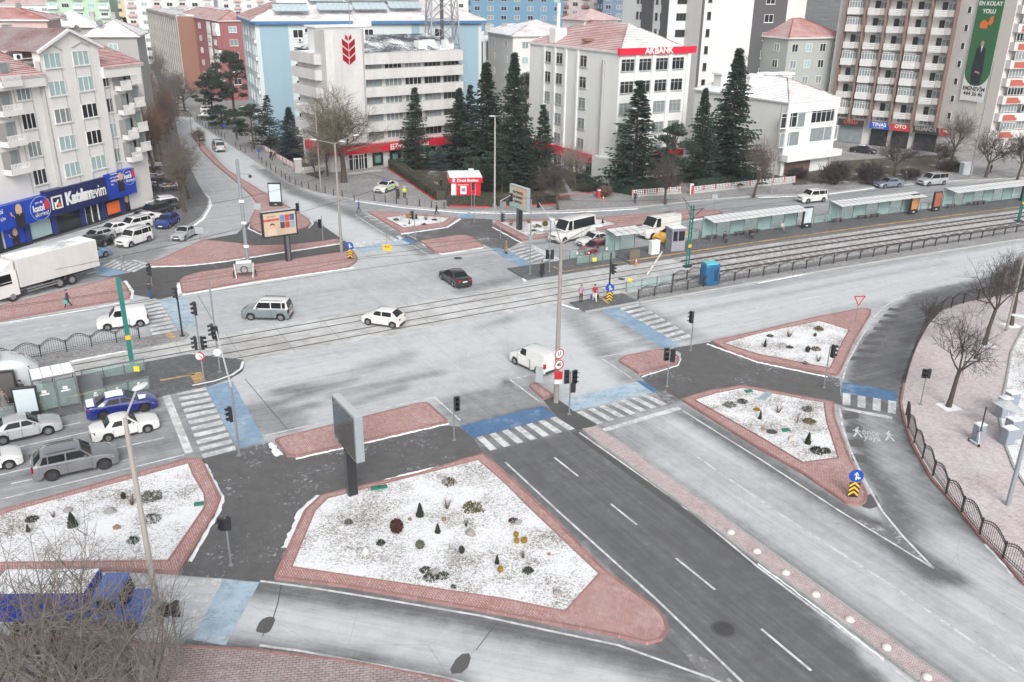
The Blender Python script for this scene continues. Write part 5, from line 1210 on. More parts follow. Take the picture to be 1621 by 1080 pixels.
 zs = zc+1.6-2.2;hd = E.uz(1,1556,68,.35)[1];SU = plain('banner_navy_suit',(.015,.018,.035),.6);SK = plain('banner_skin',(.45,.27,.19),.6)
 flat([(-.95,zs+.1),(.9,zs+.1),(1.05,zs+2.2),(.75,hd-.9),(.2,hd-.55),(-.45,hd-.55),(-1.0,hd-1.0),(-1.25,zs+2.0)],SU,'printed_suit',2)
 flat([(-.28,hd-.5),(.24,hd-.5),(.3,hd),(.2,hd+.35),(-.25,hd+.35),(-.34,hd)],SK,'printed_face',3);flat([(-.36,hd+.1),(.3,hd+.1),(.32,hd+.4),(0,hd+.55),(-.36,hd+.4)],plain('banner_hair',(.03,.02,.015),.6),'printed_hair',2)
 flat([(-.2,hd-.5),(.18,hd-.5),(.0,hd-1.6)],WB_,'printed_shirt',3);flat([(-.5,zs+2.1),(.5,zs+1.9),(.5,zs+2.2),(-.4,zs+2.4)],SK,'printed_hands',3)
 hz = E.uz(1,1563,37,.35)[1];flat([(-1.3,hz-.8),(.1,hz-.9),(.3,hz),(-.6,hz+.6),(-1.3,hz)],ORANGE,'printed_house');flat([(.2,hz),(.5,hz+1.0),(1.1,hz+1.3),(1.1,hz+.2),(.7,hz-.3)],ORANGE,'printed_key')
tower()
def rightb():
 B = Bld('white apartment block with red and white stepped bands at the top right corner',(1560,243),16,L1=34,L2=14,h=42,name='apartment_tower')
 walls(B,plain('cream_white_render',(.60,.58,.56),.85,.05));RD = plain('brick_red_render',(.40,.10,.075),.85,.06)
 zf = B.uz(1,1600,150)[1];dz = 3.1
 for j in range(-4,11):
  z = zf+dz*j
  if z<2 or z>40:continue
  strip(B,1,.2,B.L1,z-1.55,z-.1,1.2,B.o.children[0].data.materials[0],'parapet')
  b = MB();b.add([(1.0,-1.25,z-1.4),(4.2,-1.25,z-1.4),(4.2,-1.25,z-.9),(3.8,-1.25,z-.9),(3.4,-1.25,z-.35),(1.0,-1.25,z-.35)],[(0,1,2,3,4,5)]);b.ob('red_step_pattern',RD,B.o)
  for i in range(6):window(B,1,2.6+i*3.9,z+.72,3.5,1.35,5,0,WHITE,GLASSC if(i+j)%3 else GLASSD,ext=.5 if(i+j)%2 else 1.1,sill=False)
 for i in range(5):MB().box((3+i*4.5,-.6,0),(.9,.9,3.6)).ob('pillar',WALLW,B.o)
rightb()
for(label,y,px,ang,L1,tp,wall,cols,bc)in[('distant blue apartment block right of the blue eaved building',330,745,6,33,-24,BLUEW,7,False),('distant blue and white apartment block above the grove',345,838,5,12,-20,BLUEW,3,False),('distant pinkish white apartment block with brown balconies above the grove',360,852,4,32,-28,plain('pinkish_render',(.50,.43,.42),.85),8,BROWN),('second distant pinkish apartment block right of the first above the grove',372,903,4,34,-26,plain('pinkish_render',(.50,.43,.42),.85),8,BROWN),('distant slate blue block left of the tall white block',340,952,4,28,-25,plain('slate_blue_render',(.14,.20,.28),.85),7,False),('distant cream block between lattice mast and blue block',400,690,8,22,-22,WALLB,5,False),('distant white block at the top edge left of the blue eaved roof',420,300,10,40,-20,WALLW,8,PINKW),('distant grey block at the top edge above the red and white shops',380,225,10,24,-24,GREYW,5,False),('distant cream apartment block at the far upper left',420,20,12,30,-14,CREAM,6,WHITE),('distant pale grey block above the mint one',470,78,12,40,-22,WALLB,8,WHITE)]:
 simple(label,at(y,px),ang,L1,14,topz(y,px,tp),wall,'snow',0,10,cols,2,(2.0,1.5),WHITE,3.0,1.5,2,balc=bc)
def hill():
 b = MB();n = 60;rr = random.Random(5);vs = []
 for j in range(6):
  for i in range(n+1):
   a = -1.0+2.0*i/n;d = 620+j*130;hgt = [0,16,40,62,80,92][j]*(.8+.35*math.sin(a*5+1.5)+.1*math.sin(a*17+j))
   vs.append((d*math.sin(a),d*math.cos(a),hgt+rr.uniform(-2,2)-.5))
 b.add(vs,[(j*(n+1)+i,j*(n+1)+i+1,(j+1)*(n+1)+i+1,(j+1)*(n+1)+i)for j in range(5)for i in range(n)])
 m, nt, p = nmat('wooded_hill');f = noise(nt,.06,8,rough=.7);g = noise(nt,.3,6,rough=.8)
 L(nt,mix(nt,ramp(nt,math_(nt,'ADD',math_(nt,'MULTIPLY',f,.5),math_(nt,'MULTIPLY',g,.5)),[(.40,0),(.60,1)]).outputs[0],(.05,.055,.06),(.17,.18,.18)),p.inputs['Base Color']);p.inputs['Roughness'].default_value = 1
 struct(b.ob('hill',m,smooth=True))
hill()
# ================================================================ VEHICLES
KINDS = {'sedan':dict(L=4.62,W=1.80,H=1.46,wb=2.68,fo=.90,r=.32,gc=.17,n=.66,hd=.93,belt=.98,tail=1.04,A=1.28,Bq=2.02,C=3.30,D=4.02,tn=1.06),'oldsedan':dict(L=4.25,W=1.65,H=1.40,wb=2.48,fo=.80,r=.29,gc=.17,n=.72,hd=.88,belt=.92,tail=.95,A=1.30,Bq=1.85,C=2.95,D=3.40,tn=.95),'hatch':dict(L=4.10,W=1.74,H=1.47,wb=2.55,fo=.82,r=.31,gc=.17,n=.70,hd=.95,belt=.98,tail=1.04,A=1.08,Bq=1.75,C=3.45,D=3.95,tn=1.04),'micra':dict(L=3.74,W=1.66,H=1.53,wb=2.43,fo=.70,r=.30,gc=.16,n=.74,hd=1.0,belt=1.0,tail=1.04,A=.88,Bq=1.45,C=2.95,D=3.58,tn=1.05),'wagon':dict(L=4.50,W=1.76,H=1.62,wb=2.80,fo=.82,r=.31,gc=.17,n=.74,hd=1.0,belt=1.02,tail=1.05,A=1.15,Bq=1.85,C=4.15,D=4.42,tn=1.05),'suv':dict(L=4.85,W=1.93,H=1.76,wb=2.93,fo=.88,r=.38,gc=.24,n=.88,hd=1.12,belt=1.16,tail=1.20,A=1.40,Bq=2.05,C=4.20,D=4.72,tn=1.22),'mpv':dict(L=4.34,W=1.80,H=1.82,wb=2.72,fo=.86,r=.33,gc=.19,n=.86,hd=1.10,belt=1.14,tail=1.16,A=1.12,Bq=1.62,C=4.12,D=4.28,tn=1.16),'smallvan':dict(L=4.20,W=1.74,H=1.80,wb=2.65,fo=.82,r=.31,gc=.18,n=.80,hd=1.06,belt=1.12,tail=1.14,A=1.02,Bq=1.60,C=4.02,D=4.12,tn=1.14,panel=True),'minivan':dict(L=4.95,W=1.85,H=1.92,wb=3.0,fo=.95,r=.33,gc=.19,n=.82,hd=1.08,belt=1.14,tail=1.16,A=1.02,Bq=1.75,C=4.70,D=4.88,tn=1.16),'panelvan':dict(L=5.95,W=2.05,H=2.55,wb=4.0,fo=.95,r=.36,gc=.22,n=.98,hd=1.30,belt=1.36,tail=1.4,A=.92,Bq=1.75,C=5.80,D=5.92,tn=1.4,panel=True),'minibus':dict(L=6.6,W=2.02,H=2.65,wb=4.2,fo=1.0,r=.36,gc=.22,n=.98,hd=1.28,belt=1.40,tail=1.4,A=1.05,Bq=1.85,C=6.42,D=6.55,tn=1.4,bus=True),}
BLACKP = plain('black_trim',(.022,.022,.024),.55)
def lerp(a,b,t):return a+(b-a)*t
def carmeshes(kind):
 k = KINDS[kind];Lc, Wc, H = k['L'], k['W'], k['H'];w = Wc/2;out = {}
 X = lambda x:Lc/2-x
 xw = [k['fo'],k['fo']+k['wb']];ra = k['r']+.075
 xs = sorted(set([round(v,3)for v in[0,.04,.12,.25,.4,Lc-.3,Lc-.15,Lc-.06,Lc,k['A'],k['D'],k['C']]+[xw[i]+ra*math.cos(t)for i in(0,1)for t in[math.pi*j/8 for j in range(9)]]+[Lc*i/12 for i in range(13)]]))
 xs = [x for i,x in enumerate(xs)if i==0 or x-xs[i-1]>.012]
 def top(x):
  if x<k['A']:t = x/k['A'];return lerp(k['n'],k['hd'],math.sin(min(1,t*1.05)*math.pi/2)**.8)
  if x>k['D']:t = (x-k['D'])/max(.01,Lc-k['D']);return lerp(k['tail'],k['tn']-.12*t*t,t)if t<1 else k['tn']-.14
  return lerp(k['hd'],k['tail'],(x-k['A'])/(k['D']-k['A']))
 def wid(x):
  e = 1.0
  if x<.55:e = 1-.17*((.55-x)/.55)**2.2
  if x>Lc-.45:e = 1-.11*((x-Lc+.45)/.45)**2.2
  return w*e
 b = MB();rings = []
 for x in xs:
  zt, ww = top(x), wid(x);zb = k['gc']+(.06 if x<.1 or x>Lc-.1 else 0)
  for c in xw:
   if abs(x-c)<ra:zb = max(zb,math.sqrt(max(0,ra*ra-(x-c)**2))+k['r'])
  zb = min(zb,zt-.12);zm = lerp(zb,zt,.45)if zb<.5 else lerp(zb,zt,.5);zs = max(zb+.05,zt-.13)
  half = [(ww*.86,zb),(ww*.97,zb+.015),(ww*1.0,max(zb+.02,min(zm,.62))),(ww*.985,zs),(ww*.93,zt-.03),(ww*.80,zt),(ww*.4,zt+.025),(0,zt+.035)]
  ring = [(X(x),y,z)for y,z in half]+[(X(x),-y,z)for y,z in half[-2::-1]];rings.append(ring)
 n = len(rings[0])
 for r_ in rings:b.v+=r_
 for i in range(len(rings)-1):
  for j in range(n-1):
   b.f.append((i*n+j,(i+1)*n+j,(i+1)*n+j+1,i*n+j+1));b.mi.append(0)
  b.f.append((i*n+n-1,(i+1)*n+n-1,(i+1)*n,i*n));b.mi.append(1)
 b.f.append(tuple(range(n)));b.mi.append(0);o = (len(rings)-1)*n;b.f.append(tuple(range(o+n-1,o-1,-1)));b.mi.append(0)
 out['lower'] = b
 wb_, wr = w*.93, w*(.74 if H<1.6 else .82 if H<2.1 else .88);zb_ = k['belt']-.03;c = MB()
 bulge = .5
 prof = [(k['A'],zb_,wb_),(lerp(k['A'],k['Bq'],.5),lerp(zb_,H-.05,.5),lerp(wb_,wr,.5)),(k['Bq'],H-.05,wr),(k['Bq']+.3,H-.005,wr),(lerp(k['Bq'],k['C'],.5),H,wr),(k['C']-.25,H-.02,wr),(k['C'],H-.07,wr*.98),(lerp(k['C'],k['D'],.5),lerp(H-.07,zb_,.5),lerp(wr*.98,wb_*.95,.5)),(k['D'],zb_,wb_*.95)]
 rows = []
 for(x,z,ww)in prof:rows.append([(X(x),ww,z-.03),(X(x),ww*.88,z),(X(x),0,z+.03),(X(x),-ww*.88,z),(X(x),-ww,z-.03)])
 m = len(rows[0])
 for r_ in rows:c.v+=r_
 for i in range(len(rows)-1):
  for j in range(m-1):c.f.append((i*m+j,(i+1)*m+j,(i+1)*m+j+1,i*m+j+1));c.mi.append(0)
 for sgn, j in((1,0),(-1,m-1)):
  base = len(c.v)
  for(x,z,ww)in prof:c.v.append((X(x),sgn*wb_,zb_-.02))
  for i in range(len(rows)-1):
   f = (i*m+j,base+i,base+i+1,(i+1)*m+j);c.f.append(f if sgn<0 else f[::-1]);c.mi.append(0)
 out['cabin'] = c
 g = {}
 def side(x0b,x1b,x0t,x1t,sgn,z0=.06,z1=.10):
  zt = H-z1-.03;zl = zb_+z0;f0 = (zl-zb_)/(H-zb_);f1 = (zt-zb_)/(H-zb_);y0 = sgn*(lerp(wb_,wr,f0)+.012);y1 = sgn*(lerp(wb_,wr,f1)+.014)
  q = MB();pts = [(X(x0b),y0,zl),(X(x1b),y0,zl),(X(x1t),y1,zt),(X(x0t),y1,zt)];
  q.add(pts+[(p[0],p[1]-sgn*.03,p[2])for p in pts],[(0,1,2,3)if sgn<0 else(3,2,1,0),(0,4,5,1),(1,5,6,2),(2,6,7,3),(3,7,4,0)]);return q
 gs = []
 A, Bq, C_, D = k['A'], k['Bq'], k['C'], k['D'];sl = (Bq-A);
 if k.get('panel'):
  gs = [(A+.30,A+1.05+(.2 if H>2 else 0),A+sl*.78+.12,A+1.05+(.2 if H>2 else 0))]
  if kind=='panelvan':gs = [(A+.55,A+1.35,Bq-.12,A+1.35)]
 elif k.get('bus'):gs = [(A+.5,A+1.25,Bq-.1,A+1.25),(A+1.45,C_-.15,A+1.45,C_-.25)]
 else:
  mid = (A+C_)/2+.12;back = C_ if D-C_<.3 else C_
  gs = [(A+.22,mid-.04,A+sl*.86+.10,mid-.06),(mid+.05,lerp(C_,D,.35)-.12 if H<1.5 else mid+.95,mid+.03,C_-.2 if H<1.5 else mid+.93)]
  if H>=1.55 or kind in('hatch','micra','wagon'):gs.append((gs[1][1]+.07,lerp(C_,D,.5)-.12,gs[1][3]+.07,C_-.08))if lerp(C_,D,.5)-.12>gs[1][1]+.3 else None
 out['side'] = [(side(*a,1),side(*a,-1))for a in gs]
 def panel(xa,za,wa,xb,zb2,wb2,f0,f1,d=.016,mg=.07):
  q = MB();n = Vector((-(zb2-za),0,(X(xa)-X(xb))*-1));
  n = Vector((zb2-za,0,X(xa)-X(xb)));n.normalize();n = n if n.z>0 else-n;pts = []
  for f in(f0,(f0+f1)/2,f1):
   x, z, ww = X(lerp(xa,xb,f)), lerp(za,zb2,f), lerp(wa,wb2,f)-mg
   for yy in(1,.5,0,-.5,-1):pts.append((x+n.x*d,ww*yy,z+n.z*d+.03*(1-abs(yy))-.022*abs(yy)))
  fs = [(i*5+j,i*5+j+1,i*5+j+6,i*5+j+5)for i in range(2)for j in range(4)]
  q.add(pts,fs);return q
 out['ws'] = panel(A,zb_,wb_,Bq,H-.05,wr,.12,.95,.03)
 out['rw'] = panel(D,zb_,wb_*.95,C_,H-.07,wr*.98,.14,.92,.03)
 if kind in('smallvan','panelvan'):out['rw'] = None
 out['k'] = k;out['X'] = X;out['wid'] = wid;out['top'] = top;return out
def fixnormals(me):
 bm = bmesh.new();bm.from_mesh(me);bmesh.ops.remove_doubles(bm,verts=bm.verts,dist=.0005);bmesh.ops.recalc_face_normals(bm,faces=bm.faces);bm.to_mesh(me);bm.free();return me
def smooth(me,ang=40):
 me.polygons.foreach_set('use_smooth',[True]*len(me.polygons))
 me.set_sharp_from_angle(angle=R_(ang))if hasattr(me,'set_sharp_from_angle')else None
 return me
CARM = {}
def carparts(kind):
 if kind in CARM:return CARM[kind]
 d = carmeshes(kind);k, X = d['k'], d['X'];P0 = paint('base',(.5,.5,.5));L_ = [];w = k['W']/2;Lc = k['L']
 lo = smooth(fixnormals(d['lower'].mesh('body',[P0,BLACKP])),35);ca = smooth(fixnormals(d['cabin'].mesh('cabin',[P0])),38)
 L_.append(('body',lo,0));L_.append(('cabin',ca,0))
 L_.append(('windscreen',smooth(d['ws'].mesh('windscreen',CARGLASS)),None))
 if d['rw']:L_.append(('rear_window',smooth(d['rw'].mesh('rear_window',CARGLASS)),None))
 for a, b in d['side']:
  for q in(a,b):L_.append(('side_window',q.mesh('side_window',CARGLASS),None))
 zl = k['n']-.10;hz = .16 if k['H']<2 else .28
 for s in(1,-1):
  q = MB();q.add([(X(.02),s*w*.50,zl-.06),(X(.30),s*(d['wid'](.30)+.004),zl-.02),(X(.46),s*(d['wid'](.46)+.006),zl+hz*.72),(X(.10),s*w*.52,zl+hz*.62),(X(.06),s*w*.50,zl-.06)],[(0,1,2,3),(3,2,1,0)]);
  q = MB();xf = .03;q.add([(X(-.01),s*w*.50,zl-.05),(X(.02),s*w*.80,zl-.05),(X(.30),s*(d['wid'](.30)+.012),zl-.01),(X(.42),s*(d['wid'](.42)+.012),zl+hz*.55),(X(.12),s*w*.78,zl+hz*.55),(X(.05),s*w*.50,zl+hz*.35)],[(0,1,4,5),(1,2,3,4),(5,4,1,0),(4,3,2,1)])
  L_.append(('headlight',q.mesh('headlight',CHROME),None))
  zt = k['tn']-.16;q = MB();q.add([(X(Lc+.012),s*w*.48,zt-.14),(X(Lc+.0),s*w*.80,zt-.14),(X(Lc-.22),s*(d['wid'](Lc-.22)+.012),zt-.10),(X(Lc-.22),s*(d['wid'](Lc-.22)+.012),zt+.07),(X(Lc-.0),s*w*.80,zt+.05),(X(Lc+.01),s*w*.48,zt+.02)]if k['H']<1.55 else[(X(Lc+.012),s*w*.70,zt-.30),(X(Lc+.0),s*w*.90,zt-.30),(X(Lc-.10),s*(d['wid'](Lc-.10)+.012),zt-.30),(X(Lc-.10),s*(d['wid'](Lc-.10)+.012),zt+.12),(X(Lc-.0),s*w*.90,zt+.12),(X(Lc+.01),s*w*.70,zt+.12)],[(0,1,4,5),(1,2,3,4),(5,4,1,0),(4,3,2,1)])
  L_.append(('taillight',q.mesh('taillight',REDL),None))
  q = MB();q.box((X(k['A']+.42),s*(w*.93+.13),k['belt']+.02),(.13,.20,.14));L_.append(('wing_mirror',q.mesh('wing_mirror',[P0],bev=.03),0))
 q = MB();q.box((X(.02),0,zl-.10),(.06,w*.85,.17));q.box((X(.03),0,k['gc']+.08),(.08,w*1.3,.16));L_.append(('grille',q.mesh('grille',BLACKP),None))
 q = MB();q.box((X(Lc-.03),0,k['gc']+.05),(.1,w*1.5,.17));L_.append(('rear_bumper',q.mesh('rear_bumper',BLACKP,bev=.02),None))
 q = MB();q.box((X(-.03),0,k['gc']+.22),(.02,.5,.11));L_.append(('number_plate',q.mesh('number_plate',PLATE),None))
 q = MB();q.box((X(Lc+.025),0,(k['tn']-.38)if k['H']<1.55 else .62),(.02,.5,.11));L_.append(('number_plate',q.mesh('number_plate',PLATE),None))
 q = MB();A = k['A'];doors = [A+.12,(A+k['C'])/2+.12]+([min(k['fo']+k['wb']-.36,k['D']-.3)]if not k.get('panel')else[k['L']*.62])
 for s in(1,-1):
  for x in doors:q.box((X(x),s*(w*.975+.016),k['gc']+.12),(.018,.03,k['belt']-k['gc']-.20))
  q.box((X(lerp(doors[0],doors[-1],.5)),s*(w*.985+.012),k['gc']+.04),(doors[-1]-doors[0],.03,.06))
 L_.append(('door_seams',q.mesh('door_seams',BLACKP),None))
 for s in(1,-1):
  for x in doors[1:]:h = MB();h.box((X(x-.17),s*(w*.985+.02),k['belt']-.17),(.17,.035,.035));L_.append(('door_handle',h.mesh('door_handle',[P0]),0))
 if k['H']>1.55 and not k.get('panel')and not k.get('bus'):
  for s in(1,-1):q = MB();wr = w*.74;q.tube((X(k['Bq']+.25),s*wr,k['H']+.03),(X(k['C']-.3),s*wr,k['H']+.03),.025,.025,6);L_.append(('roof_rail',q.mesh('roof_rail',DARK),None))
 if kind=='minibus':
  q = MB();q.box((0,0,k['H']-.02),(1.1,.9,.14));q.box((X(2.6),0,k['H']-.02),(.5,1.2,.12));L_.append(('roof_unit',q.mesh('roof_unit',plain('light_grey_plastic',(.45,.45,.46)),bev=.03),None))
 ty = MB();r = k['r'];ty.tube((0,-.11,0),(0,.11,0),r,r,22);tm = smooth(ty.mesh('tyre',RUBBER),30)
 rm = MB();rm.disc((0,.115,0),r*.62,(0,1,0),18,th=.02)
 for i in range(6):
  t = 2*math.pi*i/6;rm.tube((0,.128,0),(r*.6*math.cos(t),.128,r*.6*math.sin(t)),.035,.03,4)
 bk = MB();bk.disc((0,.11,0),r*.66,(0,1,0),18,th=.022)
 W_ = []
 for x in(k['fo'],k['fo']+k['wb']):
  for s in(1,-1):W_.append((X(x),s*(w-.115),r,s))
 CARM[kind] = (L_,tm,rm.mesh('rim',ALU),bk.mesh('hub_back',BLACKP),W_,k);return CARM[kind]
def car(kind,label,cat,rear,front,col,group=None,roof=None,rimdark=False,name=None,snow=None,z=0.0,heading=None,away=None,tint=None):
 """rear, front: ground points (in the photograph) under the two wheels on the side turned towards us"""
 L_, tm, rm, bk, W_, k = carparts(kind)
 if heading is None:
  a, b = G(*rear,z), G(*front,z);d = (b-a).normalized();mid = (a+b)/2;n = Vector((-d.y,d.x,0));
  if n.dot(mid)<0:n = -n
  mid = mid+n*(k['W']/2-.1);off = (k['fo']+(k['fo']+k['wb']))/2-k['L']/2;c = mid+d*off;rz = math.atan2(d.y,d.x)
 else:c = G(*rear,z);rz = R_(heading)
 o = thing(name or 'parked_car',label,cat,(c.x,c.y,z),rz,group);pm = paint(*col)
 for nm, me, slot in L_:
  p = link(nm,me,o)
  if slot is not None:paintslot(p,pm if not(roof and nm=='cabin')else paint(*roof),slot)
 for(x,y,zz,s)in W_:
  wh = link('wheel',bk,o,(x,y,zz));wh.rotation_euler = (0,0,0 if s>0 else math.pi)
  link('tyre',tm,wh);r_ = link('rim',rm,wh)
  if rimdark:paintslot(r_,plain('dark_alloy_rim',(.04,.04,.045),.3))
 if snow:
  w = k['W']/2;m = MB();X = lambda x:k['L']/2-x
  wr = w*(.74 if k['H']<1.6 else .82);pts = []
  for i, x in enumerate([k['Bq']+.1,(k['Bq']+k['C'])/2,k['C']-.05]):
   for yy in(.82,.4,0,-.4,-.82):pts.append((X(x),wr*yy,k['H']+.035+.02*(1-abs(yy))-(.04 if i!=1 else 0)))
  m.add(pts,[(i*5+j,i*5+j+1,i*5+j+6,i*5+j+5)for i in range(2)for j in range(4)]);me = smooth(fixnormals(m.mesh('snow_cover',SNOW)));link('snow_cover',me,o)
  if snow>1:
   m = MB();x0, x1 = k['A']-.55, k['A']-.1;m.add([(X(x0),-w*.6,k['hd']+.02),(X(x1),-w*.75,k['hd']+.05),(X(x1),w*.2,k['hd']+.06),(X(x0-.1),w*.05,k['hd']+.03)],[(0,1,2,3)]);link('snow_cover',m.mesh('snow_cover',SNOW),o)
   m = MB();x0, x1 = k['D']+.03, k['L']-.08;m.add([(X(x1),-w*.75,k['tn']+.02),(X(x0),-w*.8,k['tail']+.05),(X(x0),w*.8,k['tail']+.05),(X(x1),w*.75,k['tn']+.02)],[(3,2,1,0)]);m.f = [m.f[0]];me = fixnormals(m.mesh('snow_cover',SNOW));link('snow_cover',me,o)
 return o
Wt = ('white',(.68,.68,.67));Sv = ('silver',(.38,.39,.40),.25);Gy = ('grey',(.12,.125,.13),.25);Bk = ('black',(.018,.018,.02),.22);Bl = ('blue',(.015,.035,.20),.25)
LB = ('light_blue',(.16,.27,.42),.3);Rd = ('dark_red',(.17,.018,.03),.3);Ye = ('taxi_yellow',(.72,.38,.02),.35);DG = ('dark_green_grey',(.05,.055,.055),.3);SG = ('sage_grey',(.15,.185,.195),.25);SB = ('steel_blue',(.17,.20,.26),.28);BD = ('deep_blue',(.012,.022,.17),.2)
gp = 'cars parked in front of the blue shop';gw = 'cars waiting on the near left avenue';gr = 'vehicles waiting at the far right avenue stop line'
car('sedan','deep blue saloon with snow covered roof waiting nearest the tram stop on the left','car',(156,666),(239,650),BD,gw,snow=2,rimdark=True)
car('oldsedan','white saloon in the middle lane between the blue saloon and the grey off-roader','car',(171,699.5),(236,684.5),Wt,gw)
car('sedan','silver saloon at the left edge behind the white saloon','car',(7,704),(77,688.5),Sv,gw)
car('suv','grey off-road car with roof rails in the lane next to the snowy bed','car',(85,761),(166,743),('metallic_grey',(.16,.165,.175),.25),gw,rimdark=True)
car('hatch','white hatchback cut by the left edge of the photo','car',(-57,760),(14,743),Wt,gw)
car('smallvan','white panel van standing before the zebra on the far left lane','van',(226,517),(168,524),Wt,name='delivery_van')
car('mpv','sage grey people carrier with a white roof driving through the crossing','car',(445.5,508),(397,507),SG,roof=Wt,name='people_carrier')
car('micra','small white hatchback crossing the tram rails','car',(622,520),(583,514.5),Wt,name='moving_car')
car('sedan','black saloon with red tail lights driving away in the middle of the crossing','car',(718.5,455),(699,442.5),Bk,name='moving_car')
car('smallvan','white small van turning beside the tall concrete lamp post','van',(850,592.5),(817,577.5),Wt,name='delivery_van')
car('minibus','white minibus with black side glass waiting at the zebra','minibus',(938,374),(886,387.5),Wt,gr,name='minibus')
car('sedan','white saloon between the minibus and the dark red car','car',(968,385),(926,393.5),Wt,gr)
car('wagon','dark red estate car behind the glass railing of the tram platform','car',(963.5,402),(937.5,408),Rd,gr)
car('panelvan','tall white panel van behind the yellow taxi','van',(1075,370),(1026,380.5),Wt,gr,name='delivery_van')
car('sedan','yellow taxi behind the grey platform booth','taxi',(1088,378),(1047,387),Ye,gr,name='taxi')
car('mpv','white small family van driving on the far avenue above the first long shelter','car',(1303.5,320),(1277.5,322.5),Wt,name='moving_car')
car('sedan','steel blue saloon parked at the far kerb beside the silver minivan','car',(1423,297),(1399.5,298.8),SB)
car('minivan','silver minivan parked at the far kerb near the leaning tree','minivan',(1495,293),(1468,295.3),Sv,name='minivan')
car('oldsedan','old boxy silver saloon pulling out in front of the pink triangle island','car',(310,372.5),(294,381),Sv,gp)
car('hatch','bright blue hatchback at the end of the parked row','car',(282.5,353),(268,362),Bl,gp)
car('mpv','white small family van facing us nearest the zebra in the parked row','car',(234.5,383),(210,391),Wt,gp,roof=Wt)
car('wagon','white estate car with roof rails between the blue hatchback and the shop door','car',(235,361),(203,369),Wt,gp)
car('sedan','white saloon half hidden behind the white estate car','car',(246,353.5),(221,358.5),Wt,gp)
car('hatch','silver hatchback with its tail to the road in front of the shop window','car',(175,380),(150,387),Sv,gp)
car('sedan','white saloon between the silver hatchback and the shop','car',(201,369),(173,376),Wt,gp)
car('sedan','black saloon parked behind the white lorry','car',(163,391.5),(136,398),Bk,gp)
car('hatch','light blue hatchback half hidden by the white lorry','car',(140,415),(163,408.5),LB,gp)
car('wagon','black estate car with a red light next to the blue hatchback','car',(263,340.5),(233,347),Bk,gp)
car('wagon','dark green car with snow on its roof behind the black estate car','car',(275,334),(246,339),DG,gp,snow=1)
car('hatch','white hatchback nearest the market stalls','car',(273,326.5),(248,330.5),Wt,gp)
car('minivan','silver minivan driving away up the north west street','minivan',(346.5,238),None,Sv,heading=116,name='moving_car')
car('wagon','dark grey car driving ahead of the silver minivan up the street','car',(315,222),None,Gy,heading=117,name='moving_car')
car('hatch','red car parked behind the bank fence beside the blue spruce','car',(433,231),None,('red',(.35,.02,.03),.3),heading=-60)
car('sedan','grey car parked at the side street corner below the round pines','car',(329,188),None,Gy,heading=20);car('wagon','white car parked behind the grey one below the round pines','car',(333,178),None,Wt,heading=20)
car('sedan','dark car parked by the shops under the tall tower','car',(1366,243),None,Bk,heading=-35,snow=1)
po = car('sedan','white and green police car parked on the forecourt of the bank','police car',(628.5,299),(609,306.5),Wt,name='police_car',z=.13)
q = MB();q.box((0,0,1.46),(.3,1.1,.12));q.ob('light_bar',plain('blue_light_bar',(.02,.03,.25),.2),po)
for s in(1,-1):q = MB();q.box((-.1,s*.905,.52),(2.6,.02,.22));q.ob('green_stripe',plain('fluorescent_green',(.30,.55,.06),.5),po)
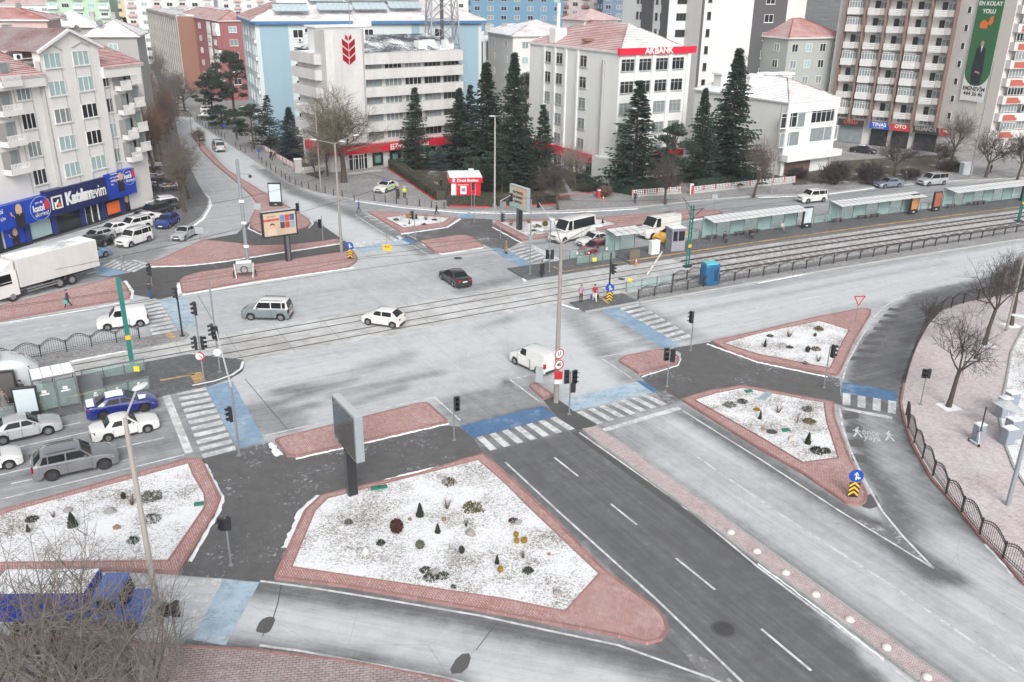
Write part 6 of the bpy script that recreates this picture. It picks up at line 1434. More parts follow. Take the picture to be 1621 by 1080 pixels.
def lorry():
 a, b = G(115.5,450.5), G(22,477.5);d = (b-a).normalized();n = Vector((-d.y,d.x,0));n = n if n.dot(a)>0 else-n;c = b+n*1.15
 o = thing('box_lorry','long white box lorry with a dirty rusty cargo box by the pink island','lorry',(c.x,c.y,0),math.atan2(d.y,d.x));W_ = paint(*Wt)
 rb = (a-b).length;DW = plain('dirty_white_box',(.58,.575,.56),.6,.08,1.2,dirt=.35)
 bx = MB().box((-5.1,0,1.15),(8.4,2.5,2.75)).ob('cargo_box',DW,o,bev=.03)
 MB().box((-5.1,0,3.9),(8.3,2.4,.03)).ob('snowy_roof',snowy('lorry_roof',(.45,.45,.43),.7),o)
 for z in(1.15,3.84):MB().box((-5.1,-1.262,z),(8.4,.03,.07)).ob('box_rail',STEEL,o)
 cab = MB();cab.prism([(-.75,-1.2),(1.25,-1.2),(1.35,-.9),(1.35,.9),(1.25,1.2),(-.75,1.2)],.55,2.0,bottom=True);cab.add([(-.75,-1.2,2.0),(1.3,-1.15,2.0),(1.3,1.15,2.0),(-.75,1.2,2.0),(-.75,-1.12,2.95),(.95,-1.05,2.95),(.95,1.05,2.95),(-.75,1.12,2.95)],[(0,1,5,4),(1,2,6,5),(2,3,7,6),(3,0,4,7),(4,5,6,7)]);cab.ob('cab',W_,o)
 MB().add([(-.7,-1.0,2.96),(.7,-.9,2.96),(.7,.9,2.96),(-.7,1.0,2.96),(-.7,-1.1,3.75),(-.55,-1.1,3.75),(-.55,1.1,3.75),(-.7,1.1,3.75)],[(0,1,5,4),(1,2,6,5),(2,3,7,6),(3,0,4,7),(4,5,6,7)]).ob('wind_deflector',W_,o)
 MB().add([(1.335,-1.0,2.08),(1.335,1.0,2.08),(1.0,.95,2.85),(1.0,-.95,2.85)],[(0,1,2,3),(3,2,1,0)]).ob('windscreen',CARGLASS,o)
 for s in(1,-1):
  MB().add([(.2-.4,s*1.215,1.75),(1.0,s*1.215,1.75),(.85,s*1.14,2.7),(-.2,s*1.14,2.7)],[(0,1,2,3),(3,2,1,0)]).ob('side_window',CARGLASS,o)
  MB().box((1.1,s*1.35,1.9),(.1,.18,.55)).ob('wing_mirror',BLACKP,o);MB().box((1.34,s*.85,.75),(.06,.4,.25)).ob('headlight',CHROME,o)
  MB().box((-3.1,s*1.2,.55),(3.4,.05,.12)).box((-3.1,s*1.2,.8),(3.4,.05,.1)).ob('side_guard',STEEL,o);MB().box((-8.4,s*1.2,.6),(1.3,.05,.12)).ob('side_guard',STEEL,o)
 MB().box((-4.5,0,.75),(9.0,.9,.38)).ob('chassis',BLACKP,o);MB().box((1.33,0,.5),(.1,2.2,.4)).ob('bumper',BLACKP,o)
 t = smooth(MB().tube((0,-.16,0),(0,.16,0),.5,.5,24).mesh('tyre',RUBBER),30);rm = MB().disc((0,.165,0),.29,(0,1,0),18,th=.03).disc((0,.18,0),.12,(0,1,0),12,th=.08).mesh('rim',STEEL)
 for x in(0,-rb,-rb+1.35-2.7+1.35+1.3):
  for s in(1,-1):wh = link('wheel',t,o,(x,s*1.03,.5));wh.rotation_euler = (0,0,0 if s>0 else math.pi);link('rim',rm,wh)
lorry()
def tarp_truck():
 c = G(125,985);o = thing('flatbed_lorry','blue lorry with a snow topped tarpaulin behind the bare trees at the bottom left','lorry',(c.x,c.y,0),R_(2));TB = plain('blue_tarpaulin',(.01,.035,.33),.5,.3,1.0,bmp=.5);CB = paint('cab_blue',(.03,.13,.50))
 MB().box((-1.2,0,.9),(4.6,2.1,1.5),top=(.98,.92)).ob('tarpaulin',TB,o,bev=.08);m = MB().box((-1.2,0,2.4),(4.4,1.85,.1),top=(.9,.8)).ob('snow_cover',SNOW,o,bev=.03)
 MB().box((1.85,0,.7),(1.5,1.9,1.55),top=(.75,.88)).ob('cab',CB,o,bev=.08);MB().add([(2.58,-.8,1.4),(2.58,.8,1.4),(2.42,.75,2.1),(2.42,-.75,2.1)],[(0,1,2,3),(3,2,1,0)]).ob('windscreen',CARGLASS,o)
 MB().box((3.0,0,.6),(.9,1.75,.75),top=(.85,.9)).ob('bonnet',CB,o,bev=.08)
 for s in(1,-1):MB().box((1.9,s*.92,1.45),(.8,.04,.5)).ob('side_window',CARGLASS,o)
 MB().box((.5,0,.5),(5.6,.8,.3)).ob('chassis',BLACKP,o)
 t = smooth(MB().tube((0,-.13,0),(0,.13,0),.42,.42,20).mesh('tyre',RUBBER),30)
 for x in(2.7,-2.2):
  for s in(1,-1):link('tyre',t,o,(x,s*.92,.42))
tarp_truck()
def tram():
 c = T(Tinv(66,612)[0],-1.67);u = Tinv(66,612)[0];ang = Tang(u)
 o = thing('tram','white and green tram with black glass stopped at the left platform','tram',(c.x,c.y,0),ang);GR = plain('tram_green',(.0,.13,.08),.3,.1);PW = paint('tram_white',(.60,.63,.64))
 w = 1.3;xs = [0,-.35,-.9,-1.7,-3.0,-6,-12,-20,-28];b = MB();rings = []
 for x in xs:
  t = min(1,-x/1.7);nz = 2.2+1.05*math.sin(t*math.pi/2);ww = w*(.62+.38*math.sin(t*math.pi/2));h = [(ww*.9,.35),(ww,.8),(ww,min(nz-.5,2.6)),(ww*.96,nz-.2),(ww*.8,nz),(0,nz+.05)]
  rings.append([(x,y,z)for y,z in h]+[(x,-y,z)for y,z in h[-2::-1]])
 n = len(rings[0]);
 for r_ in rings:b.v+=r_
 for i in range(len(rings)-1):
  for j in range(n):b.f.append((i*n+j,(i+1)*n+j,(i+1)*n+(j+1)%n,i*n+(j+1)%n));b.mi.append(0)
 b.f.append(tuple(range(n)));b.mi.append(0);me = smooth(fixnormals(b.mesh('body',PW)),40);link('body',me,o)
 for s in(1,-1):
  for i, x in enumerate(range(-4,-28,-3)):
   MB().box((x-1.4,s*1.305,1.15),(2.7,.03,1.2)).ob('side_window',CARGLASS,o)
  MB().box((-3.1,s*1.31,.5),(1.5,.03,1.95)).ob('door',CARGLASS,o);MB().box((-15.5,s*1.306,.5),(23,.03,.62)).ob('green_stripe',GR,o);MB().box((-2.1,s*1.316,.5),(.5,.03,2.0)).ob('green_stripe',GR,o);MB().add([(-2.2,s*1.325,2.5),(-27,s*1.325,2.5),(-27,s*1.30,2.85),(-4,s*1.30,2.92)],[(0,1,2,3),(3,2,1,0)]).ob('green_stripe',GR,o)
 MB().add([(.02,-.75,1.25),(.02,.75,1.25),(-.52,.98,2.62),(-.52,-.98,2.62)],[(0,1,2,3),(3,2,1,0)]).ob('windscreen',CARGLASS,o)
 for s in(1,-1):MB().add([(-.05,s*.86,1.2),(-1.9,s*1.325,1.2),(-1.9,s*1.32,2.5),(-.62,s*1.04,2.6)],[(0,1,2,3),(3,2,1,0)]).ob('cab_window',CARGLASS,o);MB().box((.05,s*.5,.85),(.08,.3,.15)).ob('headlight',CHROME,o)
 for x, l in((-3.4,2.2),(-6.6,3),(-11,3.5),(-17,4)):MB().box((x,0,3.28),(l,1.7,.32)).ob('roof_unit',plain('tram_roof_unit',(.24,.25,.26),.5),o,bev=.05);MB().box((x,0,3.6),(l*.8,1.2,.04)).ob('roof_hatch',snowy('unit_snow',(.3,.3,.3),.6),o)
 MB().box((-12,0,.1),(23,2.0,.3)).ob('underframe',BLACKP,o)
tram()
# ================================================================ STREET FURNITURE
def at_line(a,heading,px,z):
 """length along heading from a (at height z) at which the picture column px is reached"""
 d = Vector((math.cos(heading),math.sin(heading),0));best = (1e9,1)
 for i in range(-400,400):
  p = a+d*(i*.05);p = Vector((p.x,p.y,z));e = abs(P(p)[0]-px)
  if e<best[0]:best = (e,i*.05)
 return best[1]
HEADM = {}
def sighead(three=True,lit=None,size=1.0):
 k = (three,lit,size)
 if k not in HEADM:
  n = 3 if three else 2;b = MB();h = .34*n
  b.box((0,0,-h/2),(.34,.2,h));hd = b.mesh('signal_head',DARK,bev=.02)
  v = MB()
  for i in range(1):
   z = 0
   for t in range(5):
    a0, a1 = math.pi*(t/5), math.pi*((t+1)/5);r = .14
    v.add([(r*math.cos(a0),-.1,z+r*math.sin(a0)),(r*math.cos(a1),-.1,z+r*math.sin(a1)),(r*math.cos(a1),-.32,z+r*math.sin(a1)-.03),(r*math.cos(a0),-.32,z+r*math.sin(a0)-.03)],[(0,1,2,3),(3,2,1,0)])
  vm = v.mesh('visor',DARK);ls = []
  for i in range(n):
   z = h/2-.17-i*.34;l = MB().disc((0,-.105,z),.105,(0,1,0),12,th=.02);mt = {None:plain('unlit_lens',(.03,.03,.03),.2)}.get(None)
   if lit=='red' and i==0:mt = REDLIT
   if lit=='amber' and i==0:mt = AMBER
   ls.append(l.mesh('lens',mt))
  HEADM[k] = (hd,vm,ls)
 return HEADM[k]
def add_head(o,x,y,z,face,three=True,lit=None):
 """a head whose lenses look along 'face' (world degrees)"""
 hd, vm, ls = sighead(three,lit);h = link('signal_head',hd,o,(x,y,z));h.rotation_euler = (0,0,R_(face)+math.pi/2-o.rotation_euler[2])
 for i_ in range(3 if three else 2):link('visor',vm,h,(0,0,(.34 if three else .17)-i_*.34))
 for l in ls:link('lens',l,h)
def pole(label,base,top,r=.06,mat=STEEL,name='traffic_light',cat='traffic light',group=None,z=.0,plate=True,sub=None,rt=None):
 p = G(*base,z);h = Zof(p.x,p.y,top)-z if isinstance(top,(int,float))and top>30 else top
 o = thing(name,label,cat,p,0,group)
 b = MB();b.tube((0,0,0),(0,0,h),r,rt or r*.85,8);smooth(b.ob(sub or 'pole',mat,o).data)
 if plate:MB().box((0,0,0),(r*4,r*4,.06)).ob('base_plate',mat,o)
 return o, h, p
TL = [('black tram signal post between the left zebra and the rails',(289,532),455,DARK,.085,[(-.5,0,200,True,None)],.1),('traffic light with a double head and no turn sign left of the mast arm pole',(323,603),482,STEEL,.07,[(-.3,.05,215,True,None),(-3.05,-.25,210,True,None),(-3.05,.25,30,True,'red')],.14),('tall thin signal post at the rounded tip of the left tram platform',(348.5,589),440,STEEL,.07,[(-4.2,-.2,205,True,None)],.14),('traffic light at the corner of the dark footway by the left zebra',(379,721),None,STEEL,.08,[(-1.9,-.25,215,True,None)],0),('traffic light on the dark footway between the pink strip and the big bed',(719,697),630,STEEL,.06,[(-.4,.22,-60,True,None)],0),('traffic light with a cluster of three heads at the brick median tip',(901,656),588,STEEL,.06,[(-.4,-.28,-70,True,None),(-.4,.28,-50,True,None),(-1.25,.2,100,False,None)],0),('traffic light with a lit lamp beside the small pink island',(1055.5,612),551,STEEL,.06,[(-.5,-.25,-60,True,'amber'),(-.6,.25,60,True,None)],0),('traffic light with one head on the far edge of the dark refuge path',(1093,555),492,STEEL,.055,[(-.55,-.2,210,True,None)],0),('traffic light in the dark path between the two triangular beds',(1304,614),548,STEEL,.055,[(-.4,.25,20,True,None)],0),('traffic light on the pink plaza left of the nearest tree',(1457,641),587,STEEL,.055,[(-.2,.15,160,False,None),(-.2,-.2,250,False,None)],.13),('pedestrian light on the speckled dark footway left of the big bed',(366,895),820,STEEL,.06,[(-.35,-.2,250,False,None),(-.35,.1,100,False,None)],0),('pedestrian light at the bottom left next to the leaning lamp post',(285,1047),955,STEEL,.06,[(-.3,-.25,250,False,None),(-.3,.2,100,False,None)],.13),('traffic light in front of the small snowy diamond bed',(657,377),334,STEEL,.055,[(-.5,-.22,205,True,None)],0),('thin grey signal post at the far blue crossing by the kerb',(751,351),306,STEEL,.055,[],0),('thin grey signal post on the pavement just left of the red kiosk corner',(746.5,331),289,STEEL,.055,[(-.5,.2,20,True,None)],.13),('traffic light on the pink island beside the illuminated poster box',(476,358.5),318,STEEL,.055,[(-.8,-.2,250,True,None)],.14),('traffic light on the narrow end of the pink triangle island',(511.5,383.5),342,STEEL,.055,[(-.9,-.22,250,True,None)],.14),('small pedestrian light with a red lamp by the zebra in front of the lorry',(241,452),416,STEEL,.04,[(-.4,0,215,False,'red'),(-1.0,0,215,False,None)],0),('double headed traffic light at the right platform tip',(869.6,430),None,STEEL,.07,[(-3.7,-.25,-65,True,None),(-3.7,.25,115,True,None)],.14),('tall signal post carrying a grey board at the far platform corner',(838.7,434),316,STEEL,.07,[],.14),('traffic light at the left corner of the bed with the tilted billboard',(792,378),None,STEEL,.06,[(-2.0,.22,20,True,None)],.14),('black signal post in the tram reservation beside the keep right sign',(963.5,474),400,DARK,.09,[(-1.6,.25,20,True,None)],.12),]
for(lab,base,top,m,r,heads,z)in TL:
 tt = {(379,721):4.9,(869.6,430):5.6,(792,378):4.6}.get(base,top)
 o, h, p = pole(lab,base,tt,r,m,z=z)
 for dz, dx, f, three, lit in heads:
  add_head(o,dx*1.0,-.05,h+dz,f,three,lit)
 if base==(379,721):
  a = Vector((0,0,h));tgt = G(341,520,h+1.1)-p;q = MB();q.tube(a,tgt,.06,.045,8);q.ob('mast_arm',plain('pale_steel',(.5,.5,.51),.5),o)
  e = a.lerp(tgt,.96);add_head(o,e.x,e.y,e.z-.2,215,True,None)
 if base==(792,378):
  tgt = G(809,312,h+.0)-p;q = MB();q.tube((0,0,h),(tgt.x,tgt.y,h+.1),.05,.045,8);q.ob('mast_arm',plain('pale_steel',(.5,.5,.51)),o);add_head(o,tgt.x,tgt.y,h-.2,-60,True,None)
 if base==(869.6,430):
  tgt = G(851,318,h+.9)-p;q = MB();q.tube((0,0,h),tgt,.05,.04,8);q.ob('mast_arm',plain('pale_steel',(.5,.5,.51)),o);add_head(o,tgt.x*.93,tgt.y*.93,h+.6,-60,True,None)
  MB().box((0,-.08,1.9),(.35,.05,.55)).ob('small_board',STEEL,o)
 if base==(838.7,434):
  MB().box((0,-.12,3.0),(.42,.08,1.3)).ob('grey_board',STEEL,o)
 if base==(323,603):
  d = MB();d.disc((0,-.12,2.1),.33,(-.4,1,0),18,th=.03);d.ob('no_turn_sign',plain('sign_white',(.7,.7,.7)),o)
  t = MB();n = 16
  for i in range(n):a0, a1 = 2*math.pi*i/n, 2*math.pi*(i+1)/n;t.tube((.3*math.cos(a0),-.15,2.1+.3*math.sin(a0)),(.3*math.cos(a1),-.15,2.1+.3*math.sin(a1)),.045,.045,4)
  t.tube((-.2,-.15,2.3),(.2,-.15,1.9),.035,.035,4);t.ob('red_ring',plain('sign_red',(.5,.02,.03)),o)
 if base==(348.5,589):
  d = MB();d.disc((0,-.12,1.7),.3,(-.4,1,0),18,th=.03);d.ob('speed_sign',plain('sign_white',(.7,.7,.7)),o)
LENS = plain('lamp_lens',(.62,.66,.66),.3)
def lamp(label,base,top,arms,r=.10,mat=CONCPOLE,z=.13,rt=None,group=None,name='street_lamp',ped=None):
 """arms: picture points of the lamp heads"""
 o, h, p = pole(label,base,top,r,mat,name,'street lamp',group,z,False,rt=rt or r*.55)
 for(ax,ay,dz)in arms:
  hh = h+z+dz;e = G(ax,ay,hh)-p
  if Vector((e.x,e.y)).length>4.5:s = 4.5/Vector((e.x,e.y)).length;e = Vector((e.x*s,e.y*s,e.z))
  MB().tube((0,0,h-.05),(e.x*.8,e.y*.8,e.z-.02),.05,.04,6).ob('arm',mat,o)
  d = Vector((e.x,e.y,0)).normalized()if Vector((e.x,e.y)).length>.05 else Vector((1,0,0));a = math.atan2(d.y,d.x)
  b = MB();b.ball((0,0,0),.21,10,6,0,.5);me = b.mesh('lamp_head',LENS);smooth(me);q = link('lamp_head',me,o,(e.x,e.y,e.z));q.scale = (2.1,1,.8);q.rotation_euler = (0,0,a)
 return o, h, p
lamp('leaning tall lamp post in the bottom left bed with an arm to the right',(262,1035),662,[(222,612,.9)],.17,plain('weathered_concrete',(.34,.32,.30),.85,.15,2))
o, h, p = lamp('tall concrete lamp post with three arms in the middle of the crossing',(880,637),385,[(874,347,.9),(854,363,.4),(946,358,.9)],.2,CONCPOLE,.0)
SR = plain('sign_red',(.5,.02,.03));SW = plain('sign_white',(.7,.7,.7))
def ringsign(o,x,y,z,tx,r=.33,a=-60):
 t = MB();n = 18;t.disc((0,0,0),r,(0,1,0),18,th=.03);q = t.ob('round_sign',SW,o,loc=(x,y,z));q.rotation_euler = (0,0,R_(a+90));t = MB()
 for i in range(n):a0, a1 = 2*math.pi*i/n, 2*math.pi*(i+1)/n;t.tube((r*.9*math.cos(a0),-.03,r*.9*math.sin(a0)),(r*.9*math.cos(a1),-.03,r*.9*math.sin(a1)),.045,.045,4)
 t.ob('red_ring',SR,q);text('lettering',tx,r*.95,DARK,q,(0,-.04,0),(math.pi/2,0,0),.005,.01)
ringsign(o,.1,-.28,4.0,'U',.4);ringsign(o,.1,-.28,3.15,'40',.4)
MB().box((.1,-.27,2.0),(.6,.04,.6)).ob('red_panel',SR,o);MB().box((.1,-.27,1.6),(.55,.04,.35)).ob('white_panel',SW,o)
lamp('lamp post with one arm on the far pavement in front of the dark conifers',(783,330),184,[(779,184,.0)],.13,CONC)
lamp('tall lamp post with three arms beside the keep right sign at the strip island',(541,402),227,[(496,221,.2),(542,224,.3),(564,214,.5)],.17,CONCPOLE,.0)
lamp('lamp post on the bollard lined pavement left of the big bare tree',(508,301),167,[(473,165,.2)],.13)
lamp('lamp post by the red and white railing further up the street',(406,226),170,[(384,169,.2)],.12)
lamp('double lamp post at the far left kerb of the street',(304.6,218),175,[(320,174,.2),(297,173,.2)],.12)
lamp('thin tall post in front of the low white building',(1220.5,307),165,[],.11)
lamp('tall leaning mast at the far kerb in front of the apartment tower',(1535.6,281),18.0,[],.17)
lamp('grey lamp post at the lower right corner of the pink plaza',(1595,800),12.0,[(1613,500,-.3)],.15,plain('blue_grey_steel',(.25,.27,.29),.5,.1))
lamp('grey lamp post between two trees on the pink plaza',(1592.6,524),12.0,[],.12)
o, h, p = pole('thick grey camera mast on the pink strip island',(393,424),253,.2,plain('mast_grey',(.22,.25,.27),.5,.1),'camera_mast','mast',None,.14,True,'mast')
MB().tube((0,0,h-1.4),(1.3,-.4,h-1.4),.04,.04,5).ob('bracket',STEEL,o);MB().ball((1.3,-.4,h-1.6),.18,8,6).ob('camera',DARK,o)
for zz in(h*.2,h*.42,h*.62):MB().box((.1,-.2,zz),(.5,.2,.25)).ob('camera',WHITE,o)
def trampole(label,base,top,lattice=True,z=.1,h=None):
 p = G(*base,z);hh = h or Zof(p.x,p.y,top)-z;o = thing('tram_pole',label,'tram pole',p,Tang(Tinv(*base)[0]))
 if lattice:
  for s in(-1,1):MB().box((s*.17,0,0),(.09,.16,hh)).ob('chord',GREENP,o)
  b = MB()
  for i in range(int(hh/.5)):s = 1 if i%2 else-1;b.tube((-s*.15,0,i*.5),(s*.15,0,i*.5+.5),.028,.028,4)
  b.ob('lacing',GREENP,o)
 else:MB().box((0,0,0),(.34,.24,hh)).ob('column',GREENP,o)
 MB().box((0,0,-.02),(.8,.6,.14)).ob('base_plate',GREENP if not lattice else DARK,o)
 MB().box((0,-.14,hh*.32),(.4,.04,.35)).ob('number_board',YEL,o)
 if lattice:
  b = MB()
  for s in(-1,1):b.tube((0,0,hh-.5),(s*.6,s*2.6,hh+.3),.035,.03,5);b.tube((0,0,hh-1.6),(s*.6,s*2.3,hh+.2),.025,.025,5);b.tube((s*.6,s*2.6,hh+.3),(s*.9,s*1.6,hh-.6),.02,.02,4)
  b.ob('bracket',DARK,o)
 return p, hh
g1 = trampole('plain green tram pole with a yellow plate at the left platform railing',(210,581),440,False)
g2 = trampole('green lattice tram pole with wire brackets near the grey booth',(1088,422),325)
g3 = trampole('green lattice tram pole at the right edge between the rails',(1612,350),0,True,.1,7.2)
def wires():
 WM = plain('contact_wire',(.03,.03,.03),.5);k = 0
 for w in(1.7,-1.67):
  for zz, sag in((5.7,0),(6.7,.9)):
   b = MB();pts = []
   for i in range(61):
    u = -22+i*2.5;t = ((u+22)%44)/44;pts.append(T(u,w,zz-sag*4*t*(1-t)))
   for a, c in zip(pts[:-1],pts[1:]):b.tube(a,c,.014,.014,3,cap=False)
   tag(b.ob('contact_wire',WM),['thin lower wire over the far track','sagging upper wire over the far track','thin lower wire over the near track','sagging upper wire over the near track'][k],'wire','overhead tram wires');k+=1
 for(a,c,lab)in[((-36,66,7.2),(3,118,11.0),'cross wire from the plain green pole to the lamp post by the kiosk'),((-48,84,7),(-21,104,7.5),'thin cross wire sagging over the pink island strip'),((-21,104,8.2),(18,96,6.6),'thin cross wire over the far edge of the crossing')]:
  a, c = Vector(a), Vector(c);b = MB();n = 14;pts = [a.lerp(c,i/n)-Vector((0,0,1.6*4*(i/n)*(1-i/n)))for i in range(n+1)]
  for q, w in zip(pts[:-1],pts[1:]):b.tube(q,w,.02,.02,3,cap=False)
  tag(b.ob('cross_wire',WM),lab,'wire')
  if 'kiosk' in lab:pass
 p = G(613,395,5.5);
wires()
def hangsign():
 p = G(613,397,5.2);o = thing('hanging_sign','small yellow sign hanging on a wire over the pale blue crossing','sign',p);MB().box((0,0,0),(.8,.05,.6)).ob('sign_board',YEL,o);text('lettering','4.2',.35,DARK,o,(0,-.04,.37),(math.pi/2,0,0),.005);MB().tube((0,0,.75),(0,0,1.6),.012,.012,4).ob('hanger',DARK,o)
hangsign()
SBL = plain('sign_blue',(.01,.06,.35),.4,.05)
def keepright(label,base,top,z=.13,arrow='right'):
 o, h, p = pole(label,base,top,.035,STEEL,'keep_right_sign','traffic sign',None,z,False);o.rotation_euler = (0,0,R_(-8));r = .42
 MB().disc((0,-.06,h-r),r,(0,1,0),20,th=.03).ob('round_sign',SBL,o);a = MB();a.tube((0,-.085,h-r-.25),(0,-.085,h-r+.12),.05,.05,4);a.tube((0,-.085,h-r-.08),(.2,-.085,h-r-.08),.05,.05,4);a.tube((.12,-.085,h-r-.2),(.26,-.085,h-r-.08),.03,.03,4);a.tube((-.12,-.085,h-r+.05),(0,-.085,h-r+.25),.03,.03,4);a.tube((.12,-.085,h-r+.05),(0,-.085,h-r+.25),.03,.03,4);a.ob('white_arrow',SW,o)
 MB().box((0,-.06,h-2*r-1.02),(.62,.04,.98)).ob('chevron_board',DARK,o)
 for k in range(3):
  zz = h-2*r-.85+k*.3;c = MB();c.add([(-.29,-.085,zz-.12),(0,-.085,zz+.13),(.29,-.085,zz-.12),(.29,-.085,zz+.03),(0,-.085,zz+.28),(-.29,-.085,zz+.03)],[(0,1,4,5),(1,2,3,4)]);c.ob('orange_chevron',YEL,o)
keepright('blue keep right sign with chevrons on the tip of the right hand island',(1349,787),743)
keepright('blue keep right sign with chevrons at the end of the long strip island',(555,411),383)
keepright('blue keep right sign with chevrons in the tram reservation next to two pedestrians',(964.5,475),449,.12)
def yieldsign():
 o, h, p = pole('red and white triangular give way sign on the upper right island',(1353.5,512),469,.03,STEEL,'give_way_sign','traffic sign',None,.14,False);o.rotation_euler = (0,0,R_(8))
 a, c, d = Vector((-.5,-.05,h)), Vector((.5,-.05,h)), Vector((0,-.05,h-.86));MB().add([a,c,d],[(0,1,2),(2,1,0)]).ob('white_field',SW,o);q = MB()
 for s, e in((a,c),(c,d),(d,a)):q.tube(s,e,.055,.055,4)
 q.ob('red_rim',SR,o)
yieldsign()
for lab, base, top, w, hh in[('back of a grey rectangular sign beside the tall concrete lamp post',(853,618),581,.55,1.25),('back of a grey sign at the right end of the parked row',(318,385),359,1.0,.8),('back of a grey sign on the pink island left of the poster box',(409,347),322,.9,.8),('grey back of a sign on the long pink island by the far avenue',(1129,338),308,.7,.5),('round blue parking sign up the street by the railing',(411,254),236,.6,.6),('round blue no stopping sign by the lower end of the railing',(356,212),196,.6,.6)]:
 o, h, p = pole(lab,base,top,.035,STEEL,'road_sign','traffic sign',None,.13,False)
 if 'round' in lab:MB().disc((0,-.05,h-.3),.3,(0,1,0),16,th=.03).ob('round_sign',SBL,o)
 else:MB().box((0,-.04,h-hh),(w,.03,hh)).ob('sign_plate',plain('sign_back_grey',(.33,.36,.38),.5),o)
o, h, p = pole('plain thin leaning post next to the small scooter on the plaza',(1547,705),645,.05,DARK,'post','post',None,.13,False)
def billboard(label,base,pl,pr,ztop_px,zbot_px,depth=.45,posts=.5,face=None,frame=None,name='billboard',side=1):
 """base: foot of the post; pl, pr: picture columns of the panel's two ends at its top edge"""
 p = G(*base,.13);return p
def bb(label,base,heading,w,zb,zt,dep,face_fn,postw=(.5,.4),frame=STEEL,off=0.0,pm=DARK,tilt=0.0):
 p = G(*base,.14);o = thing('billboard',label,'billboard',p,R_(heading));MB().box((0,0,0),(postw[0],postw[1],zb+.3)).ob('post',pm,o);MB().box((0,-postw[1]/2-.012,0),(postw[0]*.55,.02,zb)).ob('post_panel',plain('graphite',(.10,.11,.12),.4),o)
 MB().box((off,0,zb),(w,dep,zt-zb)).ob('panel_case',frame,o,bev=.03);MB().box((off,0,zt),(w*.99,dep*.9,.03)).ob('case_top',plain('pale_grey_cap',(.45,.47,.48),.5),o)
 face_fn(o,off,w,zb,zt,-dep/2-.02);return o
def face_gloss(o,off,w,zb,zt,y):
 MB().box((off,y,zb+.12),(w-.3,.03,zt-zb-.24)).ob('poster',plain('dark_glossy_poster',(.10,.095,.095),.08,.6,.35,spec=.8),o)
def face_tv(o,off,w,zb,zt,y):
 MB().box((off,y,zb+.18),(w-.36,.03,zt-zb-.36)).ob('poster',plain('orange_beige_poster',(.46,.36,.26),.4,.35,.4),o);cols = [(.10,.22,.45),(.45,.06,.05),(.06,.10,.25),(.05,.05,.06),(.38,.05,.04),(.20,.30,.40)];h = zt-zb
 for i in range(6):
  c = cols[i];MB().box((off+w*(.07+.14*(i%3)),y-.02,zb+h*(.32+.27*(i<3))),(w*.125,.02,h*.24)).ob('printed_tile',plain('tile_%d'%i,c,.4,.4,3),o)
 text('lettering','RAMAZAN',h*.13,plain('sign_red',(.5,.02,.03)),o,(off-w*.24,y-.03,zb+h*.68),(math.pi/2,0,0),.005,.02);text('lettering','keyfi sizinle',h*.07,DARK,o,(off-w*.24,y-.03,zb+h*.82),(math.pi/2,0,0),.005)
 b = MB();b.add([(off-w*.36,y-.03,zb+.25),(off-w*.10,y-.03,zb+.25),(off-w*.12,y-.03,zb+h*.33),(off-w*.33,y-.03,zb+h*.33)],[(0,1,2,3)]);b.ob('printed_figure',plain('printed_beige',(.5,.42,.33)),o);MB().disc((off-w*.22,y-.04,zb+h*.42),h*.08,(0,1,0),14,th=.02).ob('printed_face',plain('printed_skin',(.6,.36,.26),.6),o)
 MB().disc((off-w*.22,y-.035,zb+h*.47),h*.085,(0,1,0),14,th=.02).ob('printed_hair',DARK,o)
def face_text(o,off,w,zb,zt,y):
 h = zt-zb;m, nt, b = nmat('teal_to_orange_poster');tc = N(nt,'TexCoord').outputs['Generated'];sx = N(nt,'SeparateXYZ');L(nt,tc,sx.inputs[0])
 L(nt,mix(nt,math_(nt,'ADD',math_(nt,'MULTIPLY',sx.outputs[0],.5),math_(nt,'MULTIPLY',sx.outputs[2],.5)),(.22,.52,.52),(.62,.34,.20)),b.inputs['Base Color']);b.inputs['Roughness'].default_value = .4
 MB().box((off,y,zb+.15),(w-.3,.03,h-.3)).ob('poster',m,o)
 for i, tx in enumerate(['KENTİMİZİN','İNCİLERİNİ','KEŞFEDİN']):
  MB().box((off,y-.02,zb+h*(.66-.2*i)),(w*.72,.02,h*.14)).ob('print_band',plain('printed_beige',(.5,.42,.33)),o);text('lettering',tx,h*.13,DARK,o,(off,y-.04,zb+h*(.73-.2*i)),(math.pi/2,0,0),.005,.015)
 text('lettering','ayrı',h*.08,DARK,o,(off,y-.04,zb+h*.16),(math.pi/2,0,0),.005)
def hfit(base,pxa,pya,pxb,pyb,zt):
 """heading and width of a panel whose top corners are seen at a and b"""
 a, b = G(pxa,pya,zt), G(pxb,pyb,zt);d = b-a;p = G(*base,.14);m = (a+b)/2;return math.degrees(math.atan2(d.y,d.x)), d.length
pb = G(558,783,.14);zt1 = Zof(pb.x,pb.y,645);hd, wd = hfit((558,783),525,627,561,664,zt1)
bb('grey billboard seen from the side standing at the edge of the big snowy bed',(558,783),hd,wd,max(1.2,zt1-2.9),zt1,.5,face_gloss,(.42,.55),plain('billboard_grey',(.27,.31,.33),.4,.1))
pb = G(457,413,.14);zt2 = Zof(pb.x,pb.y,334);hd2, wd2 = hfit((457,413),414,340,470,333,zt2);zb2 = Zof(pb.x,pb.y,374.5)
b2 = bb('billboard with an orange film poster on the pink strip island',(457,413),hd2,wd2,zb2,zt2,.45,face_tv,(.55,.45),DARK);
c_ = (G(414,340,zt2)+G(470,333,zt2))/2;off = (c_-b2.location);dd = Vector((math.cos(R_(hd2)),math.sin(R_(hd2)),0));sh_ = off.dot(dd)
for ch in b2.children:
 if 'post' not in ch.name or 'poster' in ch.name:ch.location.x+=sh_
